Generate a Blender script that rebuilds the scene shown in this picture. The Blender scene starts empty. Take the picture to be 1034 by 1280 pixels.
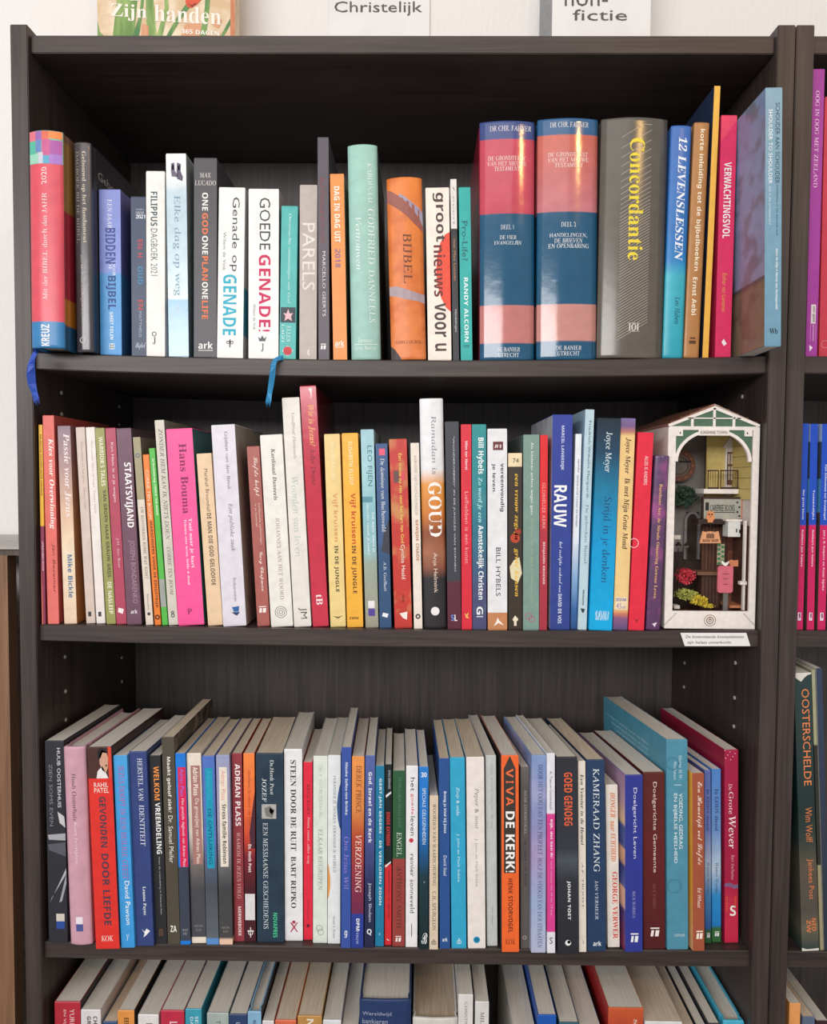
import bpy, bmesh, math, random
from mathutils import Vector, Matrix, noise
random.seed(7)
SC = bpy.context.scene
C = SC.collection
# ------------------------------------------------------------------ camera
CX, CZ, CD, YAW, PIT, ROL, FPX = 0.02375, -0.45524, 0.77998, -0.0097, 0.04337, 0.00667, 926.0
_F = Vector((math.sin(YAW)*math.cos(PIT), math.cos(YAW)*math.cos(PIT), -math.sin(PIT)))
_R0 = Vector((math.cos(YAW), -math.sin(YAW), 0)); _U0 = _R0.cross(_F)
_R = math.cos(ROL)*_R0 + math.sin(ROL)*_U0
_U = -math.sin(ROL)*_R0 + math.cos(ROL)*_U0
EYE = Vector((CX, -CD, CZ))
cam = bpy.data.cameras.new('camera'); camo = bpy.data.objects.new('camera', cam); C.objects.link(camo)
cam.sensor_fit = 'VERTICAL'; cam.sensor_height = 36.0; cam.lens = FPX/1280*36.0
cam.clip_start = 0.02; cam.clip_end = 50
M = Matrix((( _R.x, _U.x, -_F.x, EYE.x), (_R.y, _U.y, -_F.y, EYE.y), (_R.z, _U.z, -_F.z, EYE.z), (0, 0, 0, 1)))
camo.matrix_world = M
SC.camera = camo
# ------------------------------------------------------------------ world, lights, exposure
w = bpy.data.worlds.new('room_light'); SC.world = w; w.use_nodes = True
bg = w.node_tree.nodes['Background']; bg.inputs[0].default_value = (0.98, 0.98, 0.98, 1); bg.inputs[1].default_value = 0.52
def area(name, loc, tgt, sx, sy, power, col):
    l = bpy.data.lights.new(name, 'AREA'); l.shape = 'RECTANGLE'; l.size = sx; l.size_y = sy; l.energy = power; l.color = col
    o = bpy.data.objects.new(name, l); C.objects.link(o); o.location = loc
    o.rotation_euler = (Vector(tgt)-Vector(loc)).to_track_quat('-Z', 'Y').to_euler(); return o
area('window_light', (-1.1, -2.6, 0.2), (0, 0, -0.4), 2.6, 0.5, 50, (1.0, 0.985, 0.975))
area('ceiling_light', (-0.3, -2.0, 1.15), (0, 0, -0.6), 2.0, 1.2, 12, (1.0, 0.95, 0.9))
pl = bpy.data.lights.new('ceiling_bulb', 'POINT'); pl.energy = 26; pl.color = (1.0, 0.6, 0.2); pl.shadow_soft_size = 0.045
po = bpy.data.objects.new('ceiling_bulb', pl); C.objects.link(po); po.location = (1.1, -2.2, 0.92)
SC.view_settings.view_transform = 'Standard'; SC.view_settings.look = 'None'; SC.view_settings.gamma = 1
SC.view_settings.use_curve_mapping = False; SC.view_settings.exposure = 0.0

# ------------------------------------------------------------------ helpers
def ray(px, py):
    return (_F + _R*((px-517)/FPX) + _U*((640-py)/FPX))
def at(px, py, Y=0.0):
    d = ray(px, py); return EYE + d*((Y-EYE.y)/d.y)
def lin(h):
    v = [int(h[i:i+2], 16)/255 for i in (0, 2, 4)]
    return tuple((c/12.92 if c <= .04045 else ((c+.055)/1.055)**2.4) for c in v)+(1,)
def mesh_obj(name, bm, mats, parent=None, loc=None, smooth=False):
    me = bpy.data.meshes.new(name); bm.to_mesh(me); bm.free()
    if smooth:
        for p in me.polygons: p.use_smooth = True
    for m in (mats if isinstance(mats, (list, tuple)) else [mats]): me.materials.append(m)
    o = bpy.data.objects.new(name, me); C.objects.link(o)
    if parent: o.parent = parent
    if loc is not None: o.location = loc
    return o
def empty(name, loc, label=None, cat=None, group=None, rot=None):
    o = bpy.data.objects.new(name, None); C.objects.link(o); o.location = loc; o.empty_display_size = 0.02
    if rot: o.rotation_euler = rot
    tag(o, label, cat, group); return o
def tag(o, label=None, cat=None, group=None, kind=None):
    for k, v in (('label', label), ('category', cat), ('group', group), ('kind', kind)):
        if v: o[k] = v
    return o
def bbox(bm, x0, x1, y0, y1, z0, z1, mi=0):
    v = [bm.verts.new((x, y, z)) for z in (z0, z1) for y in (y0, y1) for x in (x0, x1)]
    for f in ((0, 2, 3, 1), (4, 5, 7, 6), (0, 1, 5, 4), (2, 6, 7, 3), (1, 3, 7, 5), (0, 4, 6, 2)):
        bm.faces.new([v[i] for i in f]).material_index = mi
def box(name, x0, x1, y0, y1, z0, z1, m, parent=None, bev=0):
    bm = bmesh.new(); bbox(bm, x0, x1, y0, y1, z0, z1)
    if bev: bmesh.ops.bevel(bm, geom=bm.edges[:], offset=bev, segments=2, affect='EDGES')
    return mesh_obj(name, bm, m, parent)
def prism(name, pts, y0, y1, m, parent=None):
    """closed outline in x,z pushed from y0 to y1"""
    bm = bmesh.new()
    a = [bm.verts.new((p[0], y0, p[1])) for p in pts]; b = [bm.verts.new((p[0], y1, p[1])) for p in pts]
    bm.faces.new(a); bm.faces.new(b[::-1]); n = len(pts)
    for i in range(n): bm.faces.new((a[i], b[i], b[(i+1) % n], a[(i+1) % n]))
    bmesh.ops.recalc_face_normals(bm, faces=bm.faces[:])
    return mesh_obj(name, bm, m, parent)
def strip(name, rows, y0, y1, m, parent=None):
    """ribbon solid: rows of (x_a,z_a,x_b,z_b) pushed from y0 to y1"""
    bm = bmesh.new(); L = []
    for r in rows:
        L.append([bm.verts.new((r[0], y0, r[1])), bm.verts.new((r[2], y0, r[3])), bm.verts.new((r[2], y1, r[3])), bm.verts.new((r[0], y1, r[1]))])
    for a, b in zip(L, L[1:]):
        for i in range(4): bm.faces.new((a[i], a[(i+1) % 4], b[(i+1) % 4], b[i]))
    bm.faces.new(L[0]); bm.faces.new(L[-1][::-1])
    bmesh.ops.recalc_face_normals(bm, faces=bm.faces[:])
    return mesh_obj(name, bm, m, parent)

_mc = {}
def mat(hexc, rough=0.55, spec=0.4, name=None, bump=0):
    k = (hexc, rough, spec, bump)
    if k in _mc: return _mc[k]
    m = bpy.data.materials.new(name or 'paint_'+hexc); m.use_nodes = True
    n = m.node_tree.nodes; l = m.node_tree.links; p = n['Principled BSDF']
    p.inputs['Roughness'].default_value = rough; p.inputs['Specular IOR Level'].default_value = spec
    c = lin(hexc); tc = n.new('ShaderNodeTexCoord'); no = n.new('ShaderNodeTexNoise'); no.inputs['Scale'].default_value = 180
    l.new(tc.outputs['Object'], no.inputs['Vector'])
    r = n.new('ShaderNodeValToRGB'); e = r.color_ramp.elements
    e[0].position = .3; e[1].position = .7
    e[0].color = tuple(v*.92 for v in c[:3])+(1,); e[1].color = tuple(min(1, v*1.05) for v in c[:3])+(1,)
    l.new(no.outputs['Fac'], r.inputs['Fac']); l.new(r.outputs['Color'], p.inputs['Base Color'])
    if bump:
        b = n.new('ShaderNodeBump'); b.inputs['Strength'].default_value = bump; b.inputs['Distance'].default_value = .0005
        l.new(no.outputs['Fac'], b.inputs['Height']); l.new(b.outputs['Normal'], p.inputs['Normal'])
    _mc[k] = m; return m
def mottle(c1, c2, scale=60, rough=.4, stretch=(1, 1, 1), name='mottled_print', lo=.42, hi=.58):
    m = bpy.data.materials.new(name); m.use_nodes = True
    n = m.node_tree.nodes; l = m.node_tree.links; p = n['Principled BSDF']; p.inputs['Roughness'].default_value = rough
    tc = n.new('ShaderNodeTexCoord'); mp = n.new('ShaderNodeMapping'); mp.inputs['Scale'].default_value = stretch
    no = n.new('ShaderNodeTexNoise'); no.inputs['Scale'].default_value = scale; no.inputs['Detail'].default_value = 5
    r = n.new('ShaderNodeValToRGB'); r.color_ramp.elements[0].position = lo; r.color_ramp.elements[1].position = hi
    r.color_ramp.elements[0].color = lin(c1); r.color_ramp.elements[1].color = lin(c2)
    l.new(tc.outputs['Object'], mp.inputs['Vector']); l.new(mp.outputs['Vector'], no.inputs['Vector'])
    l.new(no.outputs['Fac'], r.inputs['Fac']); l.new(r.outputs['Color'], p.inputs['Base Color']); return m
def wood(name, c1, c2, axis='z', rough=.42):
    m = bpy.data.materials.new(name); m.use_nodes = True
    n = m.node_tree.nodes; l = m.node_tree.links; p = n['Principled BSDF']; p.inputs['Roughness'].default_value = rough
    p.inputs['Specular IOR Level'].default_value = .45
    tc = n.new('ShaderNodeTexCoord'); mp = n.new('ShaderNodeMapping')
    mp.inputs['Scale'].default_value = {'z': (1, 1, .035), 'x': (.035, 1, 1)}[axis]
    no = n.new('ShaderNodeTexNoise'); no.inputs['Scale'].default_value = 230; no.inputs['Detail'].default_value = 6; no.inputs['Distortion'].default_value = .6
    n2 = n.new('ShaderNodeTexNoise'); n2.inputs['Scale'].default_value = 38; n2.inputs['Detail'].default_value = 2
    mx = n.new('ShaderNodeMath'); mx.operation = 'MULTIPLY_ADD'; mx.inputs[1].default_value = .45
    r = n.new('ShaderNodeValToRGB'); r.color_ramp.elements[0].position = .45; r.color_ramp.elements[1].position = .95
    r.color_ramp.elements[0].color = lin(c1); r.color_ramp.elements[1].color = lin(c2)
    l.new(tc.outputs['Object'], mp.inputs['Vector'])
    for q in (no, n2): l.new(mp.outputs['Vector'], q.inputs['Vector'])
    l.new(n2.outputs['Fac'], mx.inputs[0]); l.new(no.outputs['Fac'], mx.inputs[2]); l.new(mx.outputs[0], r.inputs['Fac'])
    l.new(r.outputs['Color'], p.inputs['Base Color'])
    b = n.new('ShaderNodeBump'); b.inputs['Strength'].default_value = .35; b.inputs['Distance'].default_value = .0004
    l.new(no.outputs['Fac'], b.inputs['Height']); l.new(b.outputs['Normal'], p.inputs['Normal']); return m
WZ = wood('black_brown_wood_upright', '2c2422', '4a3e3b', 'z')
WX = wood('black_brown_wood_board', '2c2422', '4a3e3b', 'x')
WB = wood('shadow_lifted_back_board', '423c3a', '5c5451', 'z')  # case wood made paler, so its colour lifts the shadow behind the books
def pages_mat(c1, c2, nm):
    m = bpy.data.materials.new(nm); m.use_nodes = True
    n = m.node_tree.nodes; l = m.node_tree.links; p = n['Principled BSDF']; p.inputs['Roughness'].default_value = .9; p.inputs['Specular IOR Level'].default_value = .1
    tc = n.new('ShaderNodeTexCoord'); mp = n.new('ShaderNodeMapping'); mp.inputs['Scale'].default_value = (1, .02, .02)
    no = n.new('ShaderNodeTexNoise'); no.inputs['Scale'].default_value = 1500; no.inputs['Detail'].default_value = 3
    r = n.new('ShaderNodeValToRGB'); r.color_ramp.elements[0].position = .35; r.color_ramp.elements[1].position = .6
    r.color_ramp.elements[0].color = lin(c1); r.color_ramp.elements[1].color = lin(c2)
    l.new(tc.outputs['Object'], mp.inputs['Vector']); l.new(mp.outputs['Vector'], no.inputs['Vector'])
    l.new(no.outputs['Fac'], r.inputs['Fac']); l.new(r.outputs['Color'], p.inputs['Base Color'])
    b = n.new('ShaderNodeBump'); b.inputs['Strength'].default_value = .25; b.inputs['Distance'].default_value = .0003
    l.new(no.outputs['Fac'], b.inputs['Height']); l.new(b.outputs['Normal'], p.inputs['Normal']); return m
PG = [pages_mat('ccc4ba', 'dcd6cc', 'white_paper_edges'), pages_mat('c4b29c', 'd8c8b4', 'cream_paper_edges'), pages_mat('aa9680', 'c0ae98', 'yellowed_paper_edges')]

# ------------------------------------------------------------------ the room
TZ = 0.018
Z1, Z2, Z3, Z4 = -.32408, -.61171, -.9596, -1.27
SAG = {1: (Z1, .0062), 2: (Z2, .0032), 3: (Z3, .0017), 4: (Z4, .0)}
FLOOR = -2.02
def shelf_z(row, x):
    z, s = SAG[row]
    if abs(x) > .385: return z
    return z - s*(1-(x/.382)**2)
def wall_mat():
    m = bpy.data.materials.new('white_embossed_wallpaper'); m.use_nodes = True
    n = m.node_tree.nodes; l = m.node_tree.links; p = n['Principled BSDF']; p.inputs['Roughness'].default_value = .8
    p.inputs['Base Color'].default_value = lin('ece8e6')
    tc = n.new('ShaderNodeTexCoord'); mp = n.new('ShaderNodeMapping'); mp.inputs['Rotation'].default_value = (0, .7, 0); mp.inputs['Scale'].default_value = (1, 1, .35)
    no = n.new('ShaderNodeTexNoise'); no.inputs['Scale'].default_value = 170; no.inputs['Detail'].default_value = 3
    b = n.new('ShaderNodeBump'); b.inputs['Strength'].default_value = .5; b.inputs['Distance'].default_value = .002
    l.new(tc.outputs['Object'], mp.inputs['Vector']); l.new(mp.outputs['Vector'], no.inputs['Vector'])
    l.new(no.outputs['Fac'], b.inputs['Height']); l.new(b.outputs['Normal'], p.inputs['Normal']); return m
tag(box('wall_back', -1.6, 2.0, .30, .40, FLOOR, .7, wall_mat()), kind='structure')
tag(box('floor', -1.6, 2.0, -3.2, .40, FLOOR-.05, FLOOR, wood('grey_floor', '6a625a', '8a8078', 'x')), kind='structure')

# ------------------------------------------------------------------ bookcases
def shelf_board(x0, x1, row, parent, name='shelf', y0=.0, y1=.262, curved=True):
    bm = bmesh.new(); n = 24; prev = None
    for i in range(n+1):
        x = x0+(x1-x0)*i/n; z = shelf_z(row, x) if curved else SAG[row][0]
        b = .0012
        ring = [(x, y0, z-b), (x, y0+b, z), (x, y1, z), (x, y1, z-TZ), (x, y0+b, z-TZ), (x, y0, z-TZ+b)]
        ring = [bm.verts.new(p) for p in ring]
        if prev:
            for k in range(6): bm.faces.new((prev[k], prev[(k+1) % 6], ring[(k+1) % 6], ring[k]))
        else: bm.faces.new(ring)
        prev = ring
    bm.faces.new(prev[::-1]); bmesh.ops.recalc_face_normals(bm, faces=bm.faces[:])
    return mesh_obj(name, bm, WX, parent)
def bookcase(x0, x1, label, right=False):
    t = empty('bookcase', (0, 0, 0), label, 'bookcase', 'dark wood bookcases side by side')
    for a in (x0, x1-.018):
        box('side_panel', a, a+.018, -.006, .28, FLOOR, .0075, WZ, t, .0008)
    i0, i1 = x0+.0185, x1-.0185
    box('top_board', i0, i1, .0, .27, -.018, 0, WX, t, .0008)
    for r in (1, 2, 3, 4): shelf_board(i0, i1, r, t, curved=not right)
    box('bottom_board', i0, i1, 0, .262, -1.92, -1.902, WX, t, .0008)
    box('shelf', i0, i1, 0, .262, -1.60, -1.582, WX, t, .0008)
    box('plinth', i0, i1, .01, .025, FLOOR, -1.921, WX, t)
    box('back_panel', i0, i1, .2625, .2675, -1.90, -.019, WB, t)
    pin = mat('c8c4bc', .4)
    # white shelf pins left in the peg holes
    for sx, face in ((i0, 1), (i1, -1)):
        for yy in (.055, .215):
            for zz in (-.36, -.384, -.66, -.70, -.733):
                bm = bmesh.new()
                bmesh.ops.create_cone(bm, segments=10, radius1=.0022, radius2=.0022, depth=.0014, cap_ends=True, matrix=Matrix.Translation((sx-.0004*face, yy, zz)) @ Matrix.Rotation(math.pi/2, 4, 'Y'))
                mesh_obj('peg_hole_cap', bm, pin, t)
    return t
bookcase(-.40, .40, 'dark brown wooden bookcase full of books, at the middle of the wall')
bookcase(.4012, 1.2012, 'second dark wooden bookcase, cut off at the edge beside the first', True)

# ------------------------------------------------------------------ low cabinet at the left of the bookcase
lc = empty('low_cabinet', (-.75, .18, FLOOR), 'low brown wooden cabinet with pale top beside the bookcase', 'cabinet')
def under(o, e):
    o.parent = e; o.location = tuple(a-b for a, b in zip(o.location, e.location)); return o
zt = at(10, 682, .12).z
oak = wood('tan_wood', '6e4e38', '9a7254', 'z', .5); pale = wood('pale_grey_wood', 'a29a94', 'c4beb8', 'x', .5)
dk = wood('dark_wood_and_gap_shade', '463a34', '64564e', 'z', .5)
under(box('top_board', -1.2, -.4015, .115, .295, zt-.004, zt, pale), lc)
under(box('top_moulding', -1.2, -.4015, .120, .295, zt-.012, zt-.004, dk), lc)
xs = at(9, 700, .12).x
under(box('front_stile', xs-.05, xs, .12, .14, FLOOR, zt-.012, oak), lc)
under(box('front_stile', -1.2, -1.15, .12, .14, FLOOR, zt-.012, oak), lc)
under(box('door_panel', -1.15, xs-.05, .125, .14, FLOOR+.05, zt-.03, oak), lc)
under(box('side_panel', xs, -.4015, .15, .295, FLOOR, zt-.012, dk), lc)  # stands in for the shadowed gap by the bookcase, shade in its dark colour
# letter outlines as plain numbers on a grid of 88 steps per 1.25 em: advance, then the contours as x, y, x, y ...
_GL = {}
_GL['n'] = {
'!':(19,[16,61,16,57,17,53,18,41,19,38,20,37,21,38,22,41,24,53,24,61,23,69,20,71,17,69],[20,30,17,29,16,26,17,23,20,22,23,23,24,26,23,29]),
'"':(25,[28,55,30,55,32,65,32,73,26,73,26,65],[16,55,19,55,20,65,20,73,14,73,14,65]),
'#':(41,[24,66,21,52,11,52,11,47,20,47,18,35,11,35,11,31,17,31,14,17,19,17,22,31,36,31,33,17,38,17,41,31,52,31,52,35,42,35,44,47,52,47,52,52,45,52,48,66,43,66,40,52,27,52,29,66],[26,47,39,47,37,35,23,35]),
'&':(44,[45,46,43,42,40,39,34,46,40,53,42,59,39,67,31,70,22,67,18,59,20,53,24,47,16,41,13,33,16,25,25,22,32,23,40,29,45,23,54,23,44,34,49,40,52,46],[36,34,31,30,25,28,21,30,19,33,22,38,28,43],[25,59,27,62,30,64,34,62,36,59,35,55,30,51,27,55]),
"'":(13,[16,55,19,55,20,65,20,73,14,73,14,65]),
'(':(23,[22,39,25,56,32,71,29,71,19,56,15,39,19,21,29,6,32,6,25,21]),
')':(23,[22,39,19,21,11,6,15,6,25,21,29,39,25,56,15,71,11,71,19,56]),
'+':(41,[28,64,28,50,15,50,15,44,28,44,28,31,34,31,34,44,48,44,48,50,34,50,34,64]),
',':(15,[15,14,21,18,23,24,22,29,18,31,15,30,14,27,15,24,17,23,17,19,15,16]),
'-':(23,[30,41,13,41,13,35,30,35]),
'.':(15,[18,30,15,29,14,26,15,23,18,22,21,23,22,26,21,29]),
'/':(20,[11,22,16,22,30,71,25,71]),
'0':(35,[44,47,39,64,28,71,17,64,13,47,17,29,28,22,39,29],[37,47,34,33,28,28,22,33,20,47,22,60,28,65,34,60]),
'1':(35,[32,71,25,71,25,23,32,23]),
'2':(35,[43,29,25,29,36,44,40,56,36,67,25,71,20,70,14,67,14,58,20,63,25,64,31,62,33,55,32,50,30,45,22,34,13,23,43,23]),
'3':(35,[16,63,21,64,24,65,30,63,33,57,30,52,23,50,23,44,31,42,34,36,31,31,26,28,20,29,15,32,15,25,20,23,25,22,36,26,40,36,39,43,34,48,38,52,40,59,36,68,25,71,21,71,16,69]),
'4':(35,[39,71,36,71,11,41,11,38,32,38,32,23,39,23,39,38,44,38,44,44,39,44],[32,58,32,44,21,44]),
'5':(35,[39,71,18,71,18,46,30,45,34,37,32,31,25,28,19,29,14,32,14,25,20,23,26,22,37,26,41,37,37,48,24,52,24,64,39,64]),
'7':(35,[45,71,14,71,14,64,35,64,17,25,23,22]),
':':(15,[18,55,15,54,14,51,15,48,18,46,21,48,22,51,21,54],[18,30,15,29,14,26,15,23,18,22,21,23,22,26,21,29]),
';':(15,[15,14,21,18,23,25,22,30,18,32,15,31,14,27,15,25,18,23,17,19,15,16],[22,51,21,54,18,55,15,54,14,51,15,48,18,46,21,48]),
'?':(23,[16,64,18,65,19,65,23,64,24,60,20,51,16,41,17,37,20,35,25,47,31,61,28,68,20,71],[21,30,18,29,17,26,18,23,21,22,24,23,26,26,24,29]),
'A':(47,[36,71,31,71,11,23,18,23,24,37,44,37,50,23,58,23],[34,60,41,43,26,43]),
'B':(40,[16,23,32,23,45,27,49,35,46,44,37,48,43,52,45,58,41,67,30,71,16,71],[23,64,29,64,36,62,37,58,35,52,27,50,23,50],[23,44,31,44,39,42,42,36,40,31,31,29,23,29]),
'C':(50,[57,67,48,70,40,71,21,64,14,46,20,30,40,22,50,23,57,26,57,34,49,30,40,28,26,33,21,46,27,60,40,65,48,64,57,60]),
'D':(53,[16,23,35,23,53,30,60,47,54,63,35,71,16,71],[23,64,33,64,48,59,53,47,49,35,34,29,23,29]),
'E':(35,[43,71,16,71,16,23,44,23,44,29,23,29,23,44,42,44,42,50,23,50,23,64,43,64]),
'F':(33,[42,71,16,71,16,23,23,23,23,45,42,45,42,51,23,51,23,64,42,64]),
'G':(52,[58,46,42,46,42,40,51,40,51,30,41,28,27,33,21,46,27,60,40,65,48,64,57,60,57,67,48,70,40,71,21,64,14,46,21,29,40,22,49,23,58,26]),
'H':(51,[57,71,50,71,50,50,23,50,23,71,16,71,16,23,23,23,23,43,50,43,50,23,57,23]),
'I':(18,[23,71,16,71,16,23,23,23]),
'J':(18,[23,71,16,71,16,24,15,16,8,13,6,13,7,6,10,6,20,11,23,22]),
'K':(46,[31,48,52,71,43,71,23,49,23,71,16,71,16,23,23,23,23,46,47,23,57,23]),
'L':(34,[23,71,16,71,16,23,44,23,44,29,23,29]),
'M':(55,[60,71,54,71,38,51,22,71,16,71,16,23,23,23,23,60,38,41,39,41,53,60,54,60,54,23,60,23]),
'N':(55,[60,71,54,71,54,33,21,71,16,71,16,23,22,23,22,59,54,23,60,23]),
'O':(58,[14,47,21,29,39,22,58,29,65,47,58,64,39,71,21,64],[21,47,26,60,39,65,53,60,58,47,53,33,39,28,26,33]),
'P':(36,[15,71,15,23,22,23,22,43,30,43,42,47,46,57,42,66,30,71],[22,64,30,64,37,62,39,57,36,51,30,49,22,49]),
'R':(43,[16,71,16,23,23,23,23,43,26,43,31,42,39,32,45,23,53,23,49,28,47,32,41,40,36,45,42,50,44,57,40,67,28,71],[23,65,27,65,35,63,37,57,35,52,27,50,23,50]),
'S':(32,[39,68,33,70,28,71,17,68,13,58,24,45,34,34,32,30,26,28,20,30,14,35,14,26,20,23,27,22,37,26,41,35,30,49,20,59,22,63,27,65,33,64,39,60]),
'T':(43,[52,71,12,71,12,64,28,64,28,23,35,23,35,64,52,64]),
'U':(50,[56,71,49,71,49,37,46,32,42,29,35,28,29,29,25,32,22,36,22,71,15,71,15,41,21,26,35,22,51,27,56,41]),
'V':(43,[53,71,46,71,32,37,17,71,11,71,31,22,33,22]),
'W':(73,[84,71,77,71,64,37,51,71,44,71,31,37,17,71,11,71,30,22,31,22,47,61,63,22,64,22]),
'X':(50,[59,71,51,71,36,52,21,71,12,71,31,47,11,23,19,23,36,42,52,23,60,23,40,47]),
'Y':(43,[32,54,19,71,11,71,28,48,28,23,35,23,35,48,53,71,45,71]),
'Z':(45,[42,64,12,23,55,23,55,29,24,29,55,71,14,71,14,64]),
'a':(30,[39,28,38,27,36,26,35,27,35,44,32,52,24,55,17,54,13,50,13,44,18,48,23,49,27,48,29,43,29,42,23,40,16,36,12,30,15,24,20,22,24,23,29,25,30,23,33,22,36,22,39,24],[29,29,26,27,23,26,20,28,19,31,22,35,29,38]),
'b':(35,[21,71,15,71,15,24,20,23,26,22,39,26,43,39,39,50,30,55,25,54,21,52],[21,46,25,48,28,49,35,46,37,38,34,31,27,28,24,28,21,29]),
'c':(31,[38,53,34,54,29,55,18,50,13,38,18,26,29,22,35,22,39,24,39,30,35,28,31,28,23,31,20,38,23,46,29,49,34,48,38,46]),
'd':(36,[42,71,36,71,36,54,33,54,29,55,18,50,14,39,18,27,29,23,42,23],[36,28,30,28,22,31,20,38,23,46,30,49,33,49,36,48]),
'e':(34,[41,32,36,29,30,28,23,30,20,37,42,37,38,50,28,55,18,50,13,39,17,27,29,22,36,23,41,26],[20,42,23,47,28,49,34,47,36,42]),
'f':(18,[31,71,24,71,20,68,17,64,16,56,16,54,11,54,11,49,16,49,16,23,22,23,22,49,28,49,28,54,22,54,22,57,23,63,29,65,30,65,31,64]),
'g':(30,[40,54,27,54,17,51,13,43,15,37,17,35,20,33,17,31,15,29,16,27,19,25,12,22,11,16,15,9,25,6,36,9,40,16,38,22,31,25,24,27,21,29,26,32,34,35,36,38,37,42,36,46,34,49,40,49],[31,43,30,39,25,37,21,39,19,43,21,47,25,49,30,47],[34,16,32,13,25,11,19,13,16,16,18,20,24,21,30,20]),
'h':(35,[21,71,15,71,15,23,21,23,21,45,25,49,29,50,34,48,35,42,35,23,41,23,41,42,38,52,31,55,26,54,21,50]),
'i':(15,[21,54,15,54,15,23,21,23],[22,64,21,66,18,67,16,66,15,64,16,61,18,60,21,61]),
'j':(15,[21,54,15,54,15,18,14,14,10,11,15,6,20,11,21,18],[22,64,21,66,18,67,15,66,14,64,15,61,18,60,21,61]),
'k':(34,[43,54,35,54,21,39,37,23,46,23,29,39],[21,71,15,71,15,23,21,23]),
'l':(15,[21,71,15,71,15,23,21,23]),
'm':(54,[15,54,15,23,21,23,21,45,25,49,29,49,33,48,35,42,35,23,41,23,41,45,44,48,48,49,52,48,54,42,54,23,61,23,61,42,58,51,50,55,44,53,40,49,36,53,30,55,26,54,21,50,21,54]),
'n':(35,[21,54,15,54,15,23,21,23,21,45,25,49,29,50,34,48,35,42,35,23,41,23,41,42,38,52,31,55,26,54,21,50]),
'o':(39,[30,55,18,50,13,39,18,27,30,22,42,27,47,39,42,50],[30,49,37,46,40,39,38,30,30,28,22,31,20,39,22,46]),
'p':(35,[21,23,24,22,27,22,39,26,43,38,39,50,25,54,15,54,15,6,21,6],[21,49,27,49,34,46,37,38,34,31,27,28,24,28,21,29]),
'q':(35,[35,6,42,6,42,54,30,54,16,48,13,38,18,26,29,22,32,22,35,23],[35,49,35,29,33,28,30,27,22,30,20,38,23,46,30,49]),
'r':(28,[15,54,15,23,22,23,22,39,24,46,29,49,32,48,35,46,39,51,35,54,31,55,26,53,22,47,22,54]),
's':(27,[33,52,29,54,24,55,16,52,14,46,21,37,28,31,27,28,24,27,19,28,13,32,13,25,19,23,24,22,32,24,35,31,33,36,28,40,22,44,20,46,21,48,24,49,28,48,33,46]),
't':(23,[22,61,11,49,16,49,16,32,19,25,26,22,34,24,34,30,30,28,27,28,24,29,22,32,22,49,32,49,32,54,22,54]),
'u':(35,[41,23,41,54,35,54,35,32,32,28,28,27,23,29,21,34,21,54,15,54,15,34,18,25,26,22,31,23,35,27,35,23]),
'v':(31,[25,22,27,22,41,54,34,54,26,35,18,54,11,54]),
'w':(51,[38,54,34,54,26,35,17,54,11,54,25,22,27,22,36,44,45,22,47,22,61,54,54,54,46,35]),
'x':(35,[45,54,37,54,28,43,18,54,11,54,24,39,11,23,18,23,28,34,38,23,46,23,32,39]),
'y':(31,[41,54,34,54,26,36,18,54,11,54,23,29,12,6,19,6]),
'z':(29,[39,54,12,54,12,49,28,49,11,23,39,23,39,28,22,28]),
'|':(18,[17,6,22,6,22,71,17,71]),
'Ë':(35,[43,71,16,71,16,23,44,23,44,29,23,29,23,44,42,44,42,50,23,50,23,64,43,64],[22,82,19,81,18,79,19,77,22,76,24,77,25,79,24,81],[35,82,32,81,31,79,32,77,35,76,37,77,38,79,37,81]),
}
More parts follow.
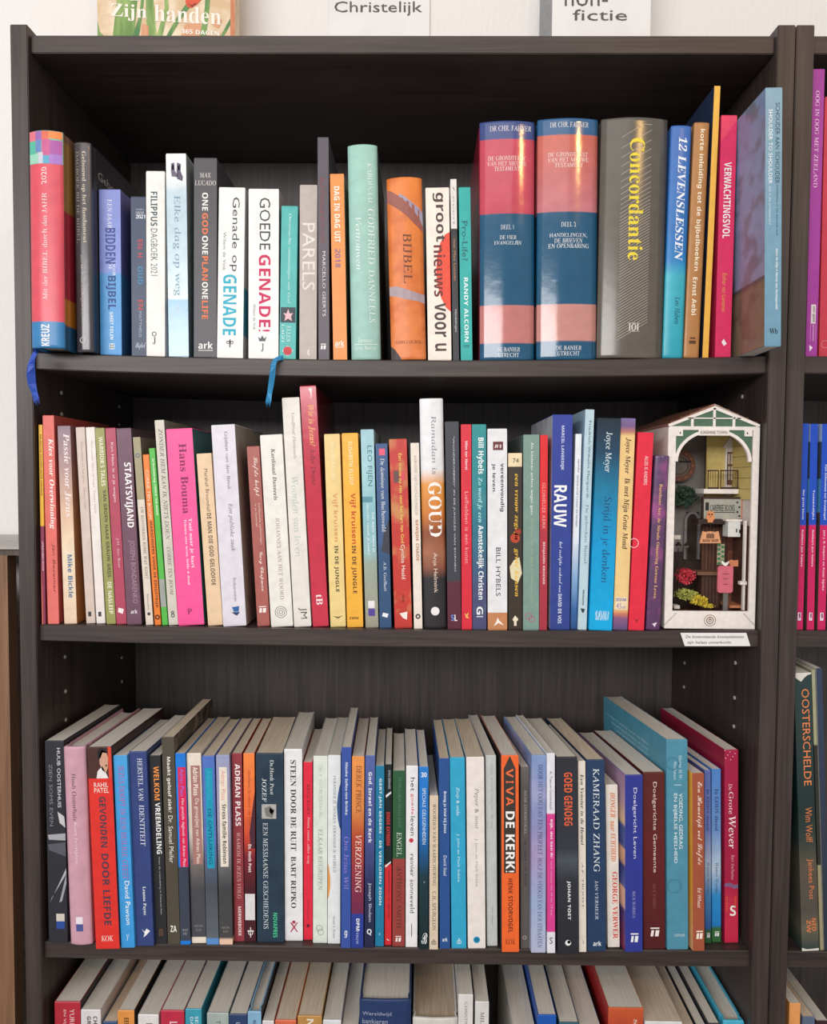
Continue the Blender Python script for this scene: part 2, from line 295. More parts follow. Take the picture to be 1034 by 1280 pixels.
_GL['b'] = {
'0':(40,[31,22,23,24,17,29,14,37,13,48,15,62,17,67,20,70,25,73,31,74,38,72,44,67,47,59,48,48,48,40,46,34,44,29,41,25,36,23],[31,30,34,31,36,35,37,40,38,48,36,61,34,64,31,65,27,64,25,61,24,55,24,40,25,35,27,31]),
'1':(40,[29,23,29,61,26,58,20,54,15,60,31,73,40,73,40,23]),
'2':(40,[13,23,13,30,32,49,36,56,37,59,35,63,30,65,22,62,19,59,13,66,15,68,20,71,27,73,36,73,40,72,43,70,47,64,47,56,45,52,41,46,27,32,27,31,49,31,49,23]),
'3':(40,[28,22,20,23,13,25,13,34,17,32,23,30,27,30,35,32,37,38,37,40,34,43,32,44,21,44,21,52,25,52,29,53,32,53,34,54,36,57,36,62,34,63,32,65,26,65,23,64,18,61,13,69,17,71,20,72,25,73,37,73,42,70,45,67,47,62,46,57,43,53,40,51,36,49,41,48,45,45,47,42,48,37,46,29,43,26,39,24,34,22]),
'4':(40,[33,23,33,33,12,33,12,40,34,73,44,73,44,41,50,41,50,33,44,33,44,23],[21,41,33,41,33,58,34,61,33,61,33,59,31,57,30,55]),
'5':(40,[28,22,24,22,20,23,17,23,14,25,14,34,17,32,20,31,24,31,27,30,34,32,36,35,37,38,34,44,27,46,23,46,21,45,19,45,15,47,17,73,44,73,44,64,26,64,25,54,28,54,29,55,32,55,40,53,43,51,46,48,48,39,46,32,43,27,36,23]),
'6':(40,[31,22,27,22,22,24,18,27,15,31,13,44,13,48,15,57,16,60,18,64,20,67,24,70,28,72,32,73,45,73,45,64,44,65,33,65,29,63,26,61,24,58,23,54,23,49,25,52,27,54,30,55,34,55,40,54,45,51,48,46,49,39,47,32,44,26,38,23],[31,30,36,32,38,35,38,42,37,45,31,47,29,47,26,45,24,42,24,36,25,33]),
'8':(40,[31,22,23,23,18,25,14,30,13,35,14,40,16,44,19,47,23,49,20,51,17,54,15,57,15,65,17,68,19,70,23,72,27,73,35,73,39,72,45,68,47,61,46,57,44,54,41,51,38,49,43,46,45,44,48,39,48,32,46,28,40,24,36,22],[31,54,35,56,37,61,35,64,31,66,26,64,25,63,25,58,26,56],[34,30,36,31,38,33,38,38,35,42,31,44,27,43,23,39,23,33,25,31,27,30]),
'A':(49,[11,23,28,73,41,73,59,23,48,23,44,34,26,34,22,23],[28,43,41,43,38,55,37,56,37,58,36,60,36,62,35,65,34,64,34,62,33,60,33,58]),
'B':(47,[17,23,17,73,33,73,41,72,48,70,52,66,53,60,51,53,48,50,45,49,52,46,54,41,54,37,53,31,49,26,43,23],[28,53,38,53,40,54,42,56,42,59,40,63,37,64,28,64],[28,31,34,31,39,32,41,33,43,35,43,41,41,43,38,44,28,44]),
'C':(45,[37,22,30,23,24,25,20,29,17,34,15,40,15,55,17,61,21,66,25,70,31,73,46,73,49,71,53,70,49,61,47,63,44,64,41,64,38,65,33,63,29,60,26,55,26,40,29,35,33,32,38,31,44,31,51,33,51,24,44,22]),
'D':(52,[17,23,17,73,33,73,40,72,46,70,52,67,55,62,58,56,59,48,57,37,51,29,43,24,31,23],[28,31,32,31,44,35,48,48,47,55,44,60,39,63,33,64,28,64]),
'E':(39,[17,23,17,73,46,73,46,64,28,64,28,53,45,53,45,44,28,44,28,31,46,31,46,23]),
'F':(39,[17,23,17,73,46,73,46,64,27,64,27,51,44,51,44,42,27,42,27,23]),
'G':(51,[38,22,28,23,21,28,16,37,15,48,15,55,21,67,33,73,49,73,52,72,56,70,52,62,47,64,44,64,41,65,36,64,33,63,27,57,26,52,26,43,27,39,29,35,31,33,35,31,45,31,45,42,36,42,36,51,56,51,56,25,48,23,43,22]),
'H':(54,[17,23,17,73,28,73,28,53,47,53,47,73,58,73,58,23,47,23,47,44,28,44,28,23]),
'I':(27,[13,23,13,29,19,31,19,64,13,67,13,73,36,73,36,67,30,64,30,31,36,29,36,23]),
'J':(23,[7,8,5,9,5,17,14,17,17,22,17,73,28,73,28,26,26,15,23,12,20,10,16,8]),
'K':(47,[17,23,17,73,28,73,28,50,31,54,32,56,45,73,57,73,40,51,57,23,45,23,32,44,28,40,28,23]),
'L':(40,[17,23,17,73,28,73,28,31,48,31,48,23]),
'M':(66,[17,23,17,73,31,73,43,34,44,34,56,73,71,73,71,23,61,23,61,62,48,23,38,23,26,62,26,23]),
'N':(57,[17,23,17,73,30,73,52,35,52,73,61,73,61,23,48,23,26,61,26,23]),
'O':(56,[39,22,31,23,25,25,20,29,17,34,15,40,15,55,17,61,20,67,25,70,31,73,39,74,46,73,52,70,57,67,60,61,62,55,63,48,62,40,60,34,57,29,52,25,46,23],[39,31,44,32,48,35,51,41,51,55,48,60,44,64,39,65,33,64,29,60,27,55,26,48,27,41,29,35,33,32]),
'P':(44,[17,23,17,73,33,73,41,72,47,69,50,64,52,57,50,49,47,45,44,43,39,41,32,40,28,40,28,23],[28,49,31,49,38,51,40,53,41,57,39,62,32,64,28,64]),
'Q':(56,[49,11,39,22,31,23,25,25,20,29,17,34,15,40,15,55,17,61,20,67,25,70,31,73,39,74,46,73,52,70,57,67,60,61,62,55,63,48,62,40,59,33,56,28,50,24,62,11],[39,31,44,32,48,35,51,41,51,55,48,60,44,64,39,65,33,64,29,60,27,55,26,48,27,41,29,35,33,32]),
'R':(46,[17,23,17,73,32,73,40,72,47,69,50,64,52,58,51,54,49,49,47,47,42,44,57,23,45,23,33,42,28,42,28,23],[28,50,31,50,36,51,39,52,41,57,40,61,38,63,35,64,28,64]),
'S':(39,[28,22,20,23,14,25,14,35,17,33,25,31,32,31,34,32,36,34,36,36,35,39,33,41,30,42,24,45,21,47,17,51,14,59,16,65,19,70,24,73,39,73,43,71,46,70,43,62,37,64,34,64,31,65,26,63,25,62,25,57,27,55,30,54,38,50,41,48,43,46,45,43,47,36,45,30,42,26,36,23]),
'T':(41,[26,23,26,64,12,64,12,73,50,73,50,64,36,64,36,23]),
'U':(53,[37,22,28,23,22,27,18,33,17,40,17,73,27,73,27,42,28,37,30,33,33,31,42,31,45,34,47,37,47,73,58,73,58,40,56,31,53,27,49,24,43,22]),
'V':(46,[28,23,11,73,21,73,32,40,32,38,33,36,33,32,34,34,34,36,35,38,35,40,46,73,56,73,39,23]),
'W':(68,[23,23,11,73,21,73,27,45,28,44,28,41,29,39,29,36,30,34,31,36,31,41,32,43,32,45,40,73,50,73,57,45,57,43,58,41,58,39,59,36,59,32,60,34,60,39,61,41,61,44,62,45,68,73,79,73,66,23,54,23,47,49,46,51,46,55,45,56,45,61,44,60,44,55,43,53,43,51,42,49,35,23]),
'X':(47,[11,23,27,48,12,73,23,73,34,55,45,73,56,73,41,48,58,23,45,23,34,42,22,23]),
'Y':(44,[27,23,27,42,11,73,22,73,33,52,43,73,54,73,38,42,38,23]),
'Z':(41,[12,23,12,29,36,64,13,64,13,73,49,73,49,66,25,31,50,31,50,23]),
'a':(43,[25,22,21,23,17,25,14,29,14,34,15,39,18,43,23,45,31,46,37,46,37,51,36,53,34,54,29,54,23,52,21,51,17,58,20,60,28,62,32,62,39,61,44,58,47,54,48,48,48,23,40,23,38,28,36,25,33,23,30,22],[29,29,32,30,35,32,37,34,37,40,29,40,26,38,24,34,27,30]),
'b':(45,[37,22,33,22,28,25,27,27,26,27,24,23,16,23,16,76,27,76,27,61,26,59,26,56,27,56,28,58,31,60,37,62,43,60,48,57,51,50,52,42,51,33,48,27,43,23],[34,30,37,31,39,33,41,37,41,47,37,53,31,53,28,51,27,48,27,37,28,33,31,31]),
'c':(36,[32,22,24,23,18,27,15,33,14,42,14,48,16,53,19,57,23,60,27,61,33,62,36,61,39,61,45,59,41,51,37,53,33,53,26,50,24,42,25,37,27,33,29,31,33,30,36,31,38,31,41,32,43,34,43,25,41,23,38,22]),
'd':(45,[28,22,22,23,18,27,15,33,14,42,15,50,18,57,23,60,29,62,35,60,38,58,40,56,39,59,39,76,50,76,50,23,42,23,40,28,39,28,37,25,35,23,32,22],[32,30,36,31,38,33,40,40,40,42,39,47,38,50,36,52,32,53,29,52,26,50,25,47,24,42,26,33,29,31]),
'e':(42,[28,22,23,24,19,27,16,30,14,35,14,48,16,53,19,57,22,59,27,61,32,62,39,61,44,57,48,52,49,44,49,39,24,39,25,35,27,32,30,30,41,30,44,31,47,33,47,25,44,23,41,22],[25,46,39,46,39,49,37,52,35,54,29,54,25,50]),
'f':(27,[18,23,18,53,12,53,12,58,18,61,18,68,19,71,21,74,27,76,37,76,39,75,41,75,38,67,36,68,31,68,29,67,28,65,28,61,37,61,37,53,28,53,28,23]),
'g':(45,[30,6,23,6,16,8,16,16,23,14,31,13,37,15,39,22,39,28,37,25,32,22,28,22,22,23,18,27,15,33,14,42,15,50,18,56,22,60,29,62,35,60,40,56,41,61,50,61,50,22,48,15,45,10,39,7],[32,30,38,32,39,35,40,40,40,42,39,47,38,50,35,52,32,53,26,50,24,42,26,33]),
'h':(46,[16,23,16,76,27,76,27,65,26,62,26,56,27,56,29,59,34,61,38,62,43,61,48,58,51,54,52,48,52,23,41,23,41,45,39,51,35,53,31,52,28,50,27,46,27,23]),
'i':(21,[19,66,16,68,16,73,17,75,19,76,23,76,25,75,27,73,27,68,23,66],[16,23,16,61,27,61,27,23]),
'j':(21,[19,66,16,68,16,73,17,75,19,76,23,76,25,75,27,73,27,68,23,66],[6,6,6,15,8,14,13,14,15,15,16,17,16,61,27,61,27,18,25,12,23,9,21,7,17,6]),
'k':(44,[16,23,16,76,27,76,27,52,26,50,26,43,29,48,31,49,41,61,53,61,38,44,54,23,42,23,31,38,27,34,27,23]),
'l':(21,[16,23,16,76,27,76,27,23]),
'm':(69,[16,23,16,61,24,61,25,56,26,56,28,59,37,62,47,59,49,56,50,56,52,59,61,62,67,61,71,58,74,54,74,23,64,23,64,45,62,51,58,53,55,53,52,50,51,47,50,42,50,23,40,23,40,45,39,51,34,53,31,52,28,50,27,46,27,23]),
'n':(46,[16,23,16,61,24,61,25,56,26,56,28,59,34,61,38,62,43,61,48,58,51,54,52,48,52,23,41,23,41,49,40,51,38,53,35,53,31,52,28,50,27,46,27,23]),
'o':(44,[32,22,27,22,23,24,19,27,16,31,14,36,14,42,15,50,19,57,25,60,32,62,38,61,46,57,49,53,51,42,50,33,46,27,40,23],[32,30,36,31,38,33,40,37,40,47,36,53,29,53,26,50,25,47,24,42,26,33,29,31]),
'p':(45,[16,6,16,61,25,61,26,56,27,56,28,58,31,60,37,62,43,60,48,57,51,50,52,42,51,33,48,27,43,23,37,22,33,22,28,25,27,27,26,27,26,24,27,21,27,6],[34,30,37,31,40,33,41,37,41,42,39,50,34,53,31,53,28,51,27,48,27,37,28,33,31,31]),
'r':(32,[16,23,16,61,24,61,26,54,28,57,31,60,38,62,40,62,41,61,40,52,35,52,30,50,28,48,27,45,27,23]),
's':(35,[26,22,20,22,14,24,14,33,17,31,20,30,24,30,27,29,29,30,31,30,33,33,32,35,27,37,24,39,21,40,18,42,16,44,14,48,14,51,15,56,18,59,23,61,29,62,32,61,36,61,42,59,39,51,31,54,29,54,25,53,24,51,27,48,35,45,40,42,42,40,43,37,43,34,42,29,39,25,34,23]),
't':(31,[26,22,21,24,19,27,18,30,17,35,17,53,12,53,12,58,18,61,21,69,28,69,28,61,38,61,38,53,28,53,28,33,30,30,34,30,37,31,39,31,39,24,35,22]),
'u':(46,[29,22,24,23,20,25,17,30,16,36,16,61,26,61,26,39,28,32,33,30,37,31,39,33,40,37,41,43,41,61,51,61,51,23,43,23,42,27,41,27,39,25,36,23,33,22]),
'v':(40,[25,23,11,61,22,61,29,39,30,37,30,31,31,31,31,35,32,39,40,61,51,61,36,23]),
'w':(60,[22,23,11,61,22,61,26,44,27,42,27,37,28,35,28,31,29,32,29,37,30,39,30,43,35,61,47,61,51,43,51,41,52,39,52,35,53,33,54,35,54,40,55,42,55,44,60,61,70,61,59,23,48,23,45,36,44,37,44,40,43,42,43,45,42,47,42,50,41,53,40,52,40,50,39,47,39,45,37,39,37,36,33,23]),
'y':(40,[13,6,13,15,17,14,22,16,24,18,26,23,11,61,22,61,29,39,30,38,30,34,31,34,31,36,39,61,51,61,34,18,32,12,28,9,23,6]),
'z':(34,[12,23,12,29,30,53,14,53,14,61,42,61,42,54,25,31,43,31,43,23]),
}
_GL['R'] = {
'1':(39,[17,23,17,26,23,26,26,27,26,29,27,31,27,66,20,59,16,59,14,62,14,64,18,66,21,67,24,69,29,73,37,73,37,29,38,27,41,26,46,26,46,23]),
'2':(39,[13,23,13,30,23,40,27,45,30,48,32,52,34,58,34,65,33,67,31,69,29,69,26,68,24,66,22,57,19,57,16,59,14,61,13,64,15,69,17,71,24,73,36,73,41,70,44,67,45,62,45,59,43,55,39,49,20,30,36,30,40,32,43,37,47,37,46,23]),
'A':(46,[10,23,10,24,14,27,16,30,32,71,34,71,51,32,52,28,55,25,57,24,57,23,35,23,35,24,39,25,40,27,40,29,37,36,21,36,19,30,18,28,20,25,24,24,24,23],[22,39,36,39,29,56]),
'B':(46,[12,23,12,24,17,26,18,28,18,66,16,68,12,68,12,70,34,70,47,68,52,59,49,52,41,48,51,44,54,36,53,31,49,26,43,23],[30,49,35,49,38,51,40,54,40,63,39,66,37,67,33,68,31,68,30,66],[34,25,38,26,40,28,42,31,42,36,41,41,40,44,36,46,30,47,30,27,32,25]),
'C':(49,[37,21,31,22,25,25,20,28,16,33,14,40,13,46,14,53,16,59,20,64,25,68,31,71,43,71,49,69,51,68,53,69,54,71,56,71,56,55,55,55,52,61,48,65,43,68,38,69,29,63,26,46,29,30,40,25,48,27,52,30,55,34,57,32,49,24]),
'D':(52,[13,23,13,24,17,26,18,27,18,65,17,67,15,68,12,68,12,70,34,70,45,69,53,64,58,57,60,46,53,28,34,23],[34,25,40,26,44,30,46,37,47,47,44,63,34,68,32,68,30,67,30,26,32,25]),
'E':(46,[12,23,12,24,17,26,18,28,18,65,17,67,15,68,12,68,12,70,52,70,52,56,51,56,49,62,46,65,42,67,35,68,33,68,30,66,30,48,35,49,38,51,40,54,41,59,42,59,42,35,41,35,39,42,38,44,33,46,30,46,30,27,35,25,47,28,52,33,54,38,56,38,53,23]),
'G':(53,[39,21,32,22,25,25,20,28,17,33,14,39,13,47,14,53,17,59,20,64,25,68,31,71,43,71,52,68,54,70,54,71,56,71,56,55,55,55,53,59,51,62,48,65,42,69,39,69,29,63,26,46,27,37,29,30,34,25,39,24,43,24,45,25,46,27,46,39,43,41,39,42,39,43,63,43,63,42,58,40,57,36,57,26,48,22]),
'H':(55,[12,23,12,24,17,26,18,28,18,65,17,67,15,68,12,68,12,70,36,70,36,68,32,68,30,66,30,49,46,49,46,66,44,68,40,68,40,70,64,70,64,68,61,68,59,67,58,65,58,28,59,26,64,24,64,23,40,23,40,24,45,26,46,28,46,46,30,46,30,28,31,26,36,24,36,23]),
'I':(27,[12,23,12,24,17,26,18,28,18,66,15,68,12,68,12,70,36,70,36,68,33,68,30,66,30,27,32,25,34,25,36,24,36,23]),
'J':(35,[22,16,19,16,14,18,12,20,10,25,12,29,13,30,17,30,19,29,20,27,20,24,19,19,22,18,25,20,26,22,26,64,25,65,25,67,23,68,19,68,19,70,44,70,44,68,40,68,38,67,37,64,37,32,33,20]),
'K':(54,[12,23,12,24,17,26,18,28,18,65,17,67,15,68,12,68,12,70,36,70,36,68,32,68,30,66,30,47,44,62,46,64,47,66,46,68,41,68,41,70,61,70,61,68,54,66,47,60,39,52,59,27,62,25,65,24,65,23,40,23,41,24,43,24,46,26,44,29,31,45,30,43,30,28,31,26,36,24,36,23]),
'L':(45,[12,23,12,24,17,26,18,28,18,65,17,67,15,68,12,68,12,70,37,70,37,68,32,68,30,66,30,27,35,25,44,27,47,28,49,31,52,34,53,39,55,39,53,23]),
'M':(66,[12,23,12,24,17,26,18,28,18,66,16,68,12,68,12,70,30,70,44,37,58,70,75,70,75,68,72,68,70,65,69,62,69,29,70,26,75,24,75,23,52,23,52,24,54,25,56,25,58,27,58,64,41,23,39,23,22,63,22,28,23,26,28,24,28,23]),
'N':(52,[53,21,22,59,22,28,23,26,28,24,28,23,12,23,12,24,16,25,18,27,18,29,19,31,19,63,16,67,14,68,12,68,12,70,27,70,52,40,52,62,51,64,51,66,49,68,45,68,45,70,61,70,61,68,58,68,56,67,55,65,55,21]),
'O':(55,[38,21,28,23,20,29,17,32,15,37,13,46,15,56,17,60,20,64,24,67,28,69,33,71,43,71,48,70,56,64,59,61,61,56,62,52,63,46,61,37,59,32,56,29,48,23],[38,24,47,29,50,46,50,56,47,63,43,68,38,69,29,63,26,46,27,37,29,30,33,25]),
'P':(44,[12,23,12,24,17,26,18,28,18,65,17,67,15,68,12,68,12,70,41,70,46,69,49,67,53,61,53,57,52,52,49,48,44,45,36,44,30,44,30,28,31,26,36,24,36,23],[30,47,36,47,39,49,41,52,41,62,39,65,37,67,33,68,31,68,30,66]),
'R':(50,[12,23,12,24,17,26,18,28,18,65,17,67,15,68,12,68,12,70,33,70,43,69,49,67,53,63,54,58,52,50,44,46,58,25,61,24,61,23,46,23,32,45,30,45,30,28,31,26,36,24,36,23],[30,47,32,47,37,48,40,50,42,53,42,58,40,65,34,68,32,67,30,67]),
'S':(41,[15,21,15,39,17,39,19,32,22,28,26,25,31,24,35,25,37,26,39,29,40,32,38,36,34,39,28,43,22,46,19,49,16,53,16,61,18,65,20,68,23,70,26,71,35,71,40,69,42,69,44,71,46,71,46,56,44,56,43,60,41,63,37,67,34,69,28,69,25,67,23,62,25,58,27,56,30,54,37,51,41,49,44,47,46,45,48,40,48,32,46,29,40,23,31,21,29,22,25,22,24,23,22,23,18,24,17,23,17,21]),
'T':(44,[20,23,20,24,25,26,27,28,27,68,21,67,17,65,15,61,14,56,12,56,12,70,54,70,54,56,52,56,48,65,39,68,38,68,38,28,40,26,45,24,45,23]),
'U':(52,[37,21,28,22,23,26,19,31,18,39,18,65,17,67,15,68,12,68,12,70,36,70,36,68,32,68,30,66,30,64,29,62,29,37,30,32,32,28,35,26,39,25,49,28,52,39,52,62,50,67,48,68,45,68,45,70,60,70,60,68,58,68,56,67,55,65,55,42,54,32,50,26,45,22]),
'V':(45,[33,21,15,62,13,67,11,68,9,68,9,70,33,70,33,68,28,68,27,67,27,62,38,38,47,62,48,65,46,68,42,68,42,70,57,70,57,68,55,68,52,66,51,63,35,21]),
'W':(64,[28,21,14,64,11,68,9,68,9,70,29,70,29,68,26,68,25,66,25,64,26,62,34,39,42,59,41,64,39,68,35,68,35,70,57,70,57,68,53,68,52,65,52,63,60,40,67,61,68,63,68,67,67,68,63,68,63,70,76,70,76,68,74,68,72,65,57,21,55,21,44,55,30,21]),
'X':(49,[12,23,12,24,16,26,20,29,31,44,19,63,17,65,16,67,14,68,12,68,12,70,36,70,36,68,32,68,30,66,32,63,38,53,44,62,46,64,46,66,45,68,41,68,41,70,59,70,59,68,55,68,50,65,40,50,54,29,56,25,59,24,59,23,36,23,36,24,40,25,41,27,41,29,39,31,33,42,25,31,24,29,24,27,25,25,29,24,29,23]),
'Z':(46,[13,23,13,24,39,68,33,68,29,67,25,67,23,65,20,63,19,60,17,56,15,56,17,70,53,70,53,69,27,26,42,26,47,29,51,33,53,40,55,40,53,23]),
'a':(36,[37,21,33,23,32,26,26,23,21,22,17,22,13,26,13,29,14,33,17,37,23,40,31,42,31,50,30,52,26,54,23,53,21,51,22,51,22,49,23,47,23,45,21,43,17,43,14,45,14,50,16,52,18,53,20,55,24,56,28,56,34,55,38,53,40,50,41,45,41,27,43,26,44,27,45,25,41,22],[27,26,31,29,31,40,25,37,23,31,24,27]),
'b':(38,[15,21,15,66,13,68,11,69,11,70,25,70,25,52,29,55,34,56,40,54,43,51,45,48,46,44,46,35,44,30,42,27,39,24,35,22,31,21,26,22,22,25,16,21],[30,24,33,25,35,28,36,32,36,45,35,49,33,51,30,52,28,52,26,50,25,48,25,30,26,25]),
'c':(31,[27,21,23,22,17,26,13,34,13,43,17,51,21,54,29,56,37,54,39,51,40,48,37,44,35,44,32,45,31,51,31,53,28,54,24,51,22,42,23,35,25,31,28,28,32,27,36,27,39,30,40,29,34,23]),
'd':(39,[25,21,22,22,16,26,14,29,13,33,13,43,14,47,16,51,19,54,26,56,30,55,34,52,34,66,33,68,31,68,29,69,29,70,44,70,44,28,46,26,48,25,48,24,41,23,34,21,34,27,30,23],[29,25,33,28,34,30,34,48,31,52,29,52,26,51,24,49,23,45,23,33,24,29,26,26]),
'e':(32,[27,21,23,22,19,24,17,26,14,30,13,34,13,44,15,48,17,51,20,54,27,56,32,55,37,52,39,47,40,40,23,40,25,30,31,27,35,28,39,32,40,30,34,24],[23,43,32,43,32,45,31,49,31,52,30,53,27,54,24,51]),
'f':(22,[12,23,12,24,14,24,16,26,16,52,12,52,12,55,16,55,16,60,17,64,19,68,23,70,29,71,33,71,36,69,38,67,38,62,36,60,32,60,30,62,30,65,31,69,28,69,26,66,26,55,32,55,32,52,26,52,26,27,27,25,29,24,31,24,31,23]),
'g':(34,[26,8,20,8,16,10,13,12,12,15,13,18,18,20,14,22,13,26,15,30,21,34,15,38,13,45,13,48,15,51,17,53,20,54,23,56,31,56,35,54,44,54,44,51,39,51,41,44,41,41,38,36,29,33,24,33,21,31,22,28,29,28,34,27,38,27,40,26,42,24,44,19,43,14,39,11,34,9],[29,36,31,38,31,51,29,53,27,54,25,53,23,49,23,41,25,36],[27,10,35,12,38,16,37,18,35,19,21,19,19,17,18,15,20,12]),
'h':(40,[12,23,12,24,14,24,16,26,16,66,15,68,13,69,13,70,26,70,26,50,31,55,36,56,43,53,45,45,45,26,49,24,49,23,32,23,32,24,34,25,35,28,35,50,34,51,32,51,29,50,26,47,26,26,29,24,29,23]),
'i':(21,[21,60,17,62,16,64,16,68,17,70,19,71,23,71,25,70,26,68,26,64,25,62],[12,23,12,24,15,25,16,26,16,51,14,53,13,53,13,55,26,55,26,27,27,25,29,24,29,23]),
'j':(22,[20,61,18,62,16,66,18,70,20,71,24,71,27,68,27,64,24,61],[14,8,12,8,7,10,5,13,5,17,7,19,9,20,13,17,13,13,12,11,14,10,17,12,17,51,15,53,13,53,13,55,27,55,27,20,26,15,24,11,20,9]),
'k':(38,[12,23,12,24,15,25,16,26,16,66,15,68,13,69,13,70,26,70,26,40,34,49,36,50,36,52,35,53,32,53,32,55,47,55,47,53,43,52,39,50,34,44,47,26,50,24,50,23,33,23,33,24,36,26,35,28,28,38,26,37,26,27,27,25,29,24,29,23]),
'l':(21,[12,23,12,24,15,25,16,26,16,66,15,68,13,69,13,70,26,70,26,27,27,25,29,24,29,23]),
'm':(58,[12,23,12,24,14,24,16,26,16,51,14,53,13,53,13,55,26,55,26,50,30,54,35,56,41,54,44,50,49,54,54,56,61,53,63,45,63,28,64,25,67,24,67,23,50,23,50,24,53,25,53,27,54,28,54,45,53,48,53,50,52,51,50,51,47,50,45,47,45,25,48,24,48,23,31,23,31,24,34,25,35,28,35,48,33,51,31,51,28,50,26,47,26,27,27,25,29,24,29,23]),
'n':(40,[12,23,12,24,14,24,16,26,16,51,14,53,13,53,13,55,26,55,26,51,30,55,36,56,43,53,45,45,45,26,49,24,49,23,32,23,32,24,34,25,35,28,35,50,34,51,32,51,29,50,26,47,26,26,29,24,29,23]),
'o':(35,[28,21,24,22,20,24,17,26,13,34,13,43,15,48,17,51,20,54,28,56,36,54,42,48,44,39,42,30,39,26,33,22],[31,24,32,27,33,28,33,31,34,34,34,39,33,46,32,51,31,53,28,54,26,53,24,51,23,46,23,28,26,24]),
'p':(39,[12,8,12,10,15,10,16,13,16,51,14,53,13,53,13,55,26,55,26,50,29,54,35,56,41,54,44,51,46,48,47,44,47,34,46,30,44,26,38,22,34,21,30,23,26,26,26,12,28,10,31,10,31,8],[31,25,34,26,36,29,37,33,37,44,36,49,34,51,31,52,28,51,26,47,26,30,28,27]),
'r':(30,[12,23,12,24,15,25,16,26,16,51,14,53,13,53,13,55,26,55,26,49,28,52,30,54,35,56,38,56,39,54,41,53,41,49,40,47,37,46,35,46,31,50,28,48,26,43,26,26,27,25,29,25,31,24,31,23]),
's':(30,[26,21,20,23,17,23,16,22,14,22,14,34,16,34,17,30,22,25,25,24,28,24,31,29,30,31,27,34,22,36,16,40,14,46,15,50,17,53,21,55,25,56,28,56,34,55,36,56,36,46,34,46,33,49,31,52,26,54,22,51,22,48,24,46,31,42,34,41,37,36,38,32,37,28,34,24,31,22]),
't':(24,[24,22,20,22,17,24,16,26,16,52,13,52,13,54,20,61,24,67,26,67,26,55,32,55,32,52,26,52,26,28,28,27,30,28,32,30,34,29,30,24]),
'u':(39,[24,21,20,22,17,24,15,33,15,52,14,53,12,53,12,55,25,55,25,30,26,29,26,27,28,27,29,26,32,27,34,29,34,52,33,53,30,53,30,55,44,55,44,30,45,27,46,26,48,26,48,24,42,23,34,21,34,27,33,25,30,23]),
'v':(32,[25,21,15,49,12,53,10,53,10,55,28,55,28,53,25,53,24,51,30,35,35,49,36,51,35,53,32,53,32,55,43,55,43,53,41,53,38,48,27,21]),
'w':(46,[23,21,12,50,10,53,9,53,9,55,25,55,25,53,23,53,23,49,28,36,33,47,31,52,30,53,28,53,28,55,44,55,44,53,42,53,42,50,46,37,51,49,51,52,48,53,48,55,57,55,57,53,54,51,54,50,42,21,41,21,34,43,25,21]),
'y':(31,[14,8,12,9,10,11,10,15,12,18,16,18,18,16,18,13,20,12,23,15,25,20,25,22,14,49,13,52,10,53,10,55,28,55,28,53,25,53,24,49,30,35,35,48,35,53,32,53,32,55,42,55,42,53,40,52,38,48,28,20,24,12,21,9,18,8]),
'z':(31,[12,23,12,24,28,53,24,53,18,51,16,49,15,45,13,45,14,55,39,55,39,53,24,25,27,25,34,27,36,30,38,34,39,34,39,23]),
}
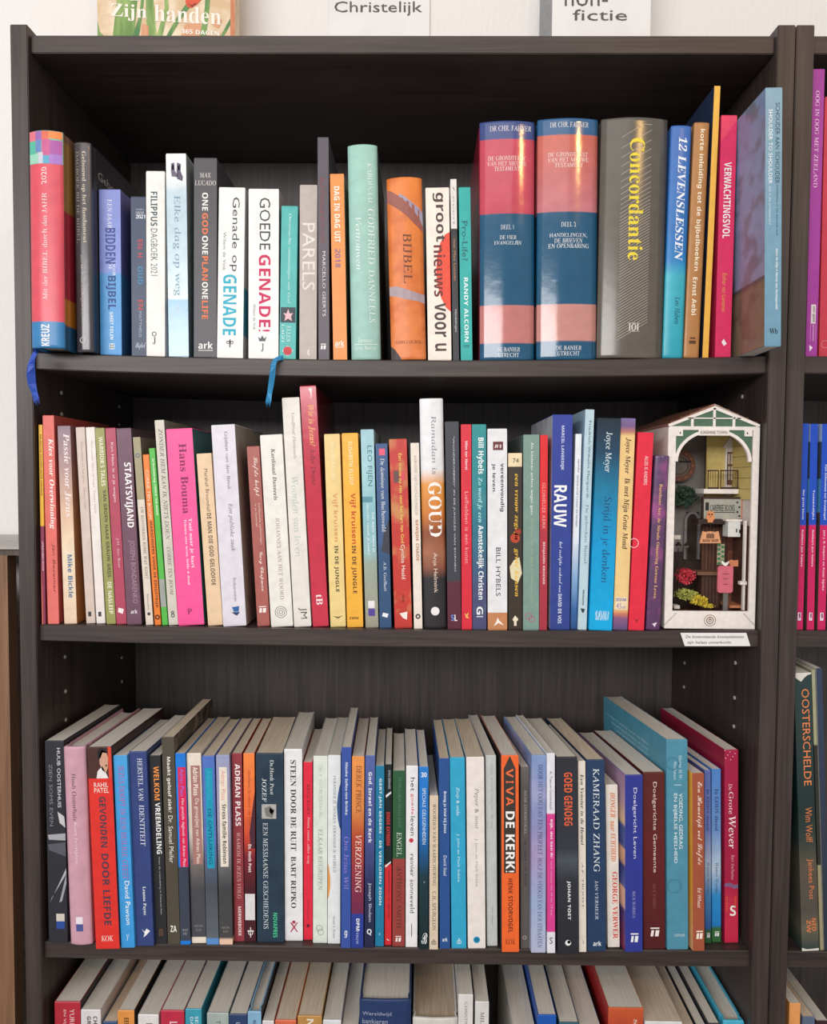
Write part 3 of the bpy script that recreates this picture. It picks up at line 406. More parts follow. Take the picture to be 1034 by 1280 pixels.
_GL['i'] = {
'A':(49,[2,23,2,24,6,25,11,28,14,33,22,42,33,55,48,72,49,72,48,29,48,26,51,24,54,24,53,23,34,23,35,24,37,24,39,25,40,27,40,31,41,39,24,39,17,32,14,26,15,24,19,24,18,23],[26,42,41,42,42,61]),
'B':(46,[7,23,8,24,11,24,13,25,15,30,24,63,24,68,21,70,19,70,19,71,37,71,50,69,54,61,51,54,42,49,48,45,50,38,49,33,47,30,44,27,40,24,35,23],[37,50,42,53,45,56,46,61,44,67,37,69,34,69,32,67,30,61,28,51,29,50],[27,25,33,26,38,28,41,33,42,38,41,42,39,45,36,47,27,47,26,46,22,30,22,26,24,25]),
'C':(49,[33,21,28,22,23,24,19,27,16,31,14,36,13,41,15,51,21,61,25,65,30,68,37,71,44,72,49,72,54,70,57,70,58,72,59,72,57,57,55,57,55,60,53,67,49,69,45,70,36,68,32,65,26,57,22,47,22,34,25,29,30,26,35,24,44,27,52,33,54,32,49,27,44,24,39,22]),
'D':(53,[7,23,8,24,10,24,12,25,14,27,15,30,24,63,24,68,21,70,19,70,19,71,45,71,50,69,55,66,58,62,60,57,61,51,60,45,56,35,52,31,47,28,41,25,35,23],[34,25,39,27,43,30,46,33,49,38,51,42,53,53,52,60,49,65,44,68,37,69,34,69,32,67,31,65,31,63,22,32,22,26,25,25]),
'E':(48,[7,23,8,24,11,24,14,27,15,30,24,63,24,68,21,70,19,70,19,71,57,71,55,61,53,61,53,66,50,68,47,69,34,69,32,67,31,64,27,50,38,50,41,51,43,54,44,57,46,57,41,39,39,39,40,42,39,44,39,46,37,47,27,47,22,31,22,26,24,25,36,25,40,26,49,32,51,36,52,36,47,23]),
'F':(43,[7,23,8,24,12,24,14,26,15,28,15,30,24,63,25,66,22,70,19,70,20,71,55,71,53,60,51,60,51,65,49,67,47,68,43,69,35,69,33,68,31,62,30,57,28,50,38,50,41,52,43,54,44,57,45,57,40,39,39,42,39,45,36,47,27,47,23,30,22,27,24,25,26,24,28,24,28,23]),
'G':(57,[36,21,30,22,24,24,20,27,16,31,14,36,13,41,15,52,18,57,21,61,25,65,30,68,37,71,45,72,50,72,54,71,57,69,61,69,63,72,64,72,61,57,60,57,59,62,55,67,51,69,45,70,39,69,33,66,29,61,25,55,22,48,22,41,23,34,26,28,31,25,37,24,41,24,44,25,48,29,50,39,51,42,49,44,47,45,44,45,45,46,65,46,64,45,62,45,58,42,58,40,57,38,54,26,46,23]),
'H':(55,[7,23,8,24,11,24,13,26,15,30,24,63,24,68,21,70,19,70,19,71,39,71,38,70,35,70,32,67,28,52,28,50,50,50,50,51,54,63,54,68,51,70,49,70,49,71,69,71,68,70,65,70,63,69,61,64,52,31,52,29,51,27,54,24,57,24,56,23,37,23,38,24,41,24,43,26,45,30,49,45,48,47,27,47,26,46,22,31,22,28,21,27,24,24,27,24,26,23]),
'I':(26,[7,23,8,24,12,24,14,26,15,28,15,30,24,63,25,66,22,70,19,70,20,71,39,71,39,70,36,70,34,69,32,64,23,31,22,29,22,26,25,24,27,24,27,23]),
'J':(27,[13,21,7,23,5,28,7,31,9,32,12,30,12,24,15,24,17,27,17,29,18,31,26,62,27,65,27,68,25,69,23,69,21,70,21,71,41,71,41,70,38,70,36,69,34,64,27,37,24,30,21,25,17,22]),
'K':(48,[7,23,8,24,11,24,13,26,15,30,24,63,24,68,21,70,19,70,19,71,39,71,38,70,35,70,32,67,31,64,27,50,29,49,46,63,49,66,50,68,49,69,46,70,46,71,63,71,62,70,59,69,51,64,46,60,34,50,48,30,50,27,52,25,54,24,56,24,56,23,35,23,36,24,40,24,41,27,39,31,28,46,27,47,26,46,22,30,22,26,25,24,28,24,27,23]),
'L':(47,[8,23,9,24,12,24,15,27,16,30,25,63,25,68,22,70,20,70,20,71,40,71,39,70,37,70,35,69,33,67,32,64,23,28,23,26,25,25,38,25,45,27,48,29,50,32,52,36,54,36,49,23]),
'M':(62,[7,23,7,24,11,24,13,26,15,30,24,63,24,65,25,66,22,70,19,70,20,71,33,71,38,34,63,71,76,71,75,70,72,70,70,69,68,64,59,31,59,26,61,24,64,24,64,23,44,23,45,24,48,24,52,31,61,64,34,23,33,23,27,64,19,33,18,30,18,26,20,24,23,24,23,23]),
'N':(52,[46,21,27,62,18,31,18,26,21,24,23,24,23,23,7,23,7,24,10,24,12,25,14,27,15,30,24,64,24,67,22,69,19,70,19,71,30,71,48,34,56,66,56,68,53,70,50,70,51,71,67,71,66,70,64,70,63,69,61,69,60,68,60,66,59,64,47,21]),
'O':(54,[32,21,26,22,18,26,15,30,13,34,13,44,17,54,19,58,26,65,31,68,39,72,49,72,54,70,60,64,62,59,62,50,60,42,58,38,55,35,52,31,49,28,46,26,39,23],[35,24,39,26,42,28,45,31,48,35,52,43,54,53,54,63,52,67,49,69,44,70,40,70,33,65,30,62,27,57,24,53,21,41,21,31,24,27,27,24]),
'P':(42,[7,23,8,24,11,24,14,27,15,30,24,63,24,68,21,70,19,70,19,71,39,71,50,69,53,60,53,56,51,53,48,50,44,48,39,46,26,46,26,45,22,29,22,26,25,24,28,24,27,23],[31,48,37,49,42,51,44,55,45,61,45,64,43,67,40,69,34,69,32,67,31,65,27,50,27,48]),
'R':(47,[7,23,8,24,11,24,13,25,15,30,24,63,24,68,21,70,19,70,19,71,47,71,51,68,54,65,55,61,51,52,41,47,47,31,49,28,51,26,52,24,55,24,54,23,43,23,34,46,31,46,27,47,23,32,22,29,22,26,24,24,28,24,27,23],[38,50,43,52,46,56,47,61,44,67,37,69,34,69,32,67,31,64,27,49,31,49]),
'S':(39,[22,22,17,24,15,24,12,22,11,22,13,38,15,38,15,32,18,27,21,25,26,24,28,24,33,26,35,31,35,35,34,37,34,39,31,42,30,44,28,45,27,47,23,50,21,54,20,57,20,63,24,69,26,71,30,72,39,72,42,71,43,70,46,72,47,72,45,58,44,58,42,67,39,69,35,70,32,70,29,68,27,65,27,60,30,55,32,53,33,51,35,50,36,48,38,46,41,41,42,36,42,32,40,28,35,23,31,22]),
'T':(44,[16,23,17,24,19,24,22,25,24,29,25,32,34,66,35,68,33,69,31,69,27,68,24,68,21,67,19,65,17,59,15,60,18,71,59,71,57,59,55,59,55,65,54,67,47,69,43,69,42,67,32,32,32,29,31,27,33,25,35,24,38,24,38,23]),
'U':(51,[32,21,25,22,20,25,17,29,16,34,16,37,17,42,23,63,23,65,24,67,22,69,20,70,18,70,18,71,39,71,38,70,33,68,31,66,30,63,25,43,23,37,23,34,24,30,26,27,33,25,37,25,40,26,43,28,45,31,47,35,54,60,55,63,55,68,52,70,50,70,50,71,66,71,65,70,62,69,59,66,59,64,57,60,52,40,50,34,48,29,45,26,41,23]),
'V':(46,[19,21,21,64,20,67,20,69,18,70,15,70,15,71,34,71,33,70,31,70,29,69,28,66,28,63,26,33,51,62,53,65,54,69,52,70,49,70,50,71,65,71,60,68,55,63,20,21]),
'W':(62,[19,21,21,64,21,67,20,69,18,70,15,70,15,71,35,71,34,70,31,70,29,69,28,66,28,63,27,35,44,60,44,67,42,70,39,70,39,71,58,71,57,70,55,70,54,69,52,69,52,67,51,65,51,62,50,35,70,65,70,68,69,69,65,70,66,71,80,71,80,70,76,68,74,66,44,21,43,21,44,55,21,21]),
'X':(48,[4,23,4,24,9,25,14,29,31,47,27,61,24,67,22,69,20,70,17,70,17,71,39,71,34,69,33,67,33,65,34,63,38,52,49,63,52,68,51,69,47,70,48,71,65,71,62,69,59,68,57,66,54,64,39,49,44,32,46,27,48,25,50,24,53,24,53,23,31,23,31,24,36,24,38,27,37,30,32,43,18,29,17,26,19,24,23,24,23,23]),
'Y':(43,[16,23,16,24,21,24,23,26,24,29,28,44,22,61,18,68,14,70,12,70,12,71,33,71,33,70,30,70,27,67,34,47,45,60,49,64,50,68,47,70,44,70,45,71,61,71,61,70,57,68,52,63,35,44,31,29,31,25,32,24,38,24,37,23]),
'Z':(48,[9,23,9,24,48,69,34,69,30,68,27,68,22,65,21,62,19,59,18,59,21,71,58,71,58,70,20,25,36,25,40,26,42,26,45,27,48,29,50,32,52,36,54,36,49,23]),
'a':(36,[16,22,13,22,11,24,10,26,10,29,12,41,20,51,25,55,30,56,33,55,35,52,36,55,41,55,35,32,34,29,34,26,37,27,40,31,41,30,36,24,31,22,29,22,28,25,31,35,27,29,23,25,19,23],[19,26,21,26,23,28,25,29,26,32,28,34,30,37,31,40,33,44,33,47,34,49,33,53,30,54,27,53,24,50,21,46,18,41,17,38,17,35,16,33,16,30,17,27]),
'b':(36,[15,22,12,23,10,26,10,28,20,65,20,70,16,70,16,72,22,72,23,73,26,73,27,74,28,73,21,49,27,54,33,56,37,55,40,53,42,50,43,45,41,37,35,29,32,26,24,22],[24,24,28,27,31,30,34,35,36,40,36,48,35,50,33,52,30,52,27,51,24,49,21,45,19,40,16,29,16,27,17,24]),
'c':(31,[21,22,17,22,13,25,11,29,10,34,13,44,16,47,18,50,21,53,26,55,31,56,37,54,39,50,38,48,35,46,33,47,32,51,34,53,33,54,31,54,28,53,24,51,21,47,19,43,17,38,17,30,19,27,23,25,29,26,34,31,36,30,28,24]),
'd':(37,[14,22,12,24,10,27,10,34,11,38,13,41,15,45,18,49,23,54,26,55,28,55,31,56,34,55,36,53,39,66,39,70,35,70,35,72,39,72,43,73,45,73,46,74,47,72,46,72,35,27,35,26,37,26,39,27,43,31,44,30,41,26,38,24,36,22,33,22,31,23,30,25,30,29,32,34,28,29,21,22],[20,25,24,27,28,31,30,34,31,37,33,41,35,47,35,52,33,54,31,54,28,53,24,51,21,47,18,41,17,35,16,31,16,28,18,26]),
'e':(30,[20,22,16,23,13,25,11,28,10,33,10,36,12,40,13,43,15,47,18,50,26,55,31,56,36,54,37,53,38,50,36,46,32,42,26,39,17,37,17,34,16,33,18,27,23,25,28,27,34,31,35,30,31,26,28,24,24,22],[17,39,24,41,28,43,31,47,32,51,31,53,29,54,25,52,23,50,21,47]),
'f':(21,[5,6,1,9,2,13,5,13,6,8,8,9,10,11,10,13,11,15,11,17,12,20,18,52,11,52,12,54,18,54,21,65,25,70,29,73,33,74,38,72,39,70,39,66,36,65,34,66,33,68,34,71,32,72,29,69,26,63,24,54,33,54,32,52,24,52,21,38,19,30,18,23,16,18,14,14,10,8]),
'g':(30,[17,6,12,7,8,9,6,11,5,15,7,20,14,25,12,27,11,29,17,35,13,39,12,43,12,46,16,52,19,54,26,56,29,56,35,54,41,54,41,50,36,50,37,47,35,41,32,38,29,36,22,34,19,35,17,33,18,30,22,28,27,26,31,24,33,22,34,18,32,12,26,8],[22,36,24,36,28,40,30,45,31,49,29,53,28,54,24,54,20,50,18,45,18,42,19,37],[18,9,26,11,29,16,29,18,26,20,24,22,22,22,18,24,16,24,11,20,10,16,12,10]),
'h':(42,[42,22,40,22,36,26,36,33,37,35,37,38,39,46,39,48,40,49,40,52,39,55,37,56,33,55,29,51,25,46,24,41,20,23,13,23,22,66,23,70,22,72,17,73,18,76,31,76,28,63,28,60,25,51,26,51,32,59,39,61,45,59,47,53,46,50,46,45,44,37,43,35,43,27,45,26,50,28,51,26,47,23]),
'i':(19,[22,64,20,66,20,69,22,71,25,71,27,69,27,66,25,64],[14,22,11,23,11,30,12,32,16,48,17,51,14,53,12,53,13,54,17,54,19,55,21,55,24,56,24,54,17,31,17,26,21,27,24,31,25,30,19,24]),
'j':(18,[22,64,20,66,20,69,22,71,25,71,27,69,27,66,25,64],[5,6,1,9,0,11,1,13,3,14,5,13,5,9,6,8,8,10,10,16,12,24,13,30,17,49,17,51,13,53,13,54,17,54,22,56,24,55,18,29,17,23,16,19,14,15,13,12,9,8]),
'k':(36,[32,22,30,24,27,29,23,39,19,36,15,23,9,23,21,66,22,68,21,70,17,70,17,72,22,72,27,73,28,74,29,71,19,39,31,48,34,50,35,52,34,53,31,53,32,55,46,55,46,53,41,52,36,49,28,43,33,30,35,27,37,26,39,27,42,31,43,30,41,26,35,22]),
'l':(18,[12,22,10,25,11,28,11,30,12,33,21,66,21,69,17,71,17,72,21,72,23,73,29,73,28,71,17,31,17,29,16,28,18,26,20,27,23,31,24,30,22,26,16,22]),
'm':(58,[54,22,51,23,50,26,50,28,51,31,55,45,56,49,55,51,52,51,49,50,45,44,42,41,40,37,38,34,36,26,34,23,29,23,35,44,36,47,36,51,33,51,29,49,27,47,25,44,22,41,20,36,18,33,15,23,9,23,16,45,16,47,17,51,16,52,14,52,12,53,13,54,17,54,20,55,22,55,23,56,24,54,20,41,30,52,38,56,41,55,42,52,42,48,40,42,49,52,58,56,61,55,62,49,61,48,61,46,56,29,56,27,57,26,62,30,63,32,64,30,59,24]),
'n':(38,[34,22,32,22,30,25,36,49,36,51,33,51,29,49,25,45,20,37,18,31,15,23,9,23,16,46,17,48,17,51,15,52,12,52,13,54,18,54,23,56,24,55,20,41,25,47,30,52,35,55,38,56,41,55,42,52,42,47,41,46,37,32,37,29,36,28,37,26,38,26,40,28,43,32,44,31,39,24]),
'o':(37,[17,22,13,25,11,28,10,33,12,41,14,45,20,51,24,54,32,56,37,55,40,53,43,49,43,41,42,37,40,33,38,30,35,27,27,22],[25,24,28,26,33,31,35,35,37,43,37,46,36,52,31,54,28,53,24,51,21,47,19,42,17,36,16,31,18,26,20,24]),
'p':(36,[0,7,1,8,5,9,7,11,8,13,16,47,17,51,15,52,12,52,13,54,17,54,20,55,22,55,24,56,24,54,22,49,28,54,34,56,38,55,41,53,43,46,41,38,39,34,33,26,25,22,18,22,16,23,13,10,16,8,19,8,18,7],[24,24,27,26,32,31,34,35,36,43,37,46,35,51,34,52,31,53,28,52,25,49,22,45,20,39,18,29,17,27,18,24]),
'r':(23,[9,23,15,44,16,48,16,51,14,52,12,52,12,54,17,54,22,56,24,55,20,41,27,52,32,56,35,55,35,50,33,48,30,48,28,51,21,39,15,23]),
's':(26,[14,22,10,23,10,22,8,22,10,34,11,34,12,29,13,26,15,24,20,24,22,25,24,30,15,44,15,51,17,53,20,55,23,56,26,56,30,54,32,55,34,55,32,45,31,45,29,52,24,54,21,53,20,50,21,47,25,42,29,35,29,29,28,27,24,23,22,22]),
't':(20,[14,22,11,23,11,29,17,52,13,52,13,54,19,57,25,64,26,64,24,54,30,54,29,52,23,52,17,31,17,26,20,27,24,31,25,30,19,24]),
'u':(38,[15,22,13,22,11,24,11,30,13,35,16,46,16,52,14,53,12,53,12,54,15,54,17,55,20,55,24,56,24,54,18,34,17,32,17,26,21,26,24,28,32,39,36,49,38,55,43,55,37,32,37,29,36,27,38,26,40,27,44,31,45,30,39,24,34,22,31,23,30,25,31,28,31,31,34,39,28,31,24,26,20,23]),
'v':(31,[17,22,16,40,16,44,15,47,15,49,13,52,10,53,10,54,14,54,19,56,20,52,21,42,22,29,28,35,30,38,32,40,35,45,36,48,33,51,32,53,34,56,36,56,38,55,39,53,39,51,36,43,27,31,18,22]),
'w':(47,[16,22,15,41,15,49,13,52,10,53,10,54,12,54,17,55,19,56,20,52,21,40,21,32,36,56,37,56,39,30,44,36,47,40,50,43,51,46,51,49,49,51,49,55,52,56,55,53,55,51,53,44,36,22,35,22,32,46,17,22]),
'y':(28,[6,6,5,7,3,7,2,9,4,12,7,12,8,11,10,11,12,12,19,22,15,41,15,43,14,45,14,48,12,51,8,53,8,54,11,54,16,56,17,56,18,54,20,46,23,29,29,37,30,40,32,42,32,44,33,47,33,49,30,51,30,54,33,56,36,54,37,51,36,46,32,39,31,36,27,30,22,23,20,19,17,16,15,13,10,8]),
'z':(28,[21,22,14,24,10,24,8,22,6,22,6,24,7,24,30,50,28,50,26,49,24,50,22,50,20,51,16,51,13,48,12,48,13,51,16,55,18,56,21,55,25,55,27,54,33,54,37,55,37,53,13,28,23,28,25,27,27,27,30,28,33,32,34,31,30,23,29,22]),
}
_GL['c'] = {
'B':(61,[51,22,48,25,48,28,54,35,56,35,54,33,53,31,51,30,50,27,52,24,56,27,58,29,59,32,61,34,61,37,62,40,61,43,60,44,56,43,56,46,62,46,64,47,66,51,68,57,67,60,65,62,62,60,60,57,58,55,57,51,55,46,47,33,38,25,33,23,21,23,18,25,15,28,14,31,16,36,19,37,23,37,26,35,26,32,24,30,21,30,20,27,23,25,26,24,31,26,34,28,39,36,42,42,46,48,49,53,56,60,62,63,63,64,59,65,50,65,45,64,33,58,30,56,26,52,25,48,26,45,30,44,32,44,34,45,36,47,39,49,43,53,44,56,44,58,45,59,46,58,46,52,44,49,42,45,39,43,31,41,25,43,23,48,25,54,28,57,35,62,40,64,48,66,55,67,67,65,72,65,69,63,72,62,74,60,76,55,75,52,72,49,68,47,63,44,68,41,70,36,67,29,65,26,62,25,60,23,57,22]),
'C':(49,[38,22,34,24,31,25,29,28,27,34,29,39,22,42,20,49,21,53,23,57,27,61,32,64,38,66,43,67,46,66,47,65,45,65,38,63,34,61,28,55,26,52,24,47,26,43,29,41,31,45,34,48,37,52,41,55,44,58,48,61,52,63,55,65,59,66,65,66,67,65,68,63,68,59,65,54,60,49,56,47,52,44,48,43,44,41,40,40,37,34,36,30,37,25,42,24,45,24,52,27,54,29,57,35,54,39,50,39,47,37,45,34,45,31,43,29,41,32,43,37,45,38,47,40,49,41,55,41,57,39,59,35,57,30,53,26,48,23,45,22],[41,42,47,44,53,48,56,51,59,53,63,59,64,61,64,64,62,65,59,63,53,58,47,51]),
'D':(53,[27,22,22,22,20,23,18,25,18,28,21,30,29,30,35,28,38,32,42,39,45,45,47,50,50,54,57,61,52,64,45,65,40,64,35,62,30,58,27,54,24,49,23,44,25,40,26,39,30,39,35,41,39,45,40,48,42,52,43,56,42,57,44,58,45,57,44,52,42,47,40,43,36,40,32,38,28,37,25,37,20,40,18,44,17,47,19,53,22,57,24,59,28,62,32,64,38,66,41,66,44,67,53,65,59,62,63,64,65,63,63,61,61,60,64,54,65,47,65,43,64,39,60,31,58,28,50,23,45,22,36,24],[50,25,58,31,60,36,62,42,63,47,62,54,59,59,54,46,53,41,49,33,44,28,41,26,43,25],[30,24,33,26,28,28,21,28,20,26,22,24]),
'E':(39,[28,22,24,24,21,25,17,31,17,34,18,39,21,43,27,47,34,49,32,52,31,55,33,61,39,65,47,67,52,66,58,62,59,58,56,52,52,50,48,50,46,51,45,53,45,56,48,60,52,61,52,59,50,57,49,55,49,52,53,52,55,54,56,56,56,60,54,63,52,64,46,64,44,63,42,61,40,58,39,55,39,49,41,50,44,49,46,49,48,47,47,45,44,44,41,45,37,47,31,43,27,37,26,34,26,31,27,26,33,24,36,24,40,26,43,27,45,30,47,32,47,36,45,39,43,39,39,37,37,34,36,31,36,29,34,28,33,31,34,35,36,38,39,40,43,41,48,40,49,35,49,32,48,30,42,24,36,22],[45,46,44,48,40,48,41,47]),
'G':(48,[33,22,28,24,26,27,25,30,25,33,27,35,29,36,33,36,36,34,35,30,30,28,30,26,34,24,36,24,40,25,47,32,50,38,44,36,39,37,35,40,30,40,24,43,22,45,20,51,22,58,25,61,33,65,37,66,37,65,31,61,29,59,27,56,25,52,25,46,27,44,30,42,34,42,33,45,33,50,34,53,38,59,44,63,47,64,50,66,53,66,55,67,61,65,62,63,62,59,61,56,59,53,54,48,50,45,45,42,39,41,41,39,44,38,49,39,59,45,62,46,61,45,59,39,58,35,56,32,55,29,50,24,43,22],[39,42,44,44,48,46,51,48,57,54,60,59,60,63,59,65,51,62,49,60,41,48]),
'H':(59,[22,22,17,22,13,24,11,27,10,30,12,35,14,36,19,36,21,34,22,32,19,29,17,29,15,27,15,26,18,24,25,24,28,27,31,31,34,37,28,34,26,34,26,35,28,37,31,38,35,40,39,46,44,53,39,49,34,48,32,49,31,51,32,53,34,55,36,58,36,59,31,57,29,54,26,52,23,48,21,49,23,52,25,53,26,55,28,56,31,59,34,60,38,60,41,58,39,52,43,54,53,62,57,63,55,61,54,59,51,55,49,50,47,43,52,44,56,51,60,56,65,60,69,64,73,66,79,66,82,63,81,58,76,53,70,49,66,47,61,45,59,41,58,37,56,35,54,29,54,26,55,25,62,27,65,29,68,32,75,37,78,41,82,42,70,30,67,28,65,26,61,24,53,22,50,23,48,25,47,27,47,34,48,36,48,38,50,42,46,40,42,33,36,27,30,23],[63,48,67,50,70,52,73,55,75,58,77,60,77,64,73,63,70,60,66,55]),
'I':(44,[26,22,17,24,15,27,14,30,16,35,21,37,23,37,25,36,25,34,26,33,23,29,20,29,19,28,21,25,23,24,25,24,29,25,33,27,36,30,39,35,35,37,32,39,30,42,29,46,30,49,32,53,35,56,39,59,44,62,49,64,58,66,67,67,69,66,64,64,62,62,59,58,57,54,56,51,52,43,50,38,55,41,58,45,58,50,60,50,60,44,57,40,54,37,49,36,47,32,44,28,36,24,31,22],[39,37,44,47,49,54,54,60,60,64,53,62,47,60,42,56,38,51,36,47,35,43,36,39]),
'L':(45,[24,22,20,22,17,23,15,27,17,30,19,31,27,31,32,29,35,33,38,39,33,40,29,43,26,46,26,54,32,62,42,66,48,67,50,67,53,66,51,65,42,63,36,59,34,57,32,54,31,51,31,49,32,45,33,43,39,41,42,48,46,54,50,59,59,66,63,67,68,65,69,63,69,58,68,55,66,53,64,50,61,47,49,41,44,32,37,26,40,25,44,25,47,26,49,28,52,30,54,32,57,34,61,38,62,40,65,41,66,42,67,41,65,40,64,38,62,37,60,34,57,32,50,25,45,23,39,23,35,25,30,23],[50,43,59,49,61,52,63,54,65,59,65,64,63,65,60,63,57,59,55,57,53,53,52,48],[23,24,28,25,31,27,27,29,19,29,17,27,19,25,21,24]),
'N':(46,[44,22,43,27,43,32,42,37,42,41,44,58,41,53,39,48,33,37,29,30,25,26,20,23,14,22,8,24,6,29,8,34,13,36,15,36,18,34,18,31,15,29,13,29,11,28,11,26,13,24,15,24,19,25,24,28,29,34,37,50,40,54,42,58,44,61,50,67,52,66,52,64,51,64,51,57,50,54,50,48,51,43,51,36,55,46,58,52,59,55,61,56,63,58,65,59,67,59,68,57,67,55,62,53,60,51,58,48,56,41,54,38,52,31,52,26]),
'O':(40,[28,22,24,23,20,25,18,29,17,34,17,38,21,46,24,51,27,53,33,59,41,63,44,65,53,67,59,65,61,61,60,58,58,58,58,62,57,64,55,65,53,65,48,64,43,60,38,55,36,52,34,48,31,45,29,41,28,37,26,34,25,30,25,28,26,25,28,24,32,24,39,29,45,37,48,42,53,54,52,57,49,57,46,56,42,50,40,48,35,39,33,34,33,32,32,29,30,29,30,32,33,40,35,44,37,47,39,51,46,58,51,59,53,59,55,57,57,53,57,50,55,46,54,43,52,39,49,36,46,32,43,29,34,23]),
'a':(37,[31,22,29,23,28,25,28,27,24,23,19,22,14,24,12,29,14,34,16,37,18,39,24,43,27,44,30,44,34,43,35,41,36,44,44,44,36,27,38,26,43,30,45,29,35,22],[23,25,26,27,29,30,34,40,33,42,30,42,27,40,25,38,19,27,19,25,20,24]),
'b':(34,[42,31,40,29,38,28,33,28,27,23,20,22,18,22,16,23,14,27,16,31,17,34,19,38,15,34,14,36,17,38,19,40,34,63,43,64,27,38,25,33,23,32,23,30,21,27,23,24,24,25,26,25,28,27,31,29,30,31,30,36,33,43,35,44,37,44,39,43,40,40,40,37,39,34,34,29,36,29,41,32],[33,30,35,32,37,36,37,39,34,39,32,36,32,31]),
'c':(27,[21,22,17,23,15,24,13,26,13,32,14,35,19,40,24,43,27,44,33,44,36,42,36,38,34,36,32,36,30,38,33,42,30,42,28,39,26,38,24,33,22,31,21,29,21,25,22,24,24,24,28,26,33,30,34,29,31,26,27,24,24,22]),
'd':(43,[20,22,14,24,12,29,14,34,16,37,18,39,24,43,27,44,30,44,34,43,36,41,48,63,56,64,39,32,37,30,36,28,36,25,39,26,44,30,46,29,42,26,40,24,35,22,32,22,30,23,29,25,29,27,24,23],[23,24,25,25,26,27,30,31,32,34,34,38,34,42,31,42,28,40,26,38,25,36,23,34,21,31,19,26,20,24]),
'e':(29,[21,22,14,24,12,27,12,32,15,37,24,43,27,44,32,44,34,43,36,39,34,35,31,34,28,32,21,30,20,25,22,24,28,26,34,30,36,29,32,26,28,24,25,22],[21,32,24,32,28,34,29,36,31,38,31,41,29,42,27,41,26,39,24,37,23,34]),
'f':(38,[33,29,31,26,29,24,25,22,20,22,9,3,1,2,14,25,13,28,14,30,17,30,22,39,20,37,18,36,17,34,16,36,19,39,22,41,23,43,25,45,29,51,38,62,41,64,45,65,49,64,50,61,50,58,48,54,41,47,36,43,30,40,21,24,24,24,29,27,32,30],[30,42,37,47,42,52,45,56,46,62,44,63,42,62,39,58]),
'h':(40,[46,29,44,26,39,23,36,22,32,24,31,26,31,31,33,33,35,36,39,41,39,42,32,38,30,36,26,30,21,23,12,22,21,39,19,37,18,35,16,34,15,36,21,42,27,51,34,63,42,64,28,36,34,42,40,44,42,44,44,41,45,38,42,32,39,29,37,25,39,25,42,28,45,30]),
'i':(24,[28,48,26,51,29,55,32,55,34,53,34,50,31,48],[31,29,27,25,22,22,20,22,16,23,14,27,15,28,15,31,18,36,16,34,14,36,16,38,18,39,19,41,21,42,22,44,32,44,24,31,22,27,22,25,25,26,27,28,30,30]),
'j':(24,[29,48,27,50,27,53,30,55,33,55,35,53,35,50,32,48],[30,29,28,27,25,25,20,23,8,7,0,2,0,15,2,18,6,20,11,23,20,37,16,34,15,36,21,42,22,44,33,44,22,26,29,30],[0,5,3,8,8,16,9,19,0,13]),
'k':(38,[12,22,20,38,16,34,15,36,20,41,22,44,24,46,34,63,42,64,20,23],[32,22,29,24,29,27,30,30,32,32,33,34,28,34,30,37,33,37,35,40,38,43,40,44,43,44,46,42,46,39,42,37,40,38,39,41,38,39,35,36,39,33,39,29,38,27,42,29,43,30,45,29,38,24,36,22]),
'l':(29,[32,29,29,26,23,22,18,22,16,23,15,25,15,31,18,35,19,37,17,36,16,34,14,36,17,38,19,40,23,46,34,63,42,64,27,36,25,32,22,27,22,25,24,25,31,30]),
'm':(56,[10,22,17,32,19,34,21,37,21,39,18,37,16,34,15,36,21,42,26,44,28,43,29,40,29,38,28,36,35,42,40,44,42,44,44,41,44,38,43,36,50,42,55,44,57,44,59,43,60,41,60,36,59,33,57,31,54,27,54,25,57,26,61,30,63,29,61,27,59,26,58,24,56,23,54,23,52,22,49,24,47,28,48,32,50,35,52,37,55,41,54,42,52,41,46,35,37,23,26,22,33,31,36,37,38,39,38,41,32,37,21,23]),
'n':(41,[10,22,17,32,19,34,21,37,21,39,18,37,16,34,15,36,21,42,26,44,28,43,29,38,28,36,35,42,40,44,42,44,44,43,45,41,45,37,42,31,40,28,38,27,38,25,41,26,43,28,46,30,47,29,45,27,43,26,42,24,39,23,38,22,36,22,33,24,31,28,33,33,36,36,40,41,40,42,37,41,33,37,30,35,21,23]),
'o':(31,[20,22,15,24,13,26,12,29,14,34,16,37,18,39,24,43,27,44,33,44,36,43,37,41,37,35,34,29,38,31,39,30,37,28,34,26,32,26,29,25,25,23],[22,24,25,26,25,28,27,30,29,30,32,35,33,41,32,42,28,40,26,37,24,35,21,29,21,25]),
'p':(38,[14,36,17,38,19,40,20,42,22,44,23,47,31,60,39,61,28,40,33,43,38,44,40,43,41,41,41,36,39,32,37,29,35,27,34,25,35,24,41,28,43,30,45,29,38,24,36,22,31,22,28,25,28,30,30,32,34,38,36,40,36,42,34,42,32,40,29,38,27,36,25,32,23,29,9,3,0,3,19,37,16,35,16,34]),
'r':(29,[35,29,29,23,27,22,22,22,20,24,18,25,18,29,20,34,26,40,21,40,19,37,17,36,16,34,14,36,19,40,20,45,23,46,23,43,27,42,29,42,32,41,33,40,33,37,31,33,28,30,26,27,26,25,28,25,31,28,34,30]),
't':(31,[14,36,17,38,19,40,20,42,24,46,25,49,33,62,42,62,37,53,42,53,41,51,35,51,33,47,30,43,24,31,22,28,21,25,23,25,28,28,30,30,32,29,29,26,26,24,20,22,18,22,15,25,15,30,18,35,19,38,15,34]),
'u':(42,[48,29,44,25,40,23,37,22,33,23,31,25,31,29,26,24,20,22,18,23,16,23,14,27,16,31,17,34,19,38,16,35,16,34,14,36,22,44,32,44,25,31,23,28,23,26,24,25,32,33,37,40,39,44,49,44,40,29,39,25,42,26,47,30]),
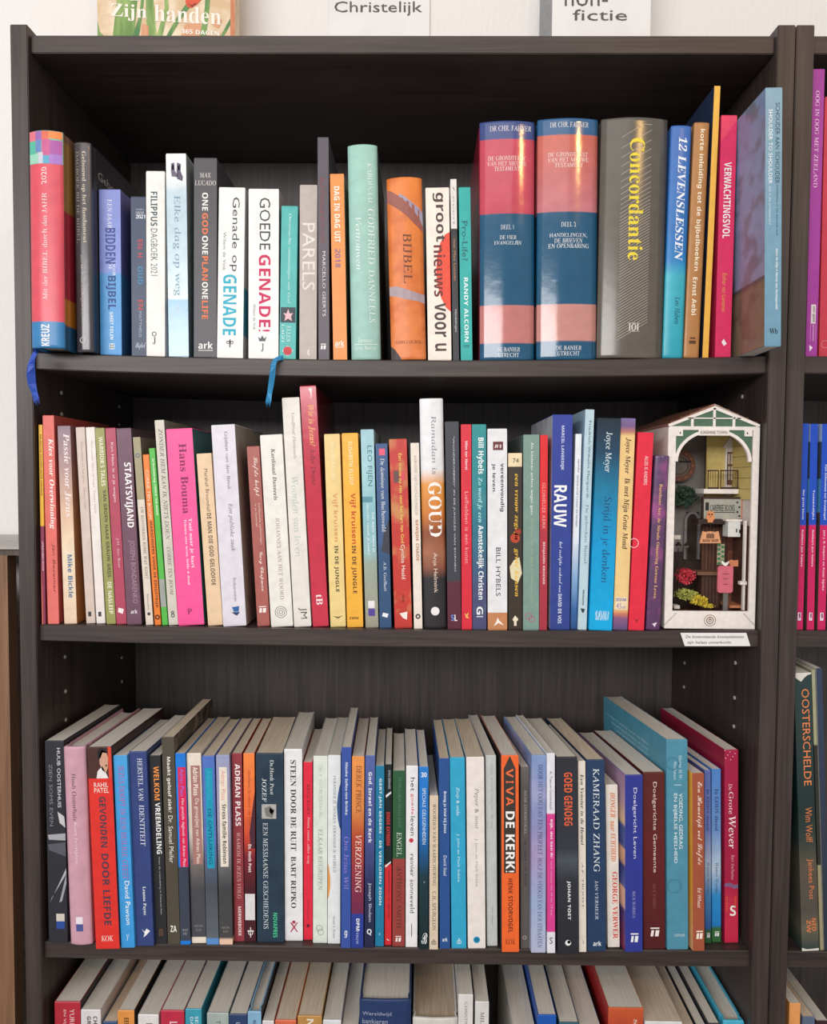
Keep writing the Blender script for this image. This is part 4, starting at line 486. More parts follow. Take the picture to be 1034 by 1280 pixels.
'v':(33,[19,22,17,24,15,25,15,28,16,32,20,39,18,38,16,36,15,37,21,43,25,44,27,43,28,40,27,39,27,36,24,32,24,30,21,27,23,24,27,26,32,29,30,30,30,32,29,34,31,38,33,43,35,44,39,44,41,40,39,35,35,29,38,30,41,33,42,31,40,30,38,28,34,28,31,25,28,23,25,22],[33,30,37,34,38,36,38,39,36,40,33,38,33,36,32,34,32,31]),
'w':(53,[22,22,17,24,15,28,15,30,16,32,18,34,19,36,21,38,20,39,17,36,15,37,17,38,18,40,20,41,22,43,24,44,34,44,24,30,23,25,24,24,26,26,28,27,30,29,32,32,34,34,39,42,40,44,50,44,42,31,41,29,41,25,43,24,45,25,47,25,49,27,52,29,50,30,50,36,52,41,55,44,59,44,61,42,61,40,58,32,56,30,58,31,60,31,61,33,62,31,58,29,54,28,51,25,48,23,45,22,41,22,35,24,33,29,31,27,29,26,27,23,24,22],[53,30,57,34,58,36,58,39,57,40,54,39,53,38,53,36,52,34,52,31]),
'y':(41,[47,29,42,25,37,23,33,17,30,12,27,8,24,5,20,2,14,1,9,3,8,5,8,7,9,11,12,14,17,18,24,21,28,22,31,28,26,24,22,22,20,22,18,23,16,27,17,29,17,31,20,36,21,37,21,39,20,39,18,36,16,35,16,34,14,36,16,37,17,39,22,43,26,44,29,43,30,40,30,37,23,26,24,24,26,26,30,29,32,32,34,36,37,39,40,44,49,44,38,26,44,29,45,30],[17,4,20,7,21,10,25,16,27,20,20,17,15,13,12,10,11,6,13,3]),
}
# ------------------------------------------------------------------ lettering
from mathutils.geometry import tessellate_polygon
_gc = {}
def glyph(f, ch):
    """(advance, points, triangles) of one letter; signs that a face lacks come from the plain one"""
    if (f, ch) in _gc: return _gc[f, ch]
    p = _GL[f].get(ch) or _GL['n'].get(ch)
    if p is None: r = (.3, [], [])
    else:
        k = 1.25/88
        loops = [[(c[i]*k-.15, c[i+1]*k-.32) for i in range(0, len(c), 2)] for c in p[1:]]
        def inside(q, c):
            r_ = False
            for i in range(len(c)):
                (xa, ya), (xb, yb) = c[i-1], c[i]
                if (ya > q[1]) != (yb > q[1]) and q[0] < (xb-xa)*(q[1]-ya)/(yb-ya)+xa: r_ = not r_
            return r_
        off = [0]
        for c in loops: off.append(off[-1]+len(c))
        dep = [sum(inside(c[0], d) for d in loops if d is not c) for c in loops]
        tris = []
        for i, c in enumerate(loops):
            if dep[i] % 2: continue
            grp = [i]+[j for j, d in enumerate(loops) if dep[j] == dep[i]+1 and inside(d[0], c)]
            im = [off[j]+k for j in grp for k in range(len(loops[j]))]
            tris += [tuple(im[k] for k in t) for t in tessellate_polygon([[Vector((x, y, 0)) for x, y in loops[j]] for j in grp])]
        r = (p[0]*k, [q for c in loops for q in c], tris)
    _gc[f, ch] = r; return r
FACE = {'n': ('n', 0), 's': ('n', 0), 'b': ('b', 0), 'o': ('n', .2), 'R': ('R', 0), 'r': ('i', -.2), 'i': ('i', 0), 'I': ('R', .2), 'c': ('c', 0), 'm': ('n', 0)}
_pending = []
def lettering(text, font, hexc, fn, parent, name='lettering', rough=.5):
    """fn maps (along 0..1, up 0..1) to local x,y,z; meshes are made at the end of the script in one go"""
    _pending.append((text, font, hexc, fn, parent, name, rough))
def flush_lettering():
    for text, font, hexc, fn, parent, name, rough in _pending:
        f, sh = FACE[font]; x = 0; pts = []; tris = []
        for ch in text:
            if ch == ' ': x += .32; continue
            adv, P, T = glyph(f, ch); o_ = len(pts)
            pts += [(x+px+sh*py, py) for px, py in P]; tris += [tuple(o_+i for i in t) for t in T]; x += adv
        x0 = min(p[0] for p in pts); x1 = max(p[0] for p in pts); y0 = min(p[1] for p in pts); y1 = max(p[1] for p in pts)
        me = bpy.data.meshes.new(name)
        me.from_pydata([tuple(fn((p[0]-x0)/max(1e-6, x1-x0), (p[1]-y0)/max(1e-6, y1-y0))) for p in pts], [], tris)
        me.materials.append(mat(hexc, rough))
        q = bpy.data.objects.new(name, me); C.objects.link(q); q.parent = parent

# ------------------------------------------------------------------ books
def ramp_mat(stops, ty, by, rough, mot=None):
    m = bpy.data.materials.new('book_cover_print'); m.use_nodes = True
    n = m.node_tree.nodes; l = m.node_tree.links; p = n['Principled BSDF']
    p.inputs['Roughness'].default_value = rough; p.inputs['Specular IOR Level'].default_value = .4 if rough > .25 else .6
    tc = n.new('ShaderNodeTexCoord')
    r = n.new('ShaderNodeValToRGB')
    if isinstance(stops, str): stops = [(stops, ty)]
    pts = []
    for s in stops:
        f = lambda y: 1-(y-ty)/(by-ty) if y > 2 else 1-y
        if len(s) == 3: pts += [(f(s[2])+.001, s[0]), (f(s[1])-.001, s[0])]
        else: pts.append((f(s[1]), s[0]))
    pts.sort(); e = r.color_ramp.elements
    e[0].position = max(0, min(1, pts[0][0])); e[0].color = lin(pts[0][1]); e.remove(e[1])
    for q, h in pts[1:]:
        k = e.new(max(0, min(1, q))); k.color = lin(h)
    if len(pts) > 1:
        sp = n.new('ShaderNodeSeparateXYZ'); l.new(tc.outputs['Generated'], sp.inputs[0]); l.new(sp.outputs['Z'], r.inputs['Fac'])
    no = n.new('ShaderNodeTexNoise'); no.inputs['Scale'].default_value = 90; no.inputs['Detail'].default_value = 6
    l.new(tc.outputs['Object'], no.inputs['Vector'])
    mr = n.new('ShaderNodeMapRange'); mr.inputs['From Min'].default_value = .3; mr.inputs['From Max'].default_value = .7
    mr.inputs['To Min'].default_value = .9; mr.inputs['To Max'].default_value = 1.06; l.new(no.outputs['Fac'], mr.inputs['Value'])
    mx = n.new('ShaderNodeMix'); mx.data_type = 'RGBA'; mx.blend_type = 'MULTIPLY'; mx.inputs[0].default_value = 1
    l.new(r.outputs['Color'], mx.inputs[6]); l.new(mr.outputs[0], mx.inputs[7])
    out = mx.outputs[2]
    if mot:
        n3 = n.new('ShaderNodeTexNoise'); n3.inputs['Scale'].default_value = mot[1]; n3.inputs['Detail'].default_value = 4
        l.new(tc.outputs['Object'], n3.inputs['Vector'])
        m3 = n.new('ShaderNodeMapRange'); m3.inputs['From Min'].default_value = .5; m3.inputs['From Max'].default_value = .62; m3.inputs['To Max'].default_value = mot[2]
        l.new(n3.outputs['Fac'], m3.inputs['Value'])
        m4 = n.new('ShaderNodeMix'); m4.data_type = 'RGBA'; l.new(m3.outputs[0], m4.inputs[0]); l.new(out, m4.inputs[6]); m4.inputs[7].default_value = lin(mot[0]); out = m4.outputs[2]
    l.new(out, p.inputs['Base Color'])
    b = n.new('ShaderNodeBump'); b.inputs['Strength'].default_value = .12; b.inputs['Distance'].default_value = .001
    l.new(no.outputs['Fac'], b.inputs['Height']); l.new(b.outputs['Normal'], p.inputs['Normal'])
    return m

ROWS = {k: [] for k in ('1', '2', '3', '4', 'r1', 'r2', 'r3', 'r4')}
WHERE = {'1': 'top shelf', '2': 'second shelf', '3': 'third shelf', '4': 'lowest visible shelf', 'r1': "second case's top shelf", 'r2': "second case's middle shelf", 'r3': "second case's third shelf", 'r4': "second case's lowest shelf"}
def B(row, label, q, style, cols, texts=(), **o):
    ROWS[row].append(dict(row=row, label=label, q=q, style=style, cols=cols, texts=texts, **o))

def place(row, books):
    rn = int(row[-1])
    for b in books:
        q = b['q']
        if len(q) == 3: q = (q[0], q[1], q[2], None, None, None)
        tl, tr, ty, bl, br, by = q
        Y = b.get('Y')
        if Y is None:
            if rn in (2, 3) and by:
                mx = (bl+br)/2; d = ray(mx, by); z = None; Y = .0
                for _ in range(3):
                    x = at(mx, by, Y).x; t = (shelf_z(rn, x)-EYE.z)/d.z; Y = EYE.y+d.y*t
                Y = max(-.03, min(.05, Y)) if rn == 3 else max(-.012, min(.03, Y))
                if rn == 2: Y = Y*.6+.004*.4
            else: Y = .006
        b['Y'] = Y
        a, c = at(tl, ty, Y), at(tr, ty, Y)
        if bl is None:
            e, f = a, c; b['by'] = ty+(a.z-SAG[rn][0])*FPX/(CD+Y)
        else: e, f = at(bl, by, Y), at(br, by, Y); b['by'] = by
        zs = max(shelf_z(rn, e.x), shelf_z(rn, f.x), shelf_z(rn, (e.x+f.x)/2)) if row[0] != 'r' else SAG[rn][0]
        b['zs'] = zs; b['h'] = (a.z+c.z)/2-zs; b['e'] = [e.x, f.x, a.x, c.x]; b['ty'] = ty
    books.sort(key=lambda b: b['e'][0]+b['e'][1])
    at_h = lambda e, s, k: e[s]+(e[2+s]-e[s])*k
    for it in range(6):
        for p, n in zip(books, books[1:]):
            g = .0003
            ov = p['e'][1]-n['e'][0]+g
            if ov > 0: p['e'][1] -= ov/2; n['e'][0] += ov/2
            hm = min(p['h'], n['h']); kp, kn = hm/p['h'], hm/n['h']
            ov = at_h(p['e'], 1, kp)-at_h(n['e'], 0, kn)+g
            if ov > 0: p['e'][3] -= ov/2/kp; n['e'][2] += ov/2/kn
        lo_, hi_ = (-.3802, .3802) if row[0] != 'r' else (.4205, 1.18)
        for b in books:
            e = b['e']
            for i in (0, 2):
                d = max(0, lo_-e[i])
                if d: e[i] += d; e[i+1] = max(e[i+1], e[i]+.004)
                d = max(0, e[i+1]-hi_)
                if d: e[i+1] -= d
        for b in books:
            e = b['e']; wb, wt = e[1]-e[0], e[3]-e[2]; wm = (wb+wt)/2; cb, ct = (e[0]+e[1])/2, (e[2]+e[3])/2
            e[0], e[1], e[2], e[3] = cb-wm/2, cb+wm/2, ct-wm/2, ct+wm/2
    for b in books:
        e = b['e']; b['w'] = e[1]-e[0]-.0003; b['x'] = (e[0]+e[1])/2; b['th'] = math.atan2((e[2]+e[3])/2-b['x'], b['h'])

def spine_profile(w, style, bulge):
    n = 8 if bulge > 0 else 1
    return [(-w/2+w*i/n, -bulge*(1-(2*i/n-1)**2)) for i in range(n+1)]

def build(b):
    w, h, st = b['w'], b['h'], b['style']
    hard = st in 'hr'
    t = .0022 if hard else .00035
    if w < .009: t = min(t, w*.12)
    ov = .003 if hard else 0
    D = b.get('D') or max(.10, min(.17, h*.62))
    bul = b.get('bul', {'r': .13, 'h': .0, 'p': 0.0}[st])*w
    if b.get('thin'): bul = 0
    o = empty('book', (b['x'], b['Y'], b['zs']+abs(math.sin(b['th']))*w/2+.0001), b['label']+' on the '+WHERE[b['row']] if not b.get('full') else b['label'], 'book', 'books on the '+WHERE[b['row']], (0, b['th'], 0))
    rough = b.get('rough', .38)
    m0 = ramp_mat(b['cols'], b['ty'], b['by'], rough, b.get('mot'))
    mats = [m0]
    mL = mR = 0
    for key in ('L', 'S'):
        if b.get(key):
            mats.append(ramp_mat(b[key], b['ty'], b['by'], rough, b.get('smot')))
            if key == 'L': mL = len(mats)-1
            else: mR = len(mats)-1
    prof = spine_profile(w, st, bul)
    groove = .0012 if hard and w > .012 else 0
    P = [(-w/2, D)]
    I = [(-w/2+t, D)]
    if groove:
        P += [(-w/2, .012), (-w/2+groove, .008), (-w/2, .004)]; I += [(-w/2+t, .012), (-w/2+t+groove, .008), (-w/2+t, .004)]
    nl = len(P)
    P += prof; I += [(x*(1-2*t/w), y+t) for x, y in prof]
    nr = len(P)
    if groove:
        P += [(w/2, .004), (w/2-groove, .008), (w/2, .012)]; I += [(w/2-t, .004), (w/2-t-groove, .008), (w/2-t, .012)]
    P.append((w/2, D)); I.append((w/2-t, D))
    bm = bmesh.new(); n = len(P)
    # the spine ends are softly rounded: two extra rings near top and bottom
    r0 = min(.0012, w*.06)
    rings = []
    for z, k in ((0, r0*.6), (r0, 0), (r0*3, 0), (h-r0*3, 0), (h-r0, 0), (h, r0*.6)):
        rings.append([bm.verts.new((x*(1-2*k/w), y+(k if nl <= i < nr else 0), z)) for i, (x, y) in enumerate(P)])
    for A, Bq in zip(rings, rings[1:]):
        for i in range(n-1):
            f = bm.faces.new((A[i], A[i+1], Bq[i+1], Bq[i])); f.material_index = mL if i <= nl-1 else (mR if i >= nr-1 else 0)
            if bul and nl-1 < i < nr-1: f.smooth = True
    lo = [bm.verts.new((x, y, 0.0)) for x, y in I]; hi = [bm.verts.new((x, y, h)) for x, y in I]
    for i in range(n-1):
        bm.faces.new((hi[i], hi[i+1], lo[i+1], lo[i]))
        bm.faces.new((rings[-1][i], rings[-1][i+1], hi[i+1], hi[i])); bm.faces.new((lo[i], lo[i+1], rings[0][i+1], rings[0][i]))
    for i in (0, n-1): bm.faces.new((rings[0][i], *[r[i] for r in rings[1:]], hi[i], lo[i]))
    mesh_obj('cover', bm, mats, o)
    bm = bmesh.new()
    zt, zb = h-ov-(0 if hard else .0004), ov+.0004
    x0, x1 = -w/2+t+.00005, w/2-t-.00005
    dip = .0012 if w > .014 and hard else .0004
    nx = 6; top = []; bot = []
    for i in range(nx+1):
        x = x0+(x1-x0)*i/nx; k = 1-(2*i/nx-1)**2
        yf = t+.0003-bul*k*.9+(0.003 if hard else 0)
        zc = zt-dip*k
        top.append((bm.verts.new((x, yf, zc)), bm.verts.new((x, D-ov-.0008-.0008*k, zc))))
        bot.append((bm.verts.new((x, yf, zb)), bm.verts.new((x, D-ov-.0008-.0008*k, zb))))
    for i in range(nx):
        bm.faces.new((top[i][0], top[i+1][0], top[i+1][1], top[i][1])); bm.faces.new((bot[i][1], bot[i+1][1], bot[i+1][0], bot[i][0]))
        bm.faces.new((bot[i][0], bot[i+1][0], top[i+1][0], top[i][0])); bm.faces.new((top[i][1], top[i+1][1], bot[i+1][1], bot[i][1]))
    bm.faces.new((bot[0][1], bot[0][0], top[0][0], top[0][1])); bm.faces.new((bot[nx][0], bot[nx][1], top[nx][1], top[nx][0]))
    mesh_obj('page_block', bm, PG[b.get('pg', 0)], o)
    Zp = lambda y: h*(1-(y-b['ty'])/(b['by']-b['ty']))
    yy = lambda u: -bul*(1-(2*u-1)**2)
    EPS = .00014 if not bul else .00026
    def fnmap(y0, y1, u0, u1, d, lift=0):
        za, zb_ = Zp(y0), Zp(y1)
        def f(a, c):
            if d == 'd': u, z = u0+c*(u1-u0), za+a*(zb_-za)
            elif d == 'u': u, z = u1-c*(u1-u0), zb_+a*(za-zb_)
            else: u, z = u0+a*(u1-u0), zb_+c*(za-zb_)
            return ((u-.5)*w, yy(u)-EPS-lift, z)
        return f
    def fnface(side, y0, y1, v0, v1, d):
        za, zb_ = Zp(y0), Zp(y1); s = -1 if side == 'L' else 1
        def f(a, c):
            if d == 'h': v, z = (v0+a*(v1-v0)) if s > 0 else (v1-a*(v1-v0)), zb_+c*(za-zb_)
            else: v, z = (v0+c*(v1-v0)) if s > 0 else (v1-c*(v1-v0)), za+a*(zb_-za)
            return (s*(w/2+.00012), v*D, z)
        return f
    for T in b['texts']:
        k = T[0]
        if k == '#':     # printed patch: ('#', colour or material, y0, y1, u0, u1)
            _, hx, y0, y1, u0, u1 = T[:6]
            bm = bmesh.new(); nn = 8 if bul else 1; pv = None
            for i in range(nn+1):
                u = u0+(u1-u0)*i/nn
                c = [bm.verts.new(((u-.5)*w, yy(u)-EPS*.5, Zp(y))) for y in (y1, y0)]
                if pv: bm.faces.new((pv[0], c[0], c[1], pv[1]))
                pv = c
            mesh_obj('printed_patch', bm, hx if not isinstance(hx, str) else mat(hx, rough+.05), o)
        elif k == '~':   # printed band following a curve: ('~', colour, [(u, y0, y1), ...])
            bm = bmesh.new(); pv = None
            for u, y0, y1 in T[2]:
                c = [bm.verts.new(((u-.5)*w, yy(u)-EPS*.75, Zp(y))) for y in (y1, y0)]
                if pv: bm.faces.new((pv[0], c[0], c[1], pv[1]))
                pv = c
            mesh_obj('printed_band', bm, mat(T[1], rough+.05) if isinstance(T[1], str) else T[1], o)
        elif k == '*':   # printed shape: ('*', colour, [(u, y), ...])
            bm = bmesh.new(); bm.faces.new([bm.verts.new(((u-.5)*w, yy(u)-EPS*.9, Zp(y))) for u, y in T[2]])
            bmesh.ops.recalc_face_normals(bm, faces=bm.faces[:])
            mesh_obj('printed_shape', bm, mat(T[1], rough+.05), o)
        elif k == 'o':   # printed disc or ring: ('o', colour, u, y, radius px, inner radius px)
            _, hx, u, y, r, ri = T; s = h/(b['by']-b['ty'])
            bm = bmesh.new(); nn = 20
            cz, cx = Zp(y), (u-.5)*w
            out = [bm.verts.new((cx+math.cos(a)*r*s, yy(u)-EPS*1.0, cz+math.sin(a)*r*s)) for a in [i*2*math.pi/nn for i in range(nn)]]
            if ri:
                inn = [bm.verts.new((cx+math.cos(a)*ri*s, yy(u)-EPS*1.0, cz+math.sin(a)*ri*s)) for a in [i*2*math.pi/nn for i in range(nn)]]
                for i in range(nn): bm.faces.new((out[i], out[(i+1) % nn], inn[(i+1) % nn], inn[i]))
            else: bm.faces.new(out)
            mesh_obj('printed_mark', bm, mat(hx, rough+.05), o)
        elif k in ('@L', '@S'):
            _, s_, fo, hx, y0, y1, v0, v1, d = T
            lettering(s_, fo, hx, fnface('L' if k == '@L' else 'S', y0, y1, v0, v1, d), o)
        else:
            s_, fo, hx, y0, y1, u0, u1 = T[:7]; d = T[7] if len(T) > 7 else 'd'
            lettering(s_, fo, hx, fnmap(y0, y1, u0, u1, d), o)
    b['obj'] = o; b['Dd'] = D; b['t'] = t
    return o
def TT(y, u0=.25, u1=.75, c='f0ece8', k=9):      # publisher mark: a bar over two slanted blocks
    m = (u0+u1)/2
    return [('#', c, y, y+k*.14, u0, u1), ('*', c, [(u0+.05, y+k*.3), (m-.04, y+k*.3), (m-.08, y+k), (u0, y+k)]), ('*', c, [(m+.04, y+k*.3), (u1, y+k*.3), (u1-.05, y+k), (m, y+k)])]
def SQ(y, a='e8e4e8', c='3c4c90', k=9, u0=.35, u1=.75):   # white square over a dark square
    return [('#', a, y, y+k, u0, u1), ('#', c, y+k, y+2*k, u0, u1)]
def DI(y, c='f0e8e8', u=.5, k=5, s=.3):
    return [('*', c, [(u-s*.7, y), (u+s, y+k*.4), (u+s*.6, y+k*1.6), (u-s, y+k*1.1)])]
# ------------------------------------------------------------------ top shelf (pixel measures of the photograph, turned into metres by at())
B('1', 'red and blue hardcover with mosaic head and blue bookmark ribbon', (36.8, 79.3, 165, 40.1, 81.4, 435.5), 'r', [('8ac0a8', 165, 206), ('dc5464', 206, 402), ('3a80b8', 402, 435)],
  [('#', 'e07888', 166, 178, 0, .22), ('#', '9a6ab0', 166, 177, .22, .42), ('#', 'e06a50', 166, 176, .42, .62), ('#', 'f08a48', 166, 175, .62, .98), ('#', '6a88c0', 177, 192, .22, .4), ('#', 'c85a90', 176, 196, .42, .66), ('#', 'b05aa8', 177, 194, .66, .98),
   ('#', '58b8a0', 178, 194, 0, .2), ('#', 'c8c8d8', 192, 206, .3, .45), ('#', 'a878c8', 194, 206, .64, .98), ('#', '5aa8c8', 196, 206, .45, .64), ('#', '9ad0b8', 194, 206, 0, .3),
   ('Mit der BIBEL durch das JAHR', 'r', 'f4e0e0', 242, 375, .40, .56, 'u'), ('2020', 'r', 'f4e0e0', 210.5, 232, .40, .56, 'u'), ('KREUZ', 'b', 'f0f4f8', 406, 433, .35, .60, 'u')],
  S=[('8a6858', 165, 175), ('a07840', 175, 262), ('a82c3c', 262, 372), ('c87c30', 372, 405), ('2c5c84', 405, 435)], Y=-.024, D=.15, rough=.3)
B('1', 'dark grey glossy hardcover with two lines of beige lettering', (91, 117.5, 178.7, 97.4, 119.3, 439), 'r', [('565154', 178), ('4a464a', 300), ('403c42', 439)],
  [('Gebouwd op het fundament', 'R', 'cdbfae', 190, 303, .46, .74), ('DAGBOEK BIJ DE BIJBEL', 'r', 'a8a09c', 190, 303, .14, .32), ('ds. W. Golverdingen e.a.', 'i', 'b4a8a4', 318, 395, .30, .52), ('o', 'b4a8a4', .42, 424, 4, 3),
   ('@S', 'Gebouwd op', 's', 'a8a4a0', 205, 219, .10, .7, 'h')], S=[('3c3a40', 178), ('2c2c34', 439)], Y=-.008, D=.16, rough=.2)
B('1', 'blue paperback shading from lavender to sky blue with navy lettering', (121.1, 151, 236.7, 123.2, 152, 441.8), 'p', [('8490d4', 237), ('8090d8', 338), ('4c98d8', 342), ('4c9cdc', 442)],
  [('EEN JAAR', 'r', 'f0f0fc', 249, 285, .38, .6), ('BIDDEN', 'b', '3c4c94', 284, 328, .28, .75), ('DOOR', 'n', 'e8f0fc', 327, 343, .6, .74), ('DE', 'n', 'e8f0fc', 327, 335, .42, .56), ('BIJBEL', 'b', '2c4a8c', 343, 385, .28, .75), ('GREET FOLEN', 'b', 'e8f4fc', 388, 422, .46, .62),
   ('#', 'e8f4fc', 427, 434, .44, .66), ('#', '4c98d8', 428, 430, .47, .53), ('#', '4c98d8', 428, 430, .57, .63), ('#', '4c98d8', 431, 433, .47, .53), ('#', '4c98d8', 431, 433, .57, .63)], S=[('6a68a8', 237), ('5a60a4', 338), ('3c70ac', 342), ('38689c', 442)], D=.14)
B('1', 'small dark navy book with red and blue letters', (163, 182.3, 245.7, 165, 182.8, 441.8), 'p', '34425e', [('VOOR J.', 'n', 'c8ccd8', 260.5, 263, .35, .9, 'h'), ('HERDER', 'n', 'c8ccd8', 264, 267, .35, .9, 'h'), ('2021', 'b', 'e8ecf4', 267.8, 272.5, .35, .98, 'h'),
   ('EN H', 'b', 'b84858', 298, 320, .45, .8), ('OUD', 'b', '3c88b4', 331, 353, .45, .8), ('EN', 'b', 'c04c54', 372, 384, .45, .8), ('MATTHEUS', 'n', 'a8b4cc', 386, 418, .5, .7), ('Bijbel', 'c', 'c8ccdc', 424, 434, .25, .95, 'h')], D=.13, Y=.008)
B('1', 'white paperback diary with dark teal condensed lettering', (182.3, 206.2, 213.8, 183.2, 206.2, 442.3), 'p', 'eeeae6', [('FILIPPUS', 'b', '39535c', 239, 281, .24, .60), ('DAGBOEK 2021', 'n', '64747a', 284, 342, .24, .60), ('o', '40484c', .42, 414, 3, 2), ('J', 'R', '40484c', 418, 427, .34, .52, 'h')], D=.14)
B('1', 'tall pale blue book with a pair of boots at its head', (207, 232.8, 192, 211.2, 236, 443.8), 'p', [('ecf0f0', 192), ('e4ecec', 228), ('c4d8e4', 238), ('bcd4e0', 350), ('c8d8dc', 370), ('6aa4cc', 373), ('88b4d4', 400), ('a8cce4', 444)],
  [('Elke dag op weg', 'r', '7898ac', 243, 367, .28, .7), ('*', '6a6078', [(.26, 204), (.42, 203), (.43, 213), (.56, 218), (.55, 221), (.28, 220), (.24, 213)]), ('*', 'c8c0d0', [(.3, 206), (.38, 206), (.38, 212), (.3, 212)]), ('*', '584e68', [(.55, 203), (.74, 205), (.72, 214), (.84, 221), (.8, 226), (.54, 223), (.52, 214)]), ('*', 'c8c0d0', [(.6, 207), (.68, 207), (.67, 213), (.6, 212)]), ('PREKEN', 'n', 'd8ecf8', 378, 390, .4, .55)], S=[('b8c4c8', 192), ('98b0bc', 370), ('7c98b0', 444)], D=.15, rough=.2)
B('1', 'charcoal book with white and orange capitals', (241.3, 272.5, 197.3, 243.3, 270, 444.4), 'p', '4a484e', [('MAX', 'r', 'e0d8d0', 215.5, 221.5, .26, .74, 'h'), ('LUCADO', 'r', 'e0d8d0', 225, 231, .04, .96, 'h'), ('ONE', 'b', 'f4f0ec', 240, 262, .36, .62), ('GOD', 'b', 'f07848', 265, 291, .36, .62), ('ONE', 'b', 'f4f0ec', 293, 316, .36, .62), ('PLAN', 'b', 'f07848', 318, 348, .36, .62), ('ONE', 'b', 'f4f0ec', 350, 371, .36, .62), ('LIFE', 'b', 'f07848', 373, 396, .36, .62), ('ark', 'b', 'f0f0f0', 424, 433, .2, .84, 'h'), ('#', 'f0f0f0', 434.5, 435.2, .2, .84)], D=.14)
B('1', 'white paperback with thin grey letters above turquoise capitals', (273.5, 307, 234, 271, 303.5, 445), 'p', 'f0efec', [('Genade op', 's', '383c42', 246, 337, .44, .80), ('GENADE', 'b', '28b0cc', 341, 416, .2, .72), ('Willem de Vink', 'n', '787c80', 289, 336, .18, .3), ('#', '484848', 421, 431, .47, .52), ('#', '484848', 423, 424, .36, .62), ('o', '484848', .42, 425, 2, 1.2), ('o', '484848', .57, 425, 2, 1.2)], S=[('b8b8b8', 234, 356), ('3c8ca4', 356, 415), ('b8b8b8', 415, 446)], D=.14)
B('1', 'white paperback with thin grey letters above crimson capitals', (311.2, 348.3, 236, 310, 349, 446.4), 'p', 'f0eeec', [('GOEDE', 's', '3c4044', 247, 311, .36, .72), ('GENADE!', 'b', 'cc1c58', 317, 412, .34, .73), ('Willem de Vink', 'n', '787c80', 378, 410, .15, .24), ('*', '505058', [(.36, 424), (.32, 418), (.4, 421), (.46, 416.5), (.52, 421), (.6, 418), (.56, 424)]), ('J', 'R', '505058', 427, 437, .42, .52, 'h')], S=[('b0acac', 236, 376), ('8c2444', 376, 415), ('b0acac', 415, 446)], D=.14)
B('1', 'small teal book with a flower picture and blue bookmark ribbon', (351.9, 372.6, 257.4, 348.9, 369.7, 447), 'p', '48b4b0', [('Onverwachte ontmoetingen met God', 'i', 'd4f0ee', 267, 377, .40, .64), ('#', '243440', 382, 401, .04, .96), ('*', 'e8b8c0', [(.5, 384), (.6, 390), (.8, 389), (.68, 393), (.74, 399), (.5, 396), (.28, 399), (.34, 393), (.2, 389), (.4, 390)]), ('ELLEN', 'r', 'e4f4f4', 405, 425, .42, .66), ('LAGO', 'r', 'e4f4f4', 403, 425, .1, .3), ('o', 'c83038', .5, 436, 5.5, 0), ('#', 'f0ecec', 430, 442, .42, .58), ('#', 'f0ecec', 434.6, 437.4, .2, .8)], D=.11)
B('1', 'grey beige paperback with large thin pale capitals', (374.9, 396.8, 231, 374, 396, 447.7), 'p', 'b9ada6', [('PARELS', 's', 'e4ded8', 278, 361, .15, .88), ('COEN', 'n', 'd0c8c0', 413, 416, .25, .75, 'h'), ('*', 'e0dad4', [(.45, 436), (.62, 434), (.56, 438), (.62, 442), (.45, 441)])], D=.14)
B('1', 'tall thin dark brown book rising above its neighbours', (397.2, 410.4, 171.5, 397.6, 412.4, 447.7), 'p', '57505a', [('BUITENGEWOON', 's', '8a4850', 221, 301, .2, .6), ('MARCELLO GEERTS', 's', 'dcd8d8', 312, 393, .4, .68)]+TT(427, .2, .7, 'f0ecec', 7), D=.15)
B('1', 'slim orange paperback diary with white and mauve lettering', (412.2, 430.3, 217.4, 416.9, 434, 448.7), 'p', 'f2944a', [('DAG IN DAG UIT', 'b', 'fff4e8', 233, 302, .26, .66), ('2018', 'b', '8a7090', 310, 333, .26, .66), ('ark', 'b', 'fff4e8', 424, 431, .15, .8, 'h'), ('#', 'fff4e8', 432, 432.7, .15, .8)], S=[('a8a48c', 217), ('6c6c48', 380), ('3c3c28', 449)], D=.13)
B('1', 'thick pale sea green hardcover with white lettering in two lines', (434.2, 472, 182.5, 439.8, 476, 449), 'r', [('a0ccc0', 182), ('9cc4bc', 449)], [('KARDINAAL', 'r', 'e8f4ee', 206, 257, .66, .82), ('GODFRIED', 'r', 'e8f4ee', 262, 330, .64, .86), ('DANNEELS', 'r', 'e8f4ee', 337, 403, .64, .84), ('Vertrouwen', 'i', 'e8f4ee', 272, 337, .22, .42), ('lannoo', 'r', 'e8f4ee', 422, 427.5, .25, .75, 'h'), ('#', 'e8f4ee', 429.3, 430, .1, .9), ('ten have', 'r', 'e8f4ee', 431.5, 436.5, .14, .86, 'h')], S='3c5454', D=.15, rough=.45)
